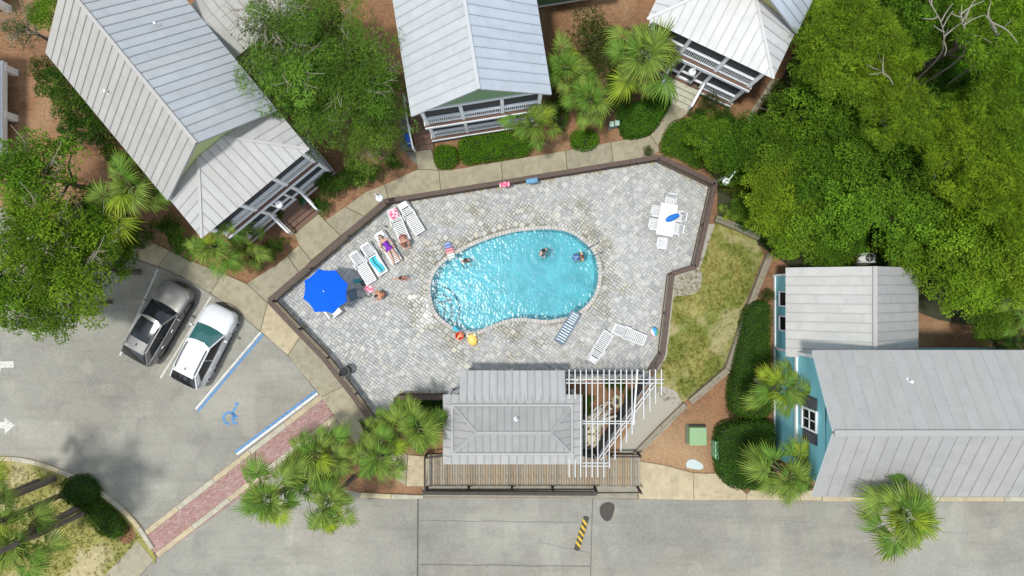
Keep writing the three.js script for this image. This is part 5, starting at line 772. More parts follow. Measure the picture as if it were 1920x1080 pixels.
palm('small yellowish fan palm in front of the grey cottage porch', 462, 462, 1.9, 0.8, 16);
palm('thin upright fan palm overlapping the porch roof edge', 412, 405, 4.4, 0.55, 12, { dead: 0 });
palm('fan palm in front of the green cottage with its trunk showing', 998, 233, 3.2, 1.0, 20, { base: [1001, 268] });
palm('fan palm against the right side of the green cottage roof', 1060, 132, 3.8, 1.0, 22);
palm('fan palm above the round clipped bush at the path', 1106, 188, 3.4, 1.05, 22, { base: [1098, 232] });
palm('largest fan palm, left of the white-roofed cottage porch', 1207, 108, 4.6, 1.45, 30);
palm('fan palm between the tall dark hedge and the blue house window', 1460, 728, 4.2, 1.15, 18);
palm('fan palm over the big square hedge at the blue house corner', 1478, 888, 4.2, 1.22, 26);
palm('fan palm at the road edge overlapping the eave of the blue house', 1694, 962, 7.2, 1.3, 30, { base: [1560, 868] });
palm('upper fan palm of the cluster beside the brick crossing', 592, 850, 4.2, 1.18, 26, { base: [655, 845] });
palm('left fan palm of the cluster overhanging the brick crossing', 505, 930, 5.2, 1.15, 28, { base: [632, 872] });
palm('lower fan palm of the cluster hanging over the road', 618, 940, 4.6, 1.08, 26, { base: [662, 895] });
palm('fan palm between the crossing cluster and the boardwalk', 715, 852, 3.8, 1.1, 24);
palm('fan palm at the left end of the pool house roof', 785, 800, 3.4, 1.15, 26);
palm('fan palm with yellow fronds just above the pool house palm', 712, 798, 2.6, 0.8, 16);
palm('fan palm in the lower left corner on the island', 35, 1008, 4.6, 1.3, 26);
palm('fan palm at the left photo edge above the island corner palm', -15, 945, 4.2, 0.95, 20);
palm('small fan palm at the right photo edge above the blue house roof', 1915, 590, 2.6, 0.95, 18);
palm('second small fan palm at the right edge touching the roof', 1922, 638, 2.4, 0.9, 18);
palm('yellow-green palmetto beside the mossy timber edge', 1374, 398, 0.6, 0.55, 12, { dead: 0 });
palm('tall palm on the island whose trunk leans off the left edge', -79, 1068, 9, 1.0, 9, { base: [166, 958] });
palm('tall palm on the island, middle trunk', -120, 1027, 9.2, 1.0, 9, { base: [111, 930] });
palm('tall palm on the island, uppermost trunk', -198, 1016, 9.4, 0.95, 9, { base: [72, 902] });

// grass: short blades over lawn and island
{
  const r = rngOf(71), blade = (() => { const L = new Leaves(), q = rngOf(5); for (let i = 0; i < 9; i++) { const d = rndDir(q); d.y = 0.7 + Math.abs(d.y); d.normalize(); L.leaf(V((q() - 0.5) * 0.1, 0, (q() - 0.5) * 0.1), d, V(d.z, 0.2, -d.x).normalize(), 0.07 + 0.05 * q(), 0.016, [0.8 + 0.4 * q(), 0.9 + 0.2 * q(), 0.8]); } return L.build(); })();
  const grow = (name, poly, n, x0, x1, z0, z1, label, y) => { const list = []; for (let i = 0; i < n; i++) { const x = lerp(x0, x1, r()), z = lerp(z0, z1, r()); if (!inside(poly, x, z)) continue; const a = fbm(x * 0.9 + 3, z * 0.9, 4), b = fbm(x * 3.4, z * 3.4 + 3, 3), t = sstep(0.36, 0.62, a * 0.7 + b * 0.3), s = sstep(0.5, 0.66, fbm(x * 0.6 + 73, z * 0.6, 4)); if (s > 0.6 && r() < s * 0.8) continue; const k = 0.8 + 0.4 * r(); list.push([x, z, r() * 6.28, [lerp(0.15, 0.29, t) * k, lerp(0.19, 0.25, t) * k, lerp(0.03, 0.075, t) * k], 0.8 + 0.6 * r(), 0.8 + 0.6 * r()]); } const im = blocks(name, scene, list, blade, leafMat([1, 1, 1], { transmission: 0.2 }), y); tag(im, label, 'grass'); };
  grow('lawn_grass', lawnPoly, 6000, 7.4, 14, -4.2, 7, 'short patchy green and straw grass covering the lawn', 0.012);
  grow('island_grass', XZ([[-300, 870], [0, 870], [50, 874], [97, 888], [139, 905], [178, 930], [217, 958], [250, 985], [262, 1008], [200, 1085], [-300, 1085]]), 3000, -30, -20, 9, 16.3, 'patchy dry grass on the planted island', 0.07);
}

// ---------------------------------------------------------------- cars
function loft(rings, closed = false) {                      // rings of equal length, smooth skin
  const n = rings[0].length, pos = [], idx = []; for (const r of rings) for (const p of r) pos.push(p[0], p[1], p[2]);
  for (let i = 0; i + 1 < rings.length; i++) for (let j = 0; j < (closed ? n : n - 1); j++) { const a = i * n + j, b = i * n + (j + 1) % n, c = a + n, d = b + n; idx.push(a, c, b, b, c, d); }
  const g = new THREE.BufferGeometry(); g.setAttribute('position', new THREE.Float32BufferAttribute(pos, 3)); g.setIndex(idx); g.computeVertexNormals(); return g;
}
function patch(a, b, c, d, bulge, nrm, n = 6) {             // curved quad a-b (bottom) to d-c (top)
  const rings = []; for (let i = 0; i <= n; i++) { const row = []; for (let j = 0; j <= n; j++) { const u = j / n, v = i / n, p = a.clone().lerp(b, u).lerp(d.clone().lerp(c, u), v), k = bulge * (1 - (2 * u - 1) ** 2) * (0.6 + 0.4 * (1 - (2 * v - 1) ** 2)); p.addScaledVector(nrm, k); row.push([p.x, p.y, p.z]); } rings.push(row); } return loft(rings);
}
function car(o) {
  const g = thing('parked_car', o.label, 'car', o.pos, o.turn, 'cars parked in the bays'); delete g.userData.group;
  const st = [[-2.34, 0.66, 0.78, 0.46], [-2.30, 0.80, 0.98, 0.36], [-2.1, 0.885, 1.06, 0.27], [-1.4, 0.925, 1.08, 0.23], [-0.5, 0.93, 1.07, 0.22], [0.5, 0.93, 1.05, 0.22], [1.0, 0.93, 1.03, 0.22], [1.5, 0.92, 0.98, 0.22], [1.95, 0.885, 0.91, 0.25], [2.2, 0.79, 0.81, 0.3], [2.31, 0.64, 0.70, 0.36], [2.34, 0.5, 0.6, 0.42]].map(([z, w, t, b]) => [z * (o.len ?? 1), w, t, b]);
  const ring = ([z, w, t, b]) => { const half = [[w * 0.93, b], [w * 0.995, lerp(b, t, 0.3)], [w, lerp(b, t, 0.55)], [w * 0.985, lerp(b, t, 0.8)], [w * 0.94, lerp(b, t, 0.93)], [w * 0.84, t], [w * 0.55, t + 0.025], [w * 0.3, t + 0.02], [0, t + 0.03]]; return [...half.map(([x, y]) => [x, y, z]), ...half.slice(0, -1).reverse().map(([x, y]) => [-x, y, z])]; };
  const rings = st.map(ring), cap = (r) => r.map(() => { return [0, r.reduce((s, p) => s + p[1], 0) / r.length, r[0][2]]; });
  const body = part('body', loft([cap(rings[0]), ...rings, cap(rings[rings.length - 1])]), o.paint, g);
  part('hood_crease', [bar(V(0.5, 1.05, 0.98), V(0.36, 0.925, 1.98), 0.022, 0.02), bar(V(-0.5, 1.05, 0.98), V(-0.36, 0.925, 1.98), 0.022, 0.02)], o.paint, body);
  const F = 1.02, T = 0.22, rT = -1.45, rB = -2.2, yb = 1.05, yt = 1.60, wb = 0.815, wt = 0.63;
  const fbL = V(-wb, yb, F), fbR = V(wb, yb, F), ftL = V(-wt, yt, T), ftR = V(wt, yt, T), rbL = V(-wb + 0.02, yb + 0.02, rB), rbR = V(wb - 0.02, yb + 0.02, rB), rtL = V(-wt, yt, rT), rtR = V(wt, yt, rT);
  part('windscreen', patch(fbL, fbR, ftR, ftL, 0.16, V(0, 0.45, 0.9)), o.screen ?? M.glass, g);
  part('rear_window', patch(rbR, rbL, rtL, rtR, 0.09, V(0, 0.2, -1)), M.glass, g);
  for (const s of [-1, 1]) {
    const q = (x, y, z) => V(s * x, y, z), N = V(s, 0.2, 0), pb = q(wb - 0.012, yb + 0.015, -1.72), pt = q(wt, yt, -1.12);
    part('side_window', patch(q(wb, yb, F), pb, pt, q(wt, yt, T), 0.05, N), M.glass, g);
    part('rear_quarter', patch(pb, q(wb - 0.02, yb + 0.02, rB), q(wt, yt, rT), pt, 0.03, N), o.paint, g);
  }
  const roofAt = (u, v) => { const z = lerp(T, rT, v), x = lerp(-wt, wt, u); return [x, yt + 0.075 * (1 - (2 * u - 1) ** 2) * 0.9 + 0.03 * Math.sin(v * Math.PI) + 0.004, z + (v === 0 ? 0.14 * (1 - (2 * u - 1) ** 2) : v === 1 ? -0.12 * (1 - (2 * u - 1) ** 2) : 0)]; };
  const R = []; for (let j = 0; j <= 10; j++) { const row = []; for (let i = 0; i <= 8; i++) row.push(roofAt(i / 8, j / 10)); R.push(row); } const roof = part('roof', loft(R), o.paint, g);
  if (o.glassRoof) { const G = []; for (let j = 0; j <= 10; j++) { const row = []; for (let i = 0; i <= 8; i++) { const p = roofAt(lerp(0.06, 0.94, i / 8), lerp(0.03, 0.72, j / 10)); p[1] += 0.006; row.push(p); } G.push(row); } part('glass_roof', loft(G), M.glass, roof); }
  part('spoiler', rbox(1.16, 0.04, 0.16, 0, yt + 0.03, rT - 0.09, 0.018), o.paint, roof);
  part('antenna', rbox(0.04, 0.06, 0.14, 0, yt + 0.12, rT + 0.18, 0.018), M.dark, roof);
  for (const s of [-1, 1]) {
    part('pillar', [bar(V(s * wb, yb, F), V(s * wt, yt + 0.01, T), 0.07, 0.05), bar(V(s * (wb - 0.02), yb, rB), V(s * wt, yt + 0.01, rT), 0.07, 0.06), bar(V(s * wt, yt + 0.005, T), V(s * wt, yt + 0.005, rT), 0.07, 0.05), bar(V(s * (wb + 0.01), yb, -0.45), V(s * (wt + 0.02), yt, -0.5), 0.03, 0.07)], o.pillar ?? o.paint, g);
    part('belt_trim', bar(V(s * (wb + 0.035), yb + 0.005, F - 0.05), V(s * (wb + 0.015), yb + 0.02, rB + 0.1), 0.04, 0.03), o.trim ?? M.dark, g);
    if (o.rails) part('roof_rail', tube([V(s * 0.56, yt + 0.05, 0.05), V(s * 0.565, yt + 0.11, -0.1), V(s * 0.565, yt + 0.11, -1.28), V(s * 0.56, yt + 0.05, -1.42)], 0.026, 6), o.railM ?? M.dark, g);
    part('sill', rbox(0.1, 0.12, 2.1, s * 0.90, 0.26, 0, 0.03), M.dark, g);
    part('door_handle', [rbox(0.03, 0.035, 0.2, s * 0.935, 0.9, 0.02, 0.012), rbox(0.03, 0.035, 0.2, s * 0.935, 0.9, -1.0, 0.012)], o.handle ?? o.paint, g);
    const mir = part('wing_mirror', rbox(0.2, 0.14, 0.12, s * 1.03, 1.08, 0.78, 0.05, 3), o.paint, g); part('mirror_stalk', bar(V(s * 0.88, 1.03, 0.8), V(s * 0.98, 1.06, 0.78), 0.05, 0.04), M.dark, mir);
    part('headlight', patch(V(s * 0.52, 0.74, 2.26), V(s * 0.86, 0.78, 1.98), V(s * 0.84, 0.89, 1.93), V(s * 0.5, 0.83, 2.2), 0.03, V(s * 0.4, 0.3, 0.9), 4), pmat([0.55, 0.57, 0.6], { roughness: 0.1, clearcoat: 1 }), g);
    part('tail_light', patch(V(s * 0.9, 0.9, -1.95), V(s * 0.56, 0.9, -2.33), V(s * 0.56, 1.06, -2.28), V(s * 0.86, 1.09, -1.95), 0.03, V(s * 0.4, 0.2, -0.9), 4), pmat([0.32, 0.012, 0.015], { roughness: 0.15, clearcoat: 1 }), g);
    for (const z of [1.4, -1.36]) {
      const w = new THREE.Group(); w.name = 'wheel'; w.position.set(s * 0.815, 0.36, z); g.add(w);
      part('tyre', [new THREE.TorusGeometry(0.285, 0.085, 10, 28).rotateY(Math.PI / 2), new THREE.CylinderGeometry(0.35, 0.35, 0.17, 28, 1, true).rotateZ(Math.PI / 2)], M.rubber, w);
      part('rim', [new THREE.TorusGeometry(0.235, 0.022, 8, 28).rotateY(Math.PI / 2).translate(s * 0.085, 0, 0), ...[0, 1, 2, 3, 4].map((k) => bar(V(s * 0.085, 0, 0), V(s * 0.085, 0.235 * Math.cos(k * 1.2566), 0.235 * Math.sin(k * 1.2566)), 0.05, 0.03)), new THREE.CylinderGeometry(0.05, 0.05, 0.03, 12).rotateZ(Math.PI / 2).translate(s * 0.09, 0, 0), new THREE.CylinderGeometry(0.23, 0.23, 0.02, 24).rotateZ(Math.PI / 2).translate(s * 0.03, 0, 0)], o.rim ?? M.steel, w);
      part('wheel_arch', new THREE.TorusGeometry(0.41, 0.035, 6, 20, Math.PI * 1.08).rotateZ(-0.04 * Math.PI).rotateY(Math.PI / 2).translate(s * 0.915, 0.36, z), o.arch ?? M.dark, g);
    }
  }
  part('grille', patch(V(-0.46, 0.56, 2.34), V(0.46, 0.56, 2.34), V(0.5, 0.74, 2.29), V(-0.5, 0.74, 2.29), 0.04, V(0, 0, 1), 4), M.dark, g);
  part('front_bumper', loft([[-0.84, 0.4, 1.98], [-0.6, 0.38, 2.27], [0, 0.37, 2.4], [0.6, 0.38, 2.27], [0.84, 0.4, 1.98]].map(([x, y, z]) => [[x, y - 0.1, z], [x * 1.01, y, z + 0.03], [x, y + 0.1, z + 0.01]])), M.dark, g);
  part('rear_bumper', loft([[-0.85, 0.45, -2.0], [-0.62, 0.45, -2.31], [0, 0.45, -2.39], [0.62, 0.45, -2.31], [0.85, 0.45, -2.0]].map(([x, y, z]) => [[x, y + 0.13, z], [x * 1.01, y, z - 0.03], [x, y - 0.13, z]])), o.bumper ?? o.paint, g);
  part('wiper', [bar(V(-0.35, 1.11, 0.99), V(0.2, 1.13, 0.97), 0.02, 0.02), bar(V(0.15, 1.12, 1.01), V(0.62, 1.12, 0.93), 0.02, 0.02)], M.dark, g);
  return g;
}
car({ label: 'silver suv with dark glass roof parked in the left bay', pos: [-19.0, 0.012, 1.85], turn: Math.atan2(0.5, -0.866), paint: pmat([0.145, 0.142, 0.136], { roughness: 0.45, metalness: 0.3, clearcoat: 0.7, clearcoatRoughness: 0.1 }), glassRoof: true, trim: mat([0.12, 0.12, 0.12], { roughness: 0.4 }), rails: true, railM: mat([0.09, 0.09, 0.09], { roughness: 0.4 }), handle: M.steel, arch: M.dark, rim: mat([0.1, 0.1, 0.1], { metalness: 0.7, roughness: 0.35 }) });
car({ label: 'white suv with black roof rails parked in the right bay', pos: [-16.5, 0.012, 3.08], turn: Math.atan2(0.45, -0.893), paint: pmat([0.52, 0.53, 0.54], { roughness: 0.45, clearcoat: 0.7, clearcoatRoughness: 0.1 }), rails: true, screen: mat([0.035, 0.12, 0.12], { roughness: 0.08 }), len: 0.97, arch: mat([0.5, 0.51, 0.52]) });

// ---------------------------------------------------------------- blue umbrella with its table and chair
{
  const c = P(608, 546, 2.45), g = thing('patio_umbrella', 'large bright blue octagonal umbrella at the left end of the deck', 'umbrella', [c.x, 0.08, c.z]), blue = pmat([0.006, 0.10, 0.66], { roughness: 0.95, specularIntensity: 0.2, transmission: 0.12, thickness: 0 }), hub = V(0, 2.46, 0), rim = [], r = 1.2, n = 8;
  for (let i = 0; i < n; i++) { const a = (i + 0.5) / n * Math.PI * 2 + 0.07; rim.push(V(Math.cos(a) * r, 2.2, Math.sin(a) * r)); }
  for (let i = 0; i < n; i++) {
    const a = rim[i], b = rim[(i + 1) % n], rows = []; for (let k = 0; k <= 8; k++) { const t = k / 8, row = []; for (let j = 0; j <= 6; j++) { const u = j / 6, p = a.clone().lerp(b, u), in1 = 1 - 0.05 * 4 * u * (1 - u); const q = hub.clone().lerp(V(p.x * in1, p.y, p.z * in1), t); q.y += -0.035 * 4 * u * (1 - u) * t - 0.05 * Math.sin(t * Math.PI) * 0; row.push([q.x, q.y, q.z]); } rows.push(row); }
    const pn = part('canopy_panel', loft(rows), blue, g);
    const val = []; for (let j = 0; j <= 6; j++) { const u = j / 6, p = a.clone().lerp(b, u), k = 1 - 0.05 * 4 * u * (1 - u), y = p.y - 0.035 * 4 * u * (1 - u); val.push([[p.x * k, y, p.z * k], [p.x * k * 1.012, y - 0.1, p.z * k * 1.012]]); } part('valance', loft(val), pmat([0.02, 0.16, 0.78], { roughness: 0.85 }), pn);
    part('rib', bar(hub.clone().setY(2.41), a.clone().setY(a.y - 0.02), 0.018, 0.018), M.white, g);
  }
  part('pole', cyl(0.022, 0.022, 2.44, 0, 1.22, 0), M.white, g); part('finial', [new THREE.SphereGeometry(0.035, 10, 8).translate(0, 2.49, 0)], M.white, g); part('base', [cyl(0.24, 0.2, 0.1, 0, 0.05, 0, 20)], M.dark, g);
}
function slatChair(label, p, turn, m = M.plastic, group) {
  const g = thing('plastic_chair', label, 'chair', p, turn, group);
  part('seat_frame', [bar(V(-0.24, 0.42, -0.24), V(-0.24, 0.44, 0.26), 0.05, 0.04), bar(V(0.24, 0.42, -0.24), V(0.24, 0.44, 0.26), 0.05, 0.04), bar(V(-0.24, 0.44, 0.25), V(0.24, 0.44, 0.25), 0.05, 0.04), bar(V(-0.24, 0.42, -0.22), V(0.24, 0.42, -0.22), 0.04, 0.04)], m, g);
  for (let i = 0; i < 5; i++) part('slat', rbox(0.075, 0.02, 0.46, -0.18 + i * 0.09, 0.44, 0.0, 0.006, 1), m, g);
  part('backrest', [bar(V(-0.23, 0.42, -0.22), V(-0.22, 0.88, -0.36), 0.05, 0.05), bar(V(0.23, 0.42, -0.22), V(0.22, 0.88, -0.36), 0.05, 0.05), bar(V(-0.23, 0.88, -0.36), V(0.23, 0.88, -0.36), 0.06, 0.09), ...[-2, -1, 0, 1, 2].map((k) => bar(V(k * 0.085, 0.46, -0.235), V(k * 0.085, 0.87, -0.355), 0.05, 0.015))], m, g);
  for (const s of [-1, 1]) { part('armrest', [rbox(0.06, 0.03, 0.5, s * 0.28, 0.64, -0.02, 0.012), bar(V(s * 0.27, 0.02, 0.24), V(s * 0.28, 0.64, 0.2), 0.045, 0.045)], m, g); part('leg', bar(V(s * 0.26, 0.02, -0.28), V(s * 0.24, 0.44, -0.22), 0.05, 0.05), m, g); part('leg', bar(V(s * 0.26, 0.02, 0.27), V(s * 0.24, 0.43, 0.24), 0.05, 0.05), m, g); }
  return g;
}
slatChair('white slatted chair half hidden under the lower edge of the blue umbrella', P(630, 582, 0.3).setY(0.08), 2.2);
slatChair('blue-grey chair in the shadow at the right of the blue umbrella', P(664, 553, 0.3).setY(0.08), -1.2, mat([0.12, 0.16, 0.2]));

// ---------------------------------------------------------------- sun loungers
function lounger(label, a, b, o = {}) {                     // a: head end, b: foot end, as seen in the photo
  const p = P(a[0], a[1], 0.5), q = P(b[0], b[1], 0.35), d = q.clone().sub(p).setY(0), L = 1.9, mid = p.clone().add(q).multiplyScalar(0.5), m = o.m ?? M.plastic, w = o.w ?? 0.64, tilt = o.tilt ?? 0.22;
  const g = thing('sun_lounger', label, 'sun lounger', [mid.x, 0.08, mid.z], Math.atan2(d.x, d.z), o.group), hz = -0.22, sy = 0.34;
  part('frame', [rbox(0.07, 0.09, 1.9, -w / 2 + 0.035, sy - 0.05, 0, 0.025), rbox(0.07, 0.09, 1.9, w / 2 - 0.035, sy - 0.05, 0, 0.025), rbox(w, 0.08, 0.09, 0, sy - 0.04, 0.93, 0.03), rbox(w - 0.1, 0.07, 0.07, 0, sy - 0.07, -0.9, 0.02)], o.frame ?? m, g);
  const n = o.strap ? 7 : 11, z0 = hz + 0.03, z1 = 0.88;
  if (o.strap) for (let i = 0; i < n; i++) for (const s of [-1, 1]) part('strap', rbox(w / 2 - 0.075, 0.014, 0.085, s * (w / 4 - 0.025), sy, lerp(z0, z1, (i + 0.5) / n), 0.005, 1), m, g);
  else { for (let i = 0; i < n; i++) part('slat', rbox(w - 0.13, 0.022, (z1 - z0) / n - 0.042, 0, sy, lerp(z0, z1, (i + 0.5) / n), 0.006, 1), m, g); }
  const back = new THREE.Group(); back.name = 'backrest'; back.position.set(0, sy, hz); back.rotation.x = tilt; g.add(back);
  const bl = 0.72; part('back_frame', [rbox(0.06, 0.05, bl, -w / 2 + 0.09, 0, -bl / 2, 0.02), rbox(0.06, 0.05, bl, w / 2 - 0.09, 0, -bl / 2, 0.02), rbox(w - 0.12, 0.055, o.pad ? 0.34 : 0.1, 0, 0.003, o.pad ? -bl + 0.15 : -bl + 0.03, 0.025)], o.frame ?? m, back);
  const k = o.strap ? 5 : o.pad ? 4 : 8, e = o.pad ? bl - 0.36 : bl - 0.06; for (let i = 0; i < k; i++) { if (o.strap) for (const s of [-1, 1]) part('strap', rbox(w / 2 - 0.1, 0.014, 0.085, s * (w / 4 - 0.04), 0.01, -e * (i + 0.5) / k, 0.005, 1), m, back); else part('slat', rbox(w - 0.2, 0.02, e / k - 0.04, 0, 0.005, -e * (i + 0.5) / k, 0.006, 1), m, back); }
  for (const [x, z] of [[-1, -0.75], [1, -0.75], [-1, 0.75], [1, 0.75]]) part('leg', bar(V(x * (w / 2 - 0.05), 0, z), V(x * (w / 2 - 0.04), sy - 0.06, z * 0.97), 0.06, 0.08), o.frame ?? m, g);
  if (!o.strap) for (const s of [-1, 1]) part('armrest', [rbox(0.05, 0.03, 0.34, s * (w / 2 + 0.01), sy + 0.15, hz + 0.05, 0.012), bar(V(s * (w / 2 + 0.01), sy - 0.02, hz + 0.18), V(s * (w / 2 + 0.01), sy + 0.15, hz + 0.14), 0.035, 0.035)], m, g);
  return g;
}
const GL = 'row of white loungers by the left fence';
const lg1 = lounger('white lounger nearest the fence lamp, empty with a smooth head end', [757, 386], [784, 430], { group: GL, pad: true });
const lg2 = lounger('white lounger with a pink patterned towel on its head end', [736, 397], [758, 447], { group: GL, pad: true });
const lg3 = lounger('white lounger on which the woman in the purple swimsuit lies', [712, 440], [742, 487], { group: GL, pad: true });
const lg4 = lounger('white lounger with a turquoise towel on its foot end', [685, 461], [716, 509], { group: GL });
const lg5 = lounger('empty white slatted lounger nearest the blue umbrella', [664, 476], [695, 526], { group: GL });
const lg6 = lounger('white slatted lounger near the right fence with its head to the left', [1154, 616], [1205, 637], {});
const lg7 = lounger('white lounger below the pool with its raised flat head end at lower left', [1112, 674], [1138, 630], { pad: true, tilt: 0.35 });
const lg8 = lounger('steel blue strap lounger at the lower right edge of the pool', [1080, 588], [1049, 640], { strap: true, m: mat([0.42, 0.5, 0.58], { roughness: 0.5 }), frame: mat([0.10, 0.15, 0.20], { roughness: 0.4 }), w: 0.6, tilt: 0.08 });
function cloth(name, label, host, w, l, z, m, y, tilt = 0, seed = 1, ry = 0) { // towel laid over something, in the host's own axes
  const rows = [], n = 14; for (let i = 0; i <= n; i++) { const row = []; for (let j = 0; j <= n; j++) { const u = (j / n - 0.5) * w, v = (i / n - 0.5) * l; row.push([u + 0.02 * (vnoise(v * 9 + seed, seed) - 0.5), 0.03 * vnoise(u * 9 + seed * 5, v * 9) - v * Math.tan(tilt), v + 0.03 * (vnoise(u * 7 + seed, seed * 3) - 0.5)]); } rows.push(row); }
  const g = loft(rows), o = single(name, uvFit(g, w, l), m, label, 'towel'); o.position.copy(host.position).add(V(0, y, z).applyAxisAngle(V(0, 1, 0), host.rotation.y)); o.rotation.y = host.rotation.y + ry; return o;
}
function uvFit(g, w, l) { const p = g.attributes.position, uv = new Float32Array(p.count * 2); for (let i = 0; i < p.count; i++) { uv[i * 2] = p.getX(i) / w + 0.5; uv[i * 2 + 1] = p.getZ(i) / l + 0.5; } g.setAttribute('uv', new THREE.BufferAttribute(uv, 2)); return g; }
const pinkT = tex(64, 64, (x, y) => { const n = fbm(x / 11, y / 11, 3); return n > 0.55 ? [0.62, 0.1, 0.19] : n > 0.42 ? [0.7, 0.36, 0.42] : [0.75, 0.62, 0.64]; });
cloth('beach_towel', 'pink and white patterned towel on the head end of a lounger', lg2, 0.5, 0.5, -0.64, mat('#fff', { map: pinkT, roughness: 0.95 }), 0.46, -0.22 * -1, 3);
const tealT = tex(64, 64, (x, y) => { const d = Math.abs(x - 32 + 8 * Math.sin(y / 12)); return d < 6 ? [0.02, 0.16, 0.20] : d > 27 ? [0.6, 0.7, 0.7] : [0.06, 0.42, 0.5]; });
cloth('beach_towel', 'turquoise towel with a dark stripe on the foot end of a lounger', lg4, 0.48, 0.95, 0.36, mat('#fff', { map: tealT, roughness: 0.95 }), 0.365, 0, 8);

// ---------------------------------------------------------------- dining table with chairs
{
  const c = P(1250, 412, 0.73), A = Math.atan2(-10.5, 60), g = thing('dining_table', 'white rectangular plastic table at the upper right of the deck', 'table', [c.x, 0.08, c.z], A);
  part('tabletop', rbox(0.94, 0.05, 1.74, 0, 0.71, 0, 0.02), M.plastic, g); part('apron', [box(0.8, 0.08, 0.03, 0, 0.65, 0.78), box(0.8, 0.08, 0.03, 0, 0.65, -0.78), box(0.03, 0.08, 1.5, 0.39, 0.65, 0), box(0.03, 0.08, 1.5, -0.39, 0.65, 0)], M.plastic, g); for (const [x, z] of [[-0.38, -0.76], [0.38, -0.76], [-0.38, 0.76], [0.38, 0.76]]) part('leg', rbox(0.07, 0.66, 0.07, x, 0.34, z, 0.015), M.plastic, g);
  const at = (x, z) => V(x, 0.08, z).applyAxisAngle(V(0, 1, 0), A).add(V(c.x, 0, c.z)), G = 'white chairs round the table';
  slatChair('white chair at the upper end of the white table', at(0.05, -1.02), A, M.plastic, G); slatChair('white chair at the lower end of the table, pulled out and turned', at(0.02, 1.28), A + Math.PI + 0.35 - 1.9, M.plastic, G);
  slatChair('white chair on the left side of the table, upper one', at(-0.56, -0.36), A + Math.PI / 2, M.plastic, G); slatChair('white chair on the left side of the table, lower one', at(-0.58, 0.36), A + Math.PI / 2, M.plastic, G);
  slatChair('white chair on the right side of the table by the blue towel', at(0.6, -0.3), A - Math.PI / 2, M.plastic, G); slatChair('white chair on the right side of the table, lower one', at(0.56, 0.4), A - Math.PI / 2, M.plastic, G);
  const u = thing('folded_umbrella', 'closed blue umbrella lying across the white table', 'umbrella', P(1261, 408, 0.8).setY(0.86), Math.atan2(1, -0.45));
  const rings = []; for (let i = 0; i <= 10; i++) { const t = i / 10, R = (0.035 + 0.1 * Math.sin(Math.pow(t, 0.7) * 2.7)), row = []; for (let k = 0; k <= 16; k++) { const a = k / 16 * 6.2832, q = R * (1 + 0.22 * Math.cos(a * 8)); row.push([Math.cos(a) * q, Math.sin(a) * q * 0.7, lerp(-0.42, 0.36, t)]); } rings.push(row); }
  part('canopy', loft(rings), mat([0.01, 0.14, 0.50], { roughness: 0.85 }), u); part('shaft', new THREE.CylinderGeometry(0.016, 0.016, 0.98, 8).rotateX(Math.PI / 2), M.white, u); part('handle', new THREE.CylinderGeometry(0.02, 0.02, 0.14, 8).rotateX(Math.PI / 2).translate(0, 0, 0.54), M.dark, u);
}

// ---------------------------------------------------------------- lamp posts
function lampPost(label, base, tipPx, h) {
  const b = P(base[0], base[1], 0), t = P(tipPx[0], tipPx[1], h - 0.3), g = thing('lamp_post', label, 'street lamp', [b.x, 0, b.z]);
  part('pole', [cyl(0.06, 0.045, h, 0, h / 2, 0, 12), cyl(0.11, 0.08, 0.25, 0, 0.12, 0, 12)], mat([0.3, 0.32, 0.33], { roughness: 0.5 }), g);
  lampShade(g, V(0, h - 0.02, 0), V(t.x - b.x, h - 0.32, t.z - b.z), 0.2, 0.2);
}
lampPost('lamp post with round white shade at the upper left fence corner', [725, 379], [710, 370], 3.0);
lampPost('lamp post with round white shade at the right fence corner by the forest', [1340, 342], [1364, 339], 3.2);

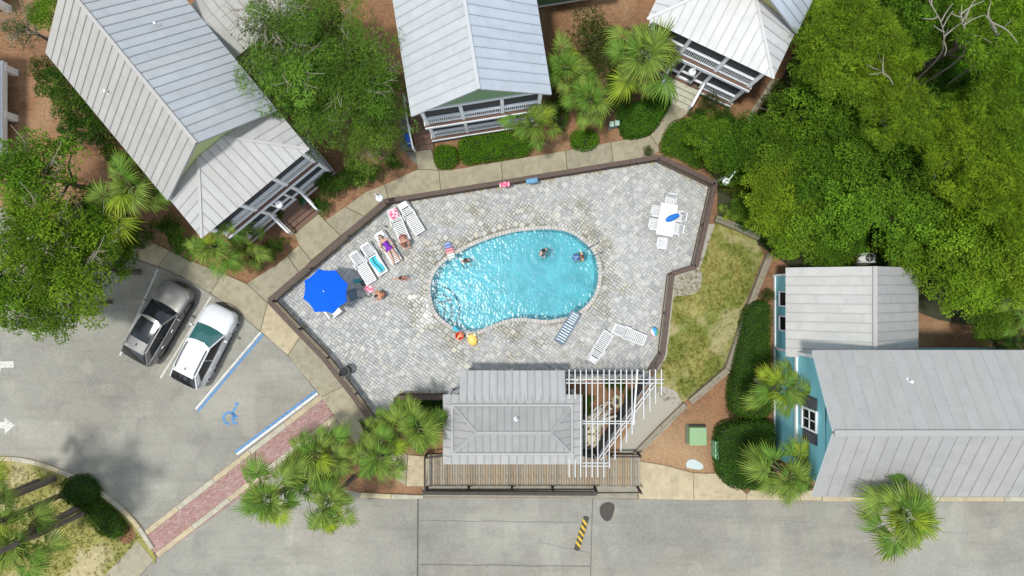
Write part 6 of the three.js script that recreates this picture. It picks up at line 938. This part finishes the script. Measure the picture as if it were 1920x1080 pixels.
// ---------------------------------------------------------------- utilities, bins, bump, toys
{
  const gm = mat([0.20, 0.32, 0.16], { roughness: 0.55 }), gm2 = mat([0.17, 0.34, 0.19], { roughness: 0.5 });
  const t = thing('transformer_box', 'square pale green ground transformer box on the mulch', 'utility box', [P(1307, 817, 0.5).x, 0, P(1307, 817, 0.5).z]); part('cabinet', rbox(0.88, 0.62, 0.92, 0, 0.36, 0, 0.03), gm, t); part('lid', rbox(0.92, 0.05, 0.96, 0, 0.69, 0, 0.02), gm, t); part('pad', box(1.02, 0.08, 1.06, 0, 0.03, 0), mat([0.12, 0.1, 0.08]), t); part('hinge', [box(0.1, 0.04, 0.06, 0.36, 0.72, -0.46)], M.steel, t);
  const u = thing('utility_box', 'slim green utility box against the big square hedge', 'utility box', [P(1347, 843, 0.6).x, 0, P(1347, 843, 0.6).z]); part('cabinet', rbox(0.46, 0.75, 0.9, 0, 0.4, 0, 0.06, 3), gm2, u); part('lid', rbox(0.5, 0.06, 0.95, 0.01, 0.79, 0, 0.025), mat([0.2, 0.42, 0.24], { roughness: 0.5 }), u);
  const pts = smooth(XZ([[1287, 868], [1291, 863], [1299, 861], [1309, 865], [1318, 872], [1317, 879], [1305, 880], [1294, 878], [1287, 876]]), 3); single('water_puddle', sheet(pts, 0.014), mat([0.42, 0.48, 0.47], { roughness: 0.25 }), 'pale blue-white concrete splash on the mulch beside the sidewalk', 'puddle');
  for (const [x, y, l] of [[1147, 233, 'left green utility pedestal among the bushes'], [1157, 231, 'right green utility pedestal among the bushes']]) { const p = P(x, y, 0.7), g = thing('utility_pedestal', l, 'utility box', [p.x, 0, p.z]); part('cabinet', rbox(0.22, 0.75, 0.26, 0, 0.37, 0, 0.05, 3), mat([0.16, 0.26, 0.21]), g); part('cap', rbox(0.25, 0.06, 0.29, 0, 0.77, 0, 0.025), mat([0.30, 0.42, 0.36]), g); }
  const bp = P(766, 262, 0.4), b = thing('blue_cooler', 'blue storage bin on the stone pad beside the brown side stairs', 'bin', [bp.x, 0.05, bp.z], 0.15); part('body', rbox(0.28, 0.5, 0.62, 0, 0.26, 0, 0.04), mat([0.01, 0.06, 0.32], { roughness: 0.4 }), b); part('lid', rbox(0.31, 0.06, 0.52, 0.02, 0.54, -0.04, 0.025), mat([0.015, 0.09, 0.42], { roughness: 0.4 }), b); part('handle', bar(V(-0.1, 0.55, 0.25), V(0.1, 0.55, 0.25), 0.03, 0.03), M.white, b); part('wheel', [cyl(0.06, 0.06, 0.04, 0, 0, 0).rotateZ(Math.PI / 2).translate(0.13, 0.06, 0.22), cyl(0.06, 0.06, 0.04, 0, 0, 0).rotateZ(Math.PI / 2).translate(-0.13, 0.06, 0.22)], M.rubber, b);
  const wp = P(649, 695, 0.5), w = thing('waste_basket', 'dark slatted rubbish basket against the lower left fence', 'bin', [wp.x, 0.08, wp.z], 0.5); part('drum', [...Array(16)].map((_, i) => { const a = i / 16 * 6.283; return bar(V(Math.cos(a) * 0.2, 0.04, Math.sin(a) * 0.2), V(Math.cos(a) * 0.27, 0.8, Math.sin(a) * 0.27), 0.06, 0.02, a); }), M.dark, w); part('liner', cyl(0.18, 0.25, 0.74, 0, 0.42, 0, 16), mat([0.03, 0.03, 0.033]), w); part('rim', new THREE.TorusGeometry(0.27, 0.03, 8, 24).rotateX(Math.PI / 2).translate(0, 0.82, 0), mat([0.06, 0.06, 0.065], { roughness: 0.4 }), w); part('opening', cyl(0.2, 0.2, 0.02, 0, 0.8, 0, 20), M.rubber, w);
  // rubber speed bump made of alternating yellow and black sections
  const a = P(1099, 972), z = P(1082, 1028), s = thing('speed_bump', 'short yellow and black striped speed bump on the road', 'speed bump'), d = z.clone().sub(a), yel = mat([0.55, 0.36, 0.015], { roughness: 0.6, map: paintTex }), blk = mat([0.045, 0.045, 0.03], { roughness: 0.85 });
  const prof = (k) => { const o = a.clone().addScaledVector(d, k), side = V(d.z, 0, -d.x).normalize(), skew = d.clone().normalize(); return [...Array(9)].map((_, i) => { const t = i / 8 * 2 - 1, p = o.clone().addScaledVector(side, t * 0.165).addScaledVector(skew, t * 0.11); return [p.x, 0.014 + 0.06 * Math.sqrt(Math.max(0, 1 - t * t)), p.z]; }); };
  for (let i = 0; i < 11; i++) part('section', uvBox(loft([prof(i / 11), prof((i + 1) / 11 - 0.002)]), 1), i % 2 ? yel : blk, s);
  for (const k of [0, 1]) part('end_cap', new THREE.SphereGeometry(0.165, 14, 8, 0, 6.283, 0, 1.571).scale(1, 0.36, 0.8).translate(a.x + d.x * k, 0.012, a.z + d.z * k), blk, s);
  // toys
  const rb = P(862, 629, 0.15), rg = thing('toy_bucket', 'red and orange toy bucket at the lower left pool edge', 'toy', [rb.x, 0.1, rb.z], 0.4); part('bucket', new THREE.LatheGeometry([[0.0, 0.0], [0.15, 0], [0.21, 0.3], [0.235, 0.31], [0.235, 0.33], [0.2, 0.32], [0.14, 0.03], [0, 0.03]].map(([x, y]) => new THREE.Vector2(x, y)), 24), mat([0.62, 0.09, 0.04], { roughness: 0.4 }), rg); part('shovel', [bar(V(-0.18, 0.34, 0.1), V(0.15, 0.4, -0.12), 0.05, 0.03), box(0.18, 0.02, 0.14, 0.05, 0.25, 0.02)], mat([0.72, 0.25, 0.03], { roughness: 0.4 }), rg); part('handle', new THREE.TorusGeometry(0.2, 0.012, 6, 20, Math.PI).translate(0, 0.32, 0).rotateY(0.8), M.white, rg);
  const yb = P(886, 637, 0.15), yg = thing('toy_castle', 'pale yellow rounded pool float lying beside the red bucket', 'toy', [yb.x, 0.08, yb.z], 0.3); part('float', new THREE.SphereGeometry(0.3, 22, 14).scale(0.85, 0.42, 1.1).translate(0, 0.13, 0), mat([0.72, 0.46, 0.10], { roughness: 0.45 }), yg); part('ear', [new THREE.SphereGeometry(0.09, 12, 8).translate(-0.18, 0.16, -0.27), new THREE.SphereGeometry(0.09, 12, 8).translate(0.2, 0.16, -0.24)], mat([0.74, 0.66, 0.42], { roughness: 0.45 }), yg);
  const tb = P(855, 618, 0.1), tg = thing('swim_board', 'teal kickboard lying on the pool edge above the red bucket', 'toy', [tb.x, 0.13, tb.z], 0.85); part('board', rbox(0.2, 0.05, 0.42, 0, 0.02, 0, 0.024, 3), mat([0.02, 0.34, 0.44], { roughness: 0.6 }), tg); part('stripe', rbox(0.205, 0.052, 0.06, 0, 0.021, 0.08, 0.02), mat([0.02, 0.2, 0.34], { roughness: 0.6 }), tg);
  const bb = P(1227, 622, 0.3), bg = thing('beach_ball', 'rainbow striped inflatable toy against the right fence', 'toy', [bb.x, 0.08, bb.z], 0.2), cols = [[0.75, 0.16, 0.16], [0.75, 0.36, 0.06], [0.72, 0.6, 0.05], [0.15, 0.5, 0.12], [0.06, 0.3, 0.62], [0.7, 0.7, 0.7]];
  for (let i = 0; i < 6; i++) part('panel', new THREE.SphereGeometry(0.21, 8, 14, i * 1.0472, 1.0472).rotateX(1.0).scale(1, 1, 1.25).translate(0, 0.21, 0), mat(cols[i], { roughness: 0.4 }), bg);
  // things left on the deck by the umbrella
  const bagP = P(682, 531, 0.1), bag = thing('swim_ring', 'dark grey swim ring on the pavers at the foot of the nearest lounger', 'toy', [bagP.x, 0.08, bagP.z]); part('tube', new THREE.TorusGeometry(0.12, 0.05, 10, 24).rotateX(Math.PI / 2).translate(0, 0.05, 0), mat([0.07, 0.07, 0.08], { roughness: 0.6 }), bag); part('strap', new THREE.TorusGeometry(0.052, 0.008, 6, 16).translate(0.12, 0.05, 0), M.white, bag);
  const tl = P(670, 527, 0.05); const tw = single('small_towel', uvFit(loft([...Array(9)].map((_, i) => [...Array(9)].map((_, j) => [(j / 8 - 0.5) * 0.42, 0.03 * vnoise(i * 0.8, j * 0.8), (i / 8 - 0.5) * 0.22]))), 0.42, 0.22), mat([0.06, 0.26, 0.28], { roughness: 0.95 }), 'crumpled teal towel on the pavers right of the umbrella', 'towel'); tw.position.set(tl.x, 0.1, tl.z); tw.rotation.y = 0.1;
  const pk = P(692, 541, 0.08), pt = single('small_towel', uvFit(loft([...Array(11)].map((_, i) => [...Array(11)].map((_, j) => [(j / 10 - 0.5) * 0.5 * (0.8 + 0.3 * vnoise(i, 3)), 0.09 * vnoise(i * 0.7 + 4, j * 0.7 + 9), (i / 10 - 0.5) * 0.36]))), 0.5, 0.36), mat('#fff', { map: pinkT, roughness: 0.95 }), 'crumpled pink towel on the pavers beside the kneeling person', 'towel'); pt.position.set(pk.x, 0.09, pk.z); pt.rotation.y = -0.4;
  const sandal = (x, y, t, l) => { const p = P(x, y, 0.03), s = thing('sandal', l, 'sandal', [p.x, 0.085, p.z], t); part('sole', prism([[-0.04, -0.12], [0.03, -0.13], [0.05, -0.02], [0.045, 0.08], [0.02, 0.13], [-0.03, 0.12], [-0.04, 0.02]], 0, 0.025, 0.005), M.dark, s); part('strap', new THREE.TorusGeometry(0.04, 0.008, 6, 12, Math.PI).translate(0, 0.02, 0.03), M.dark, s); };
  sandal(690, 556, 1.0, 'left dark sandal on the pavers below the pink towel'); sandal(696, 552, -0.2, 'right dark sandal on the pavers below the pink towel'); sandal(725, 425, 1.2, 'dark sandal beside the lounger with the pink towel');
  // towels hung over the top fence
  const hang = (x, y, m, l, w) => { const p = P(x, y, 1.12), rows = []; for (let i = 0; i <= 8; i++) { const t = i / 8 * 2 - 1, row = []; for (let j = 0; j <= 8; j++) row.push([(j / 8 - 0.5) * w, -0.32 * Math.max(0, Math.abs(t) - 0.3) / 0.7 + 0.01, Math.sign(t) * Math.min(0.135, Math.abs(t) * 0.4) + 0.012 * Math.sin(j * 1.4 + t * 2)]); rows.push(row); } const o = single('hanging_towel', uvFit(loft(rows), w, 1), m, l, 'towel'); o.position.set(p.x, 1.115, p.z); o.rotation.y = 0.16; };
  hang(946, 345, mat('#fff', { map: pinkT, roughness: 0.95 }), 'pink towel hanging over the upper fence rail', 0.55); hang(997, 338, mat([0.12, 0.28, 0.42], { roughness: 0.95 }), 'blue towel hanging over the upper fence rail', 0.6);
  // inflatable raft pulled onto the upper left pool edge
  const fp = P(843, 470, 0.2), fl = thing('pool_raft', 'inflatable raft with blue, pink and white sections pulled onto the pool edge', 'pool float', [fp.x, 0.11, fp.z], 0.32), fc = [[0.22, 0.30, 0.5], [0.17, 0.24, 0.46], [0.55, 0.2, 0.22], [0.6, 0.28, 0.3], [0.62, 0.66, 0.6], [0.5, 0.62, 0.58]];
  for (let i = 0; i < 6; i++) part('air_tube', new THREE.CapsuleGeometry(0.075, 0.34 - 0.03 * Math.abs(i - 2.5), 5, 12).rotateZ(Math.PI / 2).translate(0, 0.07 - (i > 4 ? 0.04 * (i - 4) : 0), (i - 2.5) * 0.15), mat(fc[i], { roughness: 0.4 }), fl); part('pillow', new THREE.CapsuleGeometry(0.07, 0.22, 5, 12).rotateZ(Math.PI / 2).translate(0, 0.15, -0.42), mat([0.2, 0.27, 0.45], { roughness: 0.4 }), fl);
  // corner garden under the pergola
  const c1 = P(1157, 753, 0.15), rg2 = thing('tyre_planter', 'round cream tyre ring planter under the pergola', 'planter', [c1.x, 0, c1.z]); part('ring', new THREE.TorusGeometry(0.22, 0.1, 10, 28).rotateX(Math.PI / 2).scale(0.95, 1, 1.25).translate(0, 0.1, 0), mat([0.46, 0.41, 0.25], { roughness: 0.8, map: sp4 }), rg2); part('soil', cyl(0.2, 0.2, 0.03, 0, 0.07, 0, 16), M.dark, rg2);
  const lg = thing('board_pile', 'pile of pale boards stacked crosswise under the pergola', 'lumber', [P(1122, 780, 0.2).x, 0, P(1122, 780, 0.2).z]), q = rngOf(3); for (let i = 0; i < 12; i++) part('board', bar(V((q() - 0.5) * 0.9 - 0.5, 0.05 + 0.05 * i, (q() - 0.5) * 0.8 + 0.3), V((q() - 0.5) * 0.9 + 0.5, 0.06 + 0.05 * i, (q() - 0.5) * 0.8 - 0.4), 0.07 + 0.05 * q(), 0.03), mat(i % 3 ? [0.48, 0.47, 0.42] : [0.36, 0.26, 0.18]), lg);
  const tp = P(1108, 815, 0.2), tr = []; for (let i = 0; i <= 16; i++) { const row = []; for (let j = 0; j <= 16; j++) { const u = j / 16 - 0.5, v = i / 16 - 0.5; row.push([u * 1.1 * (1 - 0.3 * v), 0.1 + 0.32 * (1 - 4 * u * u) * (1 - 4 * v * v) + 0.1 * vnoise(u * 8 + 5, v * 8 + 5), v * 1.7]); } tr.push(row); }
  const spotT = tex(64, 96, (x, y) => { const n = vnoise(x / 7 + 3, y / 7); return n > 0.78 ? [0.12, 0.06, 0.03] : [0.58, 0.54, 0.40]; }); const tarp = single('garden_tarp', uvFit(loft(tr), 1.1, 1.7), mat('#fff', { map: spotT, roughness: 0.9 }), 'cream spotted tarp over a heap beside the pool house wall', 'tarp'); tarp.position.set(tp.x, 0, tp.z);
  const wt = P(1115, 790, 0.05), wr = []; for (let i = 0; i <= 10; i++) { const row = []; for (let j = 0; j <= 10; j++) { const u = j / 10 - 0.5, v = i / 10 - 0.5; row.push([u * 1.3, 0.03 + 0.05 * vnoise(u * 6 + 15, v * 6 + 5), v * 1.0]); } wr.push(row); } const sht = single('garden_sheet', loft(wr), mat([0.5, 0.5, 0.44], { roughness: 0.8 }), 'pale plastic sheet spread under the pile of boards', 'sheet'); sht.position.set(wt.x, 0.01, wt.z); sht.rotation.y = 0.8;
  for (const [x, y, l] of [[1104, 750, 'small green shrub at the left side of the pergola garden'], [1140, 720, 'small green shrub at the top of the pergola garden'], [1180, 742, 'small green shrub beside the round cream planter'], [1100, 768, 'small green shrub by the pool house wall above the spotted tarp'], [1163, 722, 'small green shrub above the round cream planter']]) tree('shrub', l, 'shrub', 'shrub', x, y, 0.3, 0.38);
  // flower pots on the cottage steps
  const pot = (p, c, l) => { const g = thing('flower_pot', l, 'plant pot', [p.x, p.y, p.z]); part('pot', cyl(0.09, 0.14, 0.24, 0, 0.12, 0, 14), mat(c, { roughness: 0.5 }), g); const cr = part('foliage', crowns.shrub[0], crownM[1], g); cr.position.y = 0.36; cr.scale.setScalar(0.24); };
  pot(P(567, 378, 0.75).setY(0.5), [0.02, 0.22, 0.28], 'turquoise flower pot on the brown steps beside the right handrail'); pot(P(527, 405, 0.75).setY(0.5), [0.2, 0.09, 0.05], 'flower pot on the brown steps beside the left handrail'); pot(P(1311, 160, 0.6).setY(0.3), [0.4, 0.08, 0.06], 'flower pot beside the cream steps by the right handrail');
}

// ---------------------------------------------------------------- people: one continuous skin per body
function field(bones, lo, hi, cell, k, extra) {             // marching cubes over joined tapered capsules
  const c = lo.clone().add(hi).multiplyScalar(0.5), half = Math.max(hi.x - lo.x, hi.y - lo.y, hi.z - lo.z) / 2 + 2 * cell, n = Math.min(150, Math.ceil(2 * half / cell)), mc = new MarchingCubes(n, undefined, false, false, 220000); mc.isolation = 0;
  const f = mc.field, hs = n / 2; for (let z = 0, i = 0; z < n; z++) for (let y = 0; y < n; y++) for (let x = 0; x < n; x++, i++) {
    const px = (x - hs) / hs * half + c.x, py = (y - hs) / hs * half + c.y, pz = (z - hs) / hs * half + c.z; let s = 1e3;
    for (const b of bones) { const ax = px - b[0], ay = py - b[1], az = pz - b[2], bx = b[3] - b[0], by = b[4] - b[1], bz = b[5] - b[2], t = clamp((ax * bx + ay * by + az * bz) / (bx * bx + by * by + bz * bz + 1e-9)), d = Math.hypot(ax - t * bx, ay - t * by, az - t * bz) - lerp(b[6], b[7], t), h = clamp(0.5 + 0.5 * (s - d) / k); s = lerp(s, d, h) - k * h * (1 - h); }
    if (extra) s = extra(s, px, py, pz); f[i] = -s;
  }
  mc.update(); const m = mc.count, pos = new Float32Array(m * 3), nor = new Float32Array(m * 3); for (let i = 0; i < m; i++) { pos[i * 3] = mc.positionArray[i * 3] * half + c.x; pos[i * 3 + 1] = mc.positionArray[i * 3 + 1] * half + c.y; pos[i * 3 + 2] = mc.positionArray[i * 3 + 2] * half + c.z; nor.set([mc.normalArray[i * 3], mc.normalArray[i * 3 + 1], mc.normalArray[i * 3 + 2]], i * 3); }
  const g = new THREE.BufferGeometry(); g.setAttribute('position', new THREE.BufferAttribute(pos, 3)); g.setAttribute('normal', new THREE.BufferAttribute(nor, 3)); return g;
}
// head: chin at y = -0.11, crown at y = 0.12, face towards +z
const headGeo = field([[0, 0.03, -0.015, 0, 0.035, 0.0, 0.088, 0.088], [0, -0.05, 0.035, 0, -0.075, 0.05, 0.052, 0.04], [0, -0.005, 0.088, 0, -0.028, 0.104, 0.011, 0.016], [-0.05, 0.02, 0.06, 0.05, 0.02, 0.06, 0.025, 0.025], [0.086, -0.01, -0.005, 0.09, 0.02, -0.012, 0.014, 0.02], [-0.086, -0.01, -0.005, -0.09, 0.02, -0.012, 0.014, 0.02], [0, -0.11, -0.02, 0, -0.05, 0, 0.048, 0.05]], V(-0.12, -0.16, -0.13), V(0.12, 0.14, 0.14), 0.006, 0.03, (s, x, y, z) => { for (const e of [-1, 1]) { const d = Math.hypot(x - e * 0.033, y - 0.0, z - 0.088) - 0.014; s = Math.max(s, -d); } return Math.max(s, -(Math.hypot(x * 0.6, (y + 0.052) * 2.6, z - 0.1) - 0.012)); });
const hairGeo = (long) => field([[0, 0.05, -0.02, 0, 0.055, -0.005, 0.095, 0.09], ...(long ? [[0, 0.0, -0.07, 0, -0.16, -0.08, 0.06, 0.035]] : [[0, -0.03, -0.05, 0, -0.04, -0.05, 0.055, 0.05]])], V(-0.12, -0.22, -0.15), V(0.12, 0.16, 0.12), 0.008, 0.03, (s, x, y, z) => Math.max(s, -(0.62 * (y - 0.045) * -1 + -z * 1.0 + 0.04) * -1 < 0 ? s : s, z * 0.9 - (y - 0.02) * 0.75 - 0.035));
const hairShort = hairGeo(false), hairLong = hairGeo(true), eyeGeo = merge([new THREE.SphereGeometry(0.011, 8, 6).translate(0.033, 0.0, 0.082), new THREE.SphereGeometry(0.011, 8, 6).translate(-0.033, 0.0, 0.082)]);
// right hand: wrist at the origin, fingers along +z, palm facing down, thumb towards -x
const handGeo = field([[-0.022, 0, 0.02, -0.026, 0, 0.08, 0.014, 0.012], [0.022, 0, 0.02, 0.026, 0, 0.075, 0.014, 0.011], [0, 0, 0, 0, 0, 0.08, 0.018, 0.013], ...[[-0.03, 0.085, 0.036, 0.026], [-0.010, 0.09, 0.042, 0.03], [0.011, 0.086, 0.038, 0.027], [0.03, 0.078, 0.028, 0.021]].flatMap(([x, z, a, b]) => [[x, 0, z, x * 1.08, -0.008, z + a, 0.0088, 0.0082], [x * 1.08, -0.008, z + a, x * 1.1, -0.026, z + a + b, 0.008, 0.0066]]), [-0.026, -0.004, 0.025, -0.055, -0.01, 0.055, 0.013, 0.0105], [-0.055, -0.01, 0.055, -0.062, -0.016, 0.09, 0.0095, 0.008]], V(-0.08, -0.05, -0.03), V(0.05, 0.03, 0.17), 0.005, 0.008);
function person(label, pos, turn, J, o) {                    // J: named joints in metres
  const g = thing('person', label, 'person', pos, turn), s = o.s ?? 1, b = (p, q, ra, rb) => [...p, ...q, ra * s, rb * s], mix3 = (p, q, t) => p.map((v, i) => lerp(v, q[i], t));
  const bones = [b(J.pelvis, J.chest, 0.125, 0.125), b(J.chest, J.neck, 0.115, 0.055), b(J.neck, mix3(J.neck, J.head, 0.6), 0.052, 0.05), b(J.hipL, J.hipR, 0.10, 0.10), b(J.shL, J.shR, 0.062, 0.062), b(J.pelvis, J.hipL, 0.11, 0.09), b(J.pelvis, J.hipR, 0.11, 0.09)];
  for (const k of ['L', 'R']) bones.push(b(J['sh' + k], J['el' + k], 0.052, 0.04), b(J['el' + k], J['wr' + k], 0.04, 0.026), b(J['hip' + k], J['kn' + k], 0.085, 0.056), b(J['kn' + k], mix3(J['kn' + k], J['an' + k], 0.4), 0.054, 0.054), b(mix3(J['kn' + k], J['an' + k], 0.4), J['an' + k], 0.054, 0.036), b(J['an' + k], J['toe' + k], 0.037, 0.026));
  const lo = V(9, 9, 9), hi = V(-9, -9, -9); for (const q of bones) for (const at of [0, 3]) { lo.min(V(q[at], q[at + 1], q[at + 2]).addScalar(-0.16)); hi.max(V(q[at], q[at + 1], q[at + 2]).addScalar(0.16)); }
  const list = [field(bones, lo, hi, 0.017, 0.035)], skin = mat(o.skin ?? [0.48, 0.25, 0.16], { roughness: 0.55 });
  const frame = (at, zx, up) => { const z = zx.clone().normalize(), x = up.clone().cross(z).normalize(); return new THREE.Matrix4().makeBasis(x, z.clone().cross(x), z).setPosition(at); }, v = (q) => V(...q);
  for (const k of ['L', 'R']) { const h = handGeo.clone(); if (k === 'L') { h.scale(-1, 1, 1); const p = h.attributes.position, n = h.attributes.normal; for (let i = 0; i + 2 < p.count; i += 3) for (const at of [p, n]) { const t = [at.getX(i + 1), at.getY(i + 1), at.getZ(i + 1)]; at.setXYZ(i + 1, at.getX(i + 2), at.getY(i + 2), at.getZ(i + 2)); at.setXYZ(i + 2, ...t); } } h.scale(s, s, s); h.applyMatrix4(frame(v(J['wr' + k]), v(J['wr' + k]).sub(v(J['el' + k])), v(o.palmUp ?? [0.01, 1, 0.02]))); list.push(h); }
  const hm = frame(v(J.head), v(J.face), v(J.up ?? [0, 1, 0.001])).scale(V(s, s, s)); list.push(headGeo.clone().applyMatrix4(hm));
  part('body', merge(list), skin, g); part('hair', (o.long ? hairLong : hairShort).clone().applyMatrix4(hm), mat(o.hair ?? [0.05, 0.028, 0.018], { roughness: 0.7 }), g); part('eyes', eyeGeo.clone().applyMatrix4(hm), M.dark, g);
  if (o.suit) { const A = v(J.pelvis), B = v(J.chest), ax = B.clone().sub(A), L = ax.length(); ax.normalize(); const sel = bones.slice(0, 7).concat(bones.filter((_, i) => i >= 7 && (i - 7) % 6 === 2)); part(o.suitName ?? 'swimsuit', field(sel, lo, hi, 0.017, 0.035, (d, x, y, z) => { const t = (x - A.x) * ax.x + (y - A.y) * ax.y + (z - A.z) * ax.z; return Math.max(d - 0.012, t - (o.suitTop ?? L + 0.04), -(t + (o.suitLow ?? 0.12))); }), mat(o.suit, { roughness: 0.7 }), g); }
  return g;
}
const lw = lg3; // lying on the lounger: local z runs from head to foot
person('woman in a purple swimsuit lying on her back on a white lounger', [lw.position.x, 0.08, lw.position.z], lw.rotation.y, { head: [-0.02, 0.64, -0.62], face: [0.05, 1, 0.25], up: [0, 0.3, -1], neck: [0, 0.575, -0.46], chest: [0.02, 0.53, -0.27], pelvis: [0.04, 0.46, 0.08], hipL: [0.13, 0.45, 0.13], hipR: [-0.05, 0.45, 0.13], shL: [0.2, 0.57, -0.38], shR: [-0.17, 0.57, -0.38], elL: [0.34, 0.5, -0.16], elR: [-0.31, 0.5, -0.16], wrL: [0.3, 0.44, 0.08], wrR: [-0.24, 0.46, 0.06], knL: [0.19, 0.52, 0.52], knR: [-0.08, 0.45, 0.54], anL: [0.2, 0.41, 0.92], anR: [-0.17, 0.4, 0.93], toeL: [0.23, 0.52, 0.99], toeR: [-0.2, 0.51, 1.0] }, { suit: [0.16, 0.012, 0.34], hair: [0.06, 0.035, 0.025], skin: [0.50, 0.29, 0.20], suitTop: 0.4 });
const stand = (o = {}) => ({ head: [0, 1.54, 0.03], face: [0, 0.05, 1], neck: [0, 1.38, 0], chest: [0, 1.2, 0.01], pelvis: [0, 0.92, 0], hipL: [0.09, 0.88, 0], hipR: [-0.09, 0.88, 0], shL: [0.18, 1.33, 0], shR: [-0.18, 1.33, 0], elL: [0.24, 1.07, 0.02], elR: [-0.24, 1.07, 0.02], wrL: [0.25, 0.85, 0.1], wrR: [-0.25, 0.85, 0.1], knL: [0.1, 0.47, 0.03], knR: [-0.1, 0.47, 0.03], anL: [0.1, 0.07, -0.02], anR: [-0.1, 0.07, -0.02], toeL: [0.12, 0.03, 0.14], toeR: [-0.12, 0.03, 0.14], ...o });
const at = (x, y, h, f = 0.08) => { const p = P(x, y, h); return [p.x, f, p.z]; };
const scaleJ = (J, s) => Object.fromEntries(Object.entries(J).map(([k, v]) => [k, k === 'face' || k === 'up' ? v : v.map((c) => c * s)]));
// sitting bent forward on the foot end of the lounger with the pink towel
person('brown-haired person sitting bent forward on the foot of the pink-towel lounger', at(757, 452, 0.7), lg2.rotation.y, { head: [-0.02, 0.78, 0.24], face: [0, -0.75, 0.6], up: [0, 0.6, 0.7], neck: [0, 0.76, 0.08], chest: [0, 0.66, -0.06], pelvis: [0, 0.47, -0.26], hipL: [0.1, 0.45, -0.22], hipR: [-0.1, 0.45, -0.22], shL: [0.18, 0.75, 0.02], shR: [-0.18, 0.75, 0.02], elL: [0.24, 0.56, 0.16], elR: [-0.24, 0.56, 0.16], wrL: [0.12, 0.5, 0.34], wrR: [-0.12, 0.5, 0.34], knL: [0.14, 0.46, 0.18], knR: [-0.14, 0.46, 0.18], anL: [0.13, 0.07, 0.2], anR: [-0.13, 0.07, 0.2], toeL: [0.14, 0.03, 0.36], toeR: [-0.14, 0.03, 0.36] }, { hair: [0.13, 0.06, 0.035], skin: [0.45, 0.23, 0.17], long: true, suit: [0.25, 0.06, 0.06], suitTop: 0.1 });
person('dark-haired child standing with both arms spread near the loungers', at(752, 521, 1.0), 0.2, scaleJ(stand({ elL: [0.36, 1.18, 0.06], elR: [-0.36, 1.2, 0.02], wrL: [0.5, 1.08, 0.16], wrR: [-0.56, 1.16, 0.0], knL: [0.12, 0.47, 0.1], anL: [0.12, 0.07, 0.12], toeL: [0.13, 0.03, 0.28] }), 0.8), { s: 0.85, hair: [0.03, 0.016, 0.012], skin: [0.46, 0.2, 0.15], suit: [0.3, 0.08, 0.08], suitTop: 0.04 });
person('child with sunlit shoulders crouching on the pavers beside the pink towel', at(713, 553, 0.6), -1.25, scaleJ({ head: [0, 0.98, 0.2], face: [0, -0.5, 0.8], up: [0, 0.8, 0.5], neck: [0, 0.9, 0.06], chest: [0, 0.74, -0.03], pelvis: [0, 0.42, -0.2], hipL: [0.1, 0.4, -0.18], hipR: [-0.1, 0.4, -0.18], shL: [0.18, 0.86, 0.0], shR: [-0.18, 0.86, 0.0], elL: [0.3, 0.66, 0.16], elR: [-0.32, 0.68, 0.1], wrL: [0.18, 0.52, 0.36], wrR: [-0.24, 0.5, 0.3], knL: [0.16, 0.52, 0.22], knR: [-0.16, 0.52, 0.22], anL: [0.14, 0.08, 0.0], anR: [-0.14, 0.08, 0.0], toeL: [0.16, 0.03, 0.16], toeR: [-0.16, 0.03, 0.16] }, 0.85), { s: 0.85, hair: [0.035, 0.018, 0.012], skin: [0.55, 0.24, 0.13], suit: [0.1, 0.04, 0.04], suitTop: 0.08 });
// swimmers: shoulders out of the water
const swim = (a) => stand({ elL: [0.26, 1.1, 0.08], elR: [-0.26, 1.1, 0.08], wrL: [0.22, 1.02, 0.3], wrR: [-0.22, 1.02, 0.3], knL: [0.12, 0.5, 0.1], knR: [-0.1, 0.5, -0.06], ...a });
person('swimmer with dark hair in the shallow left part of the pool', at(872, 488, 0.1, -1.42), 0.3, swim({}), { hair: [0.04, 0.018, 0.015], skin: [0.45, 0.24, 0.17], suit: [0.05, 0.05, 0.09] });
person('dark-haired adult swimmer in the middle of the pool facing a child', at(1019, 470, 0.1, -1.42), 0.5, swim({}), { hair: [0.012, 0.014, 0.014], skin: [0.45, 0.27, 0.2], suit: [0.3, 0.25, 0.28], long: true });
person('child swimmer just below the dark-haired adult in the pool', at(1017, 479, 0.1, -1.05), 2.9, scaleJ(swim({}), 0.72), { s: 0.72, hair: [0.02, 0.03, 0.03], skin: [0.5, 0.32, 0.26], suit: [0.4, 0.4, 0.5] });
person('brown-haired swimmer at the right end of the pool beside the ladder', at(1092, 481, 0.1, -1.4), -1.4, swim({}), { hair: [0.11, 0.04, 0.012], skin: [0.52, 0.3, 0.16], suit: [0.03, 0.04, 0.2] });
{ const p = P(1080, 483, 0.05), g = thing('swim_float', 'dark blue and white swim float beside the brown-haired swimmer', 'pool float', [p.x, -0.03, p.z], 0.5); part('ring', new THREE.TorusGeometry(0.13, 0.06, 10, 24).rotateX(Math.PI / 2), mat([0.03, 0.08, 0.32], { roughness: 0.4 }), g); part('band', [0, 2.1, 4.2].map((a) => new THREE.TorusGeometry(0.064, 0.01, 6, 14).rotateY(a).translate(0.13 * Math.cos(a), 0, -0.13 * Math.sin(a))), M.white, g); }

renderer.render(scene, camera);
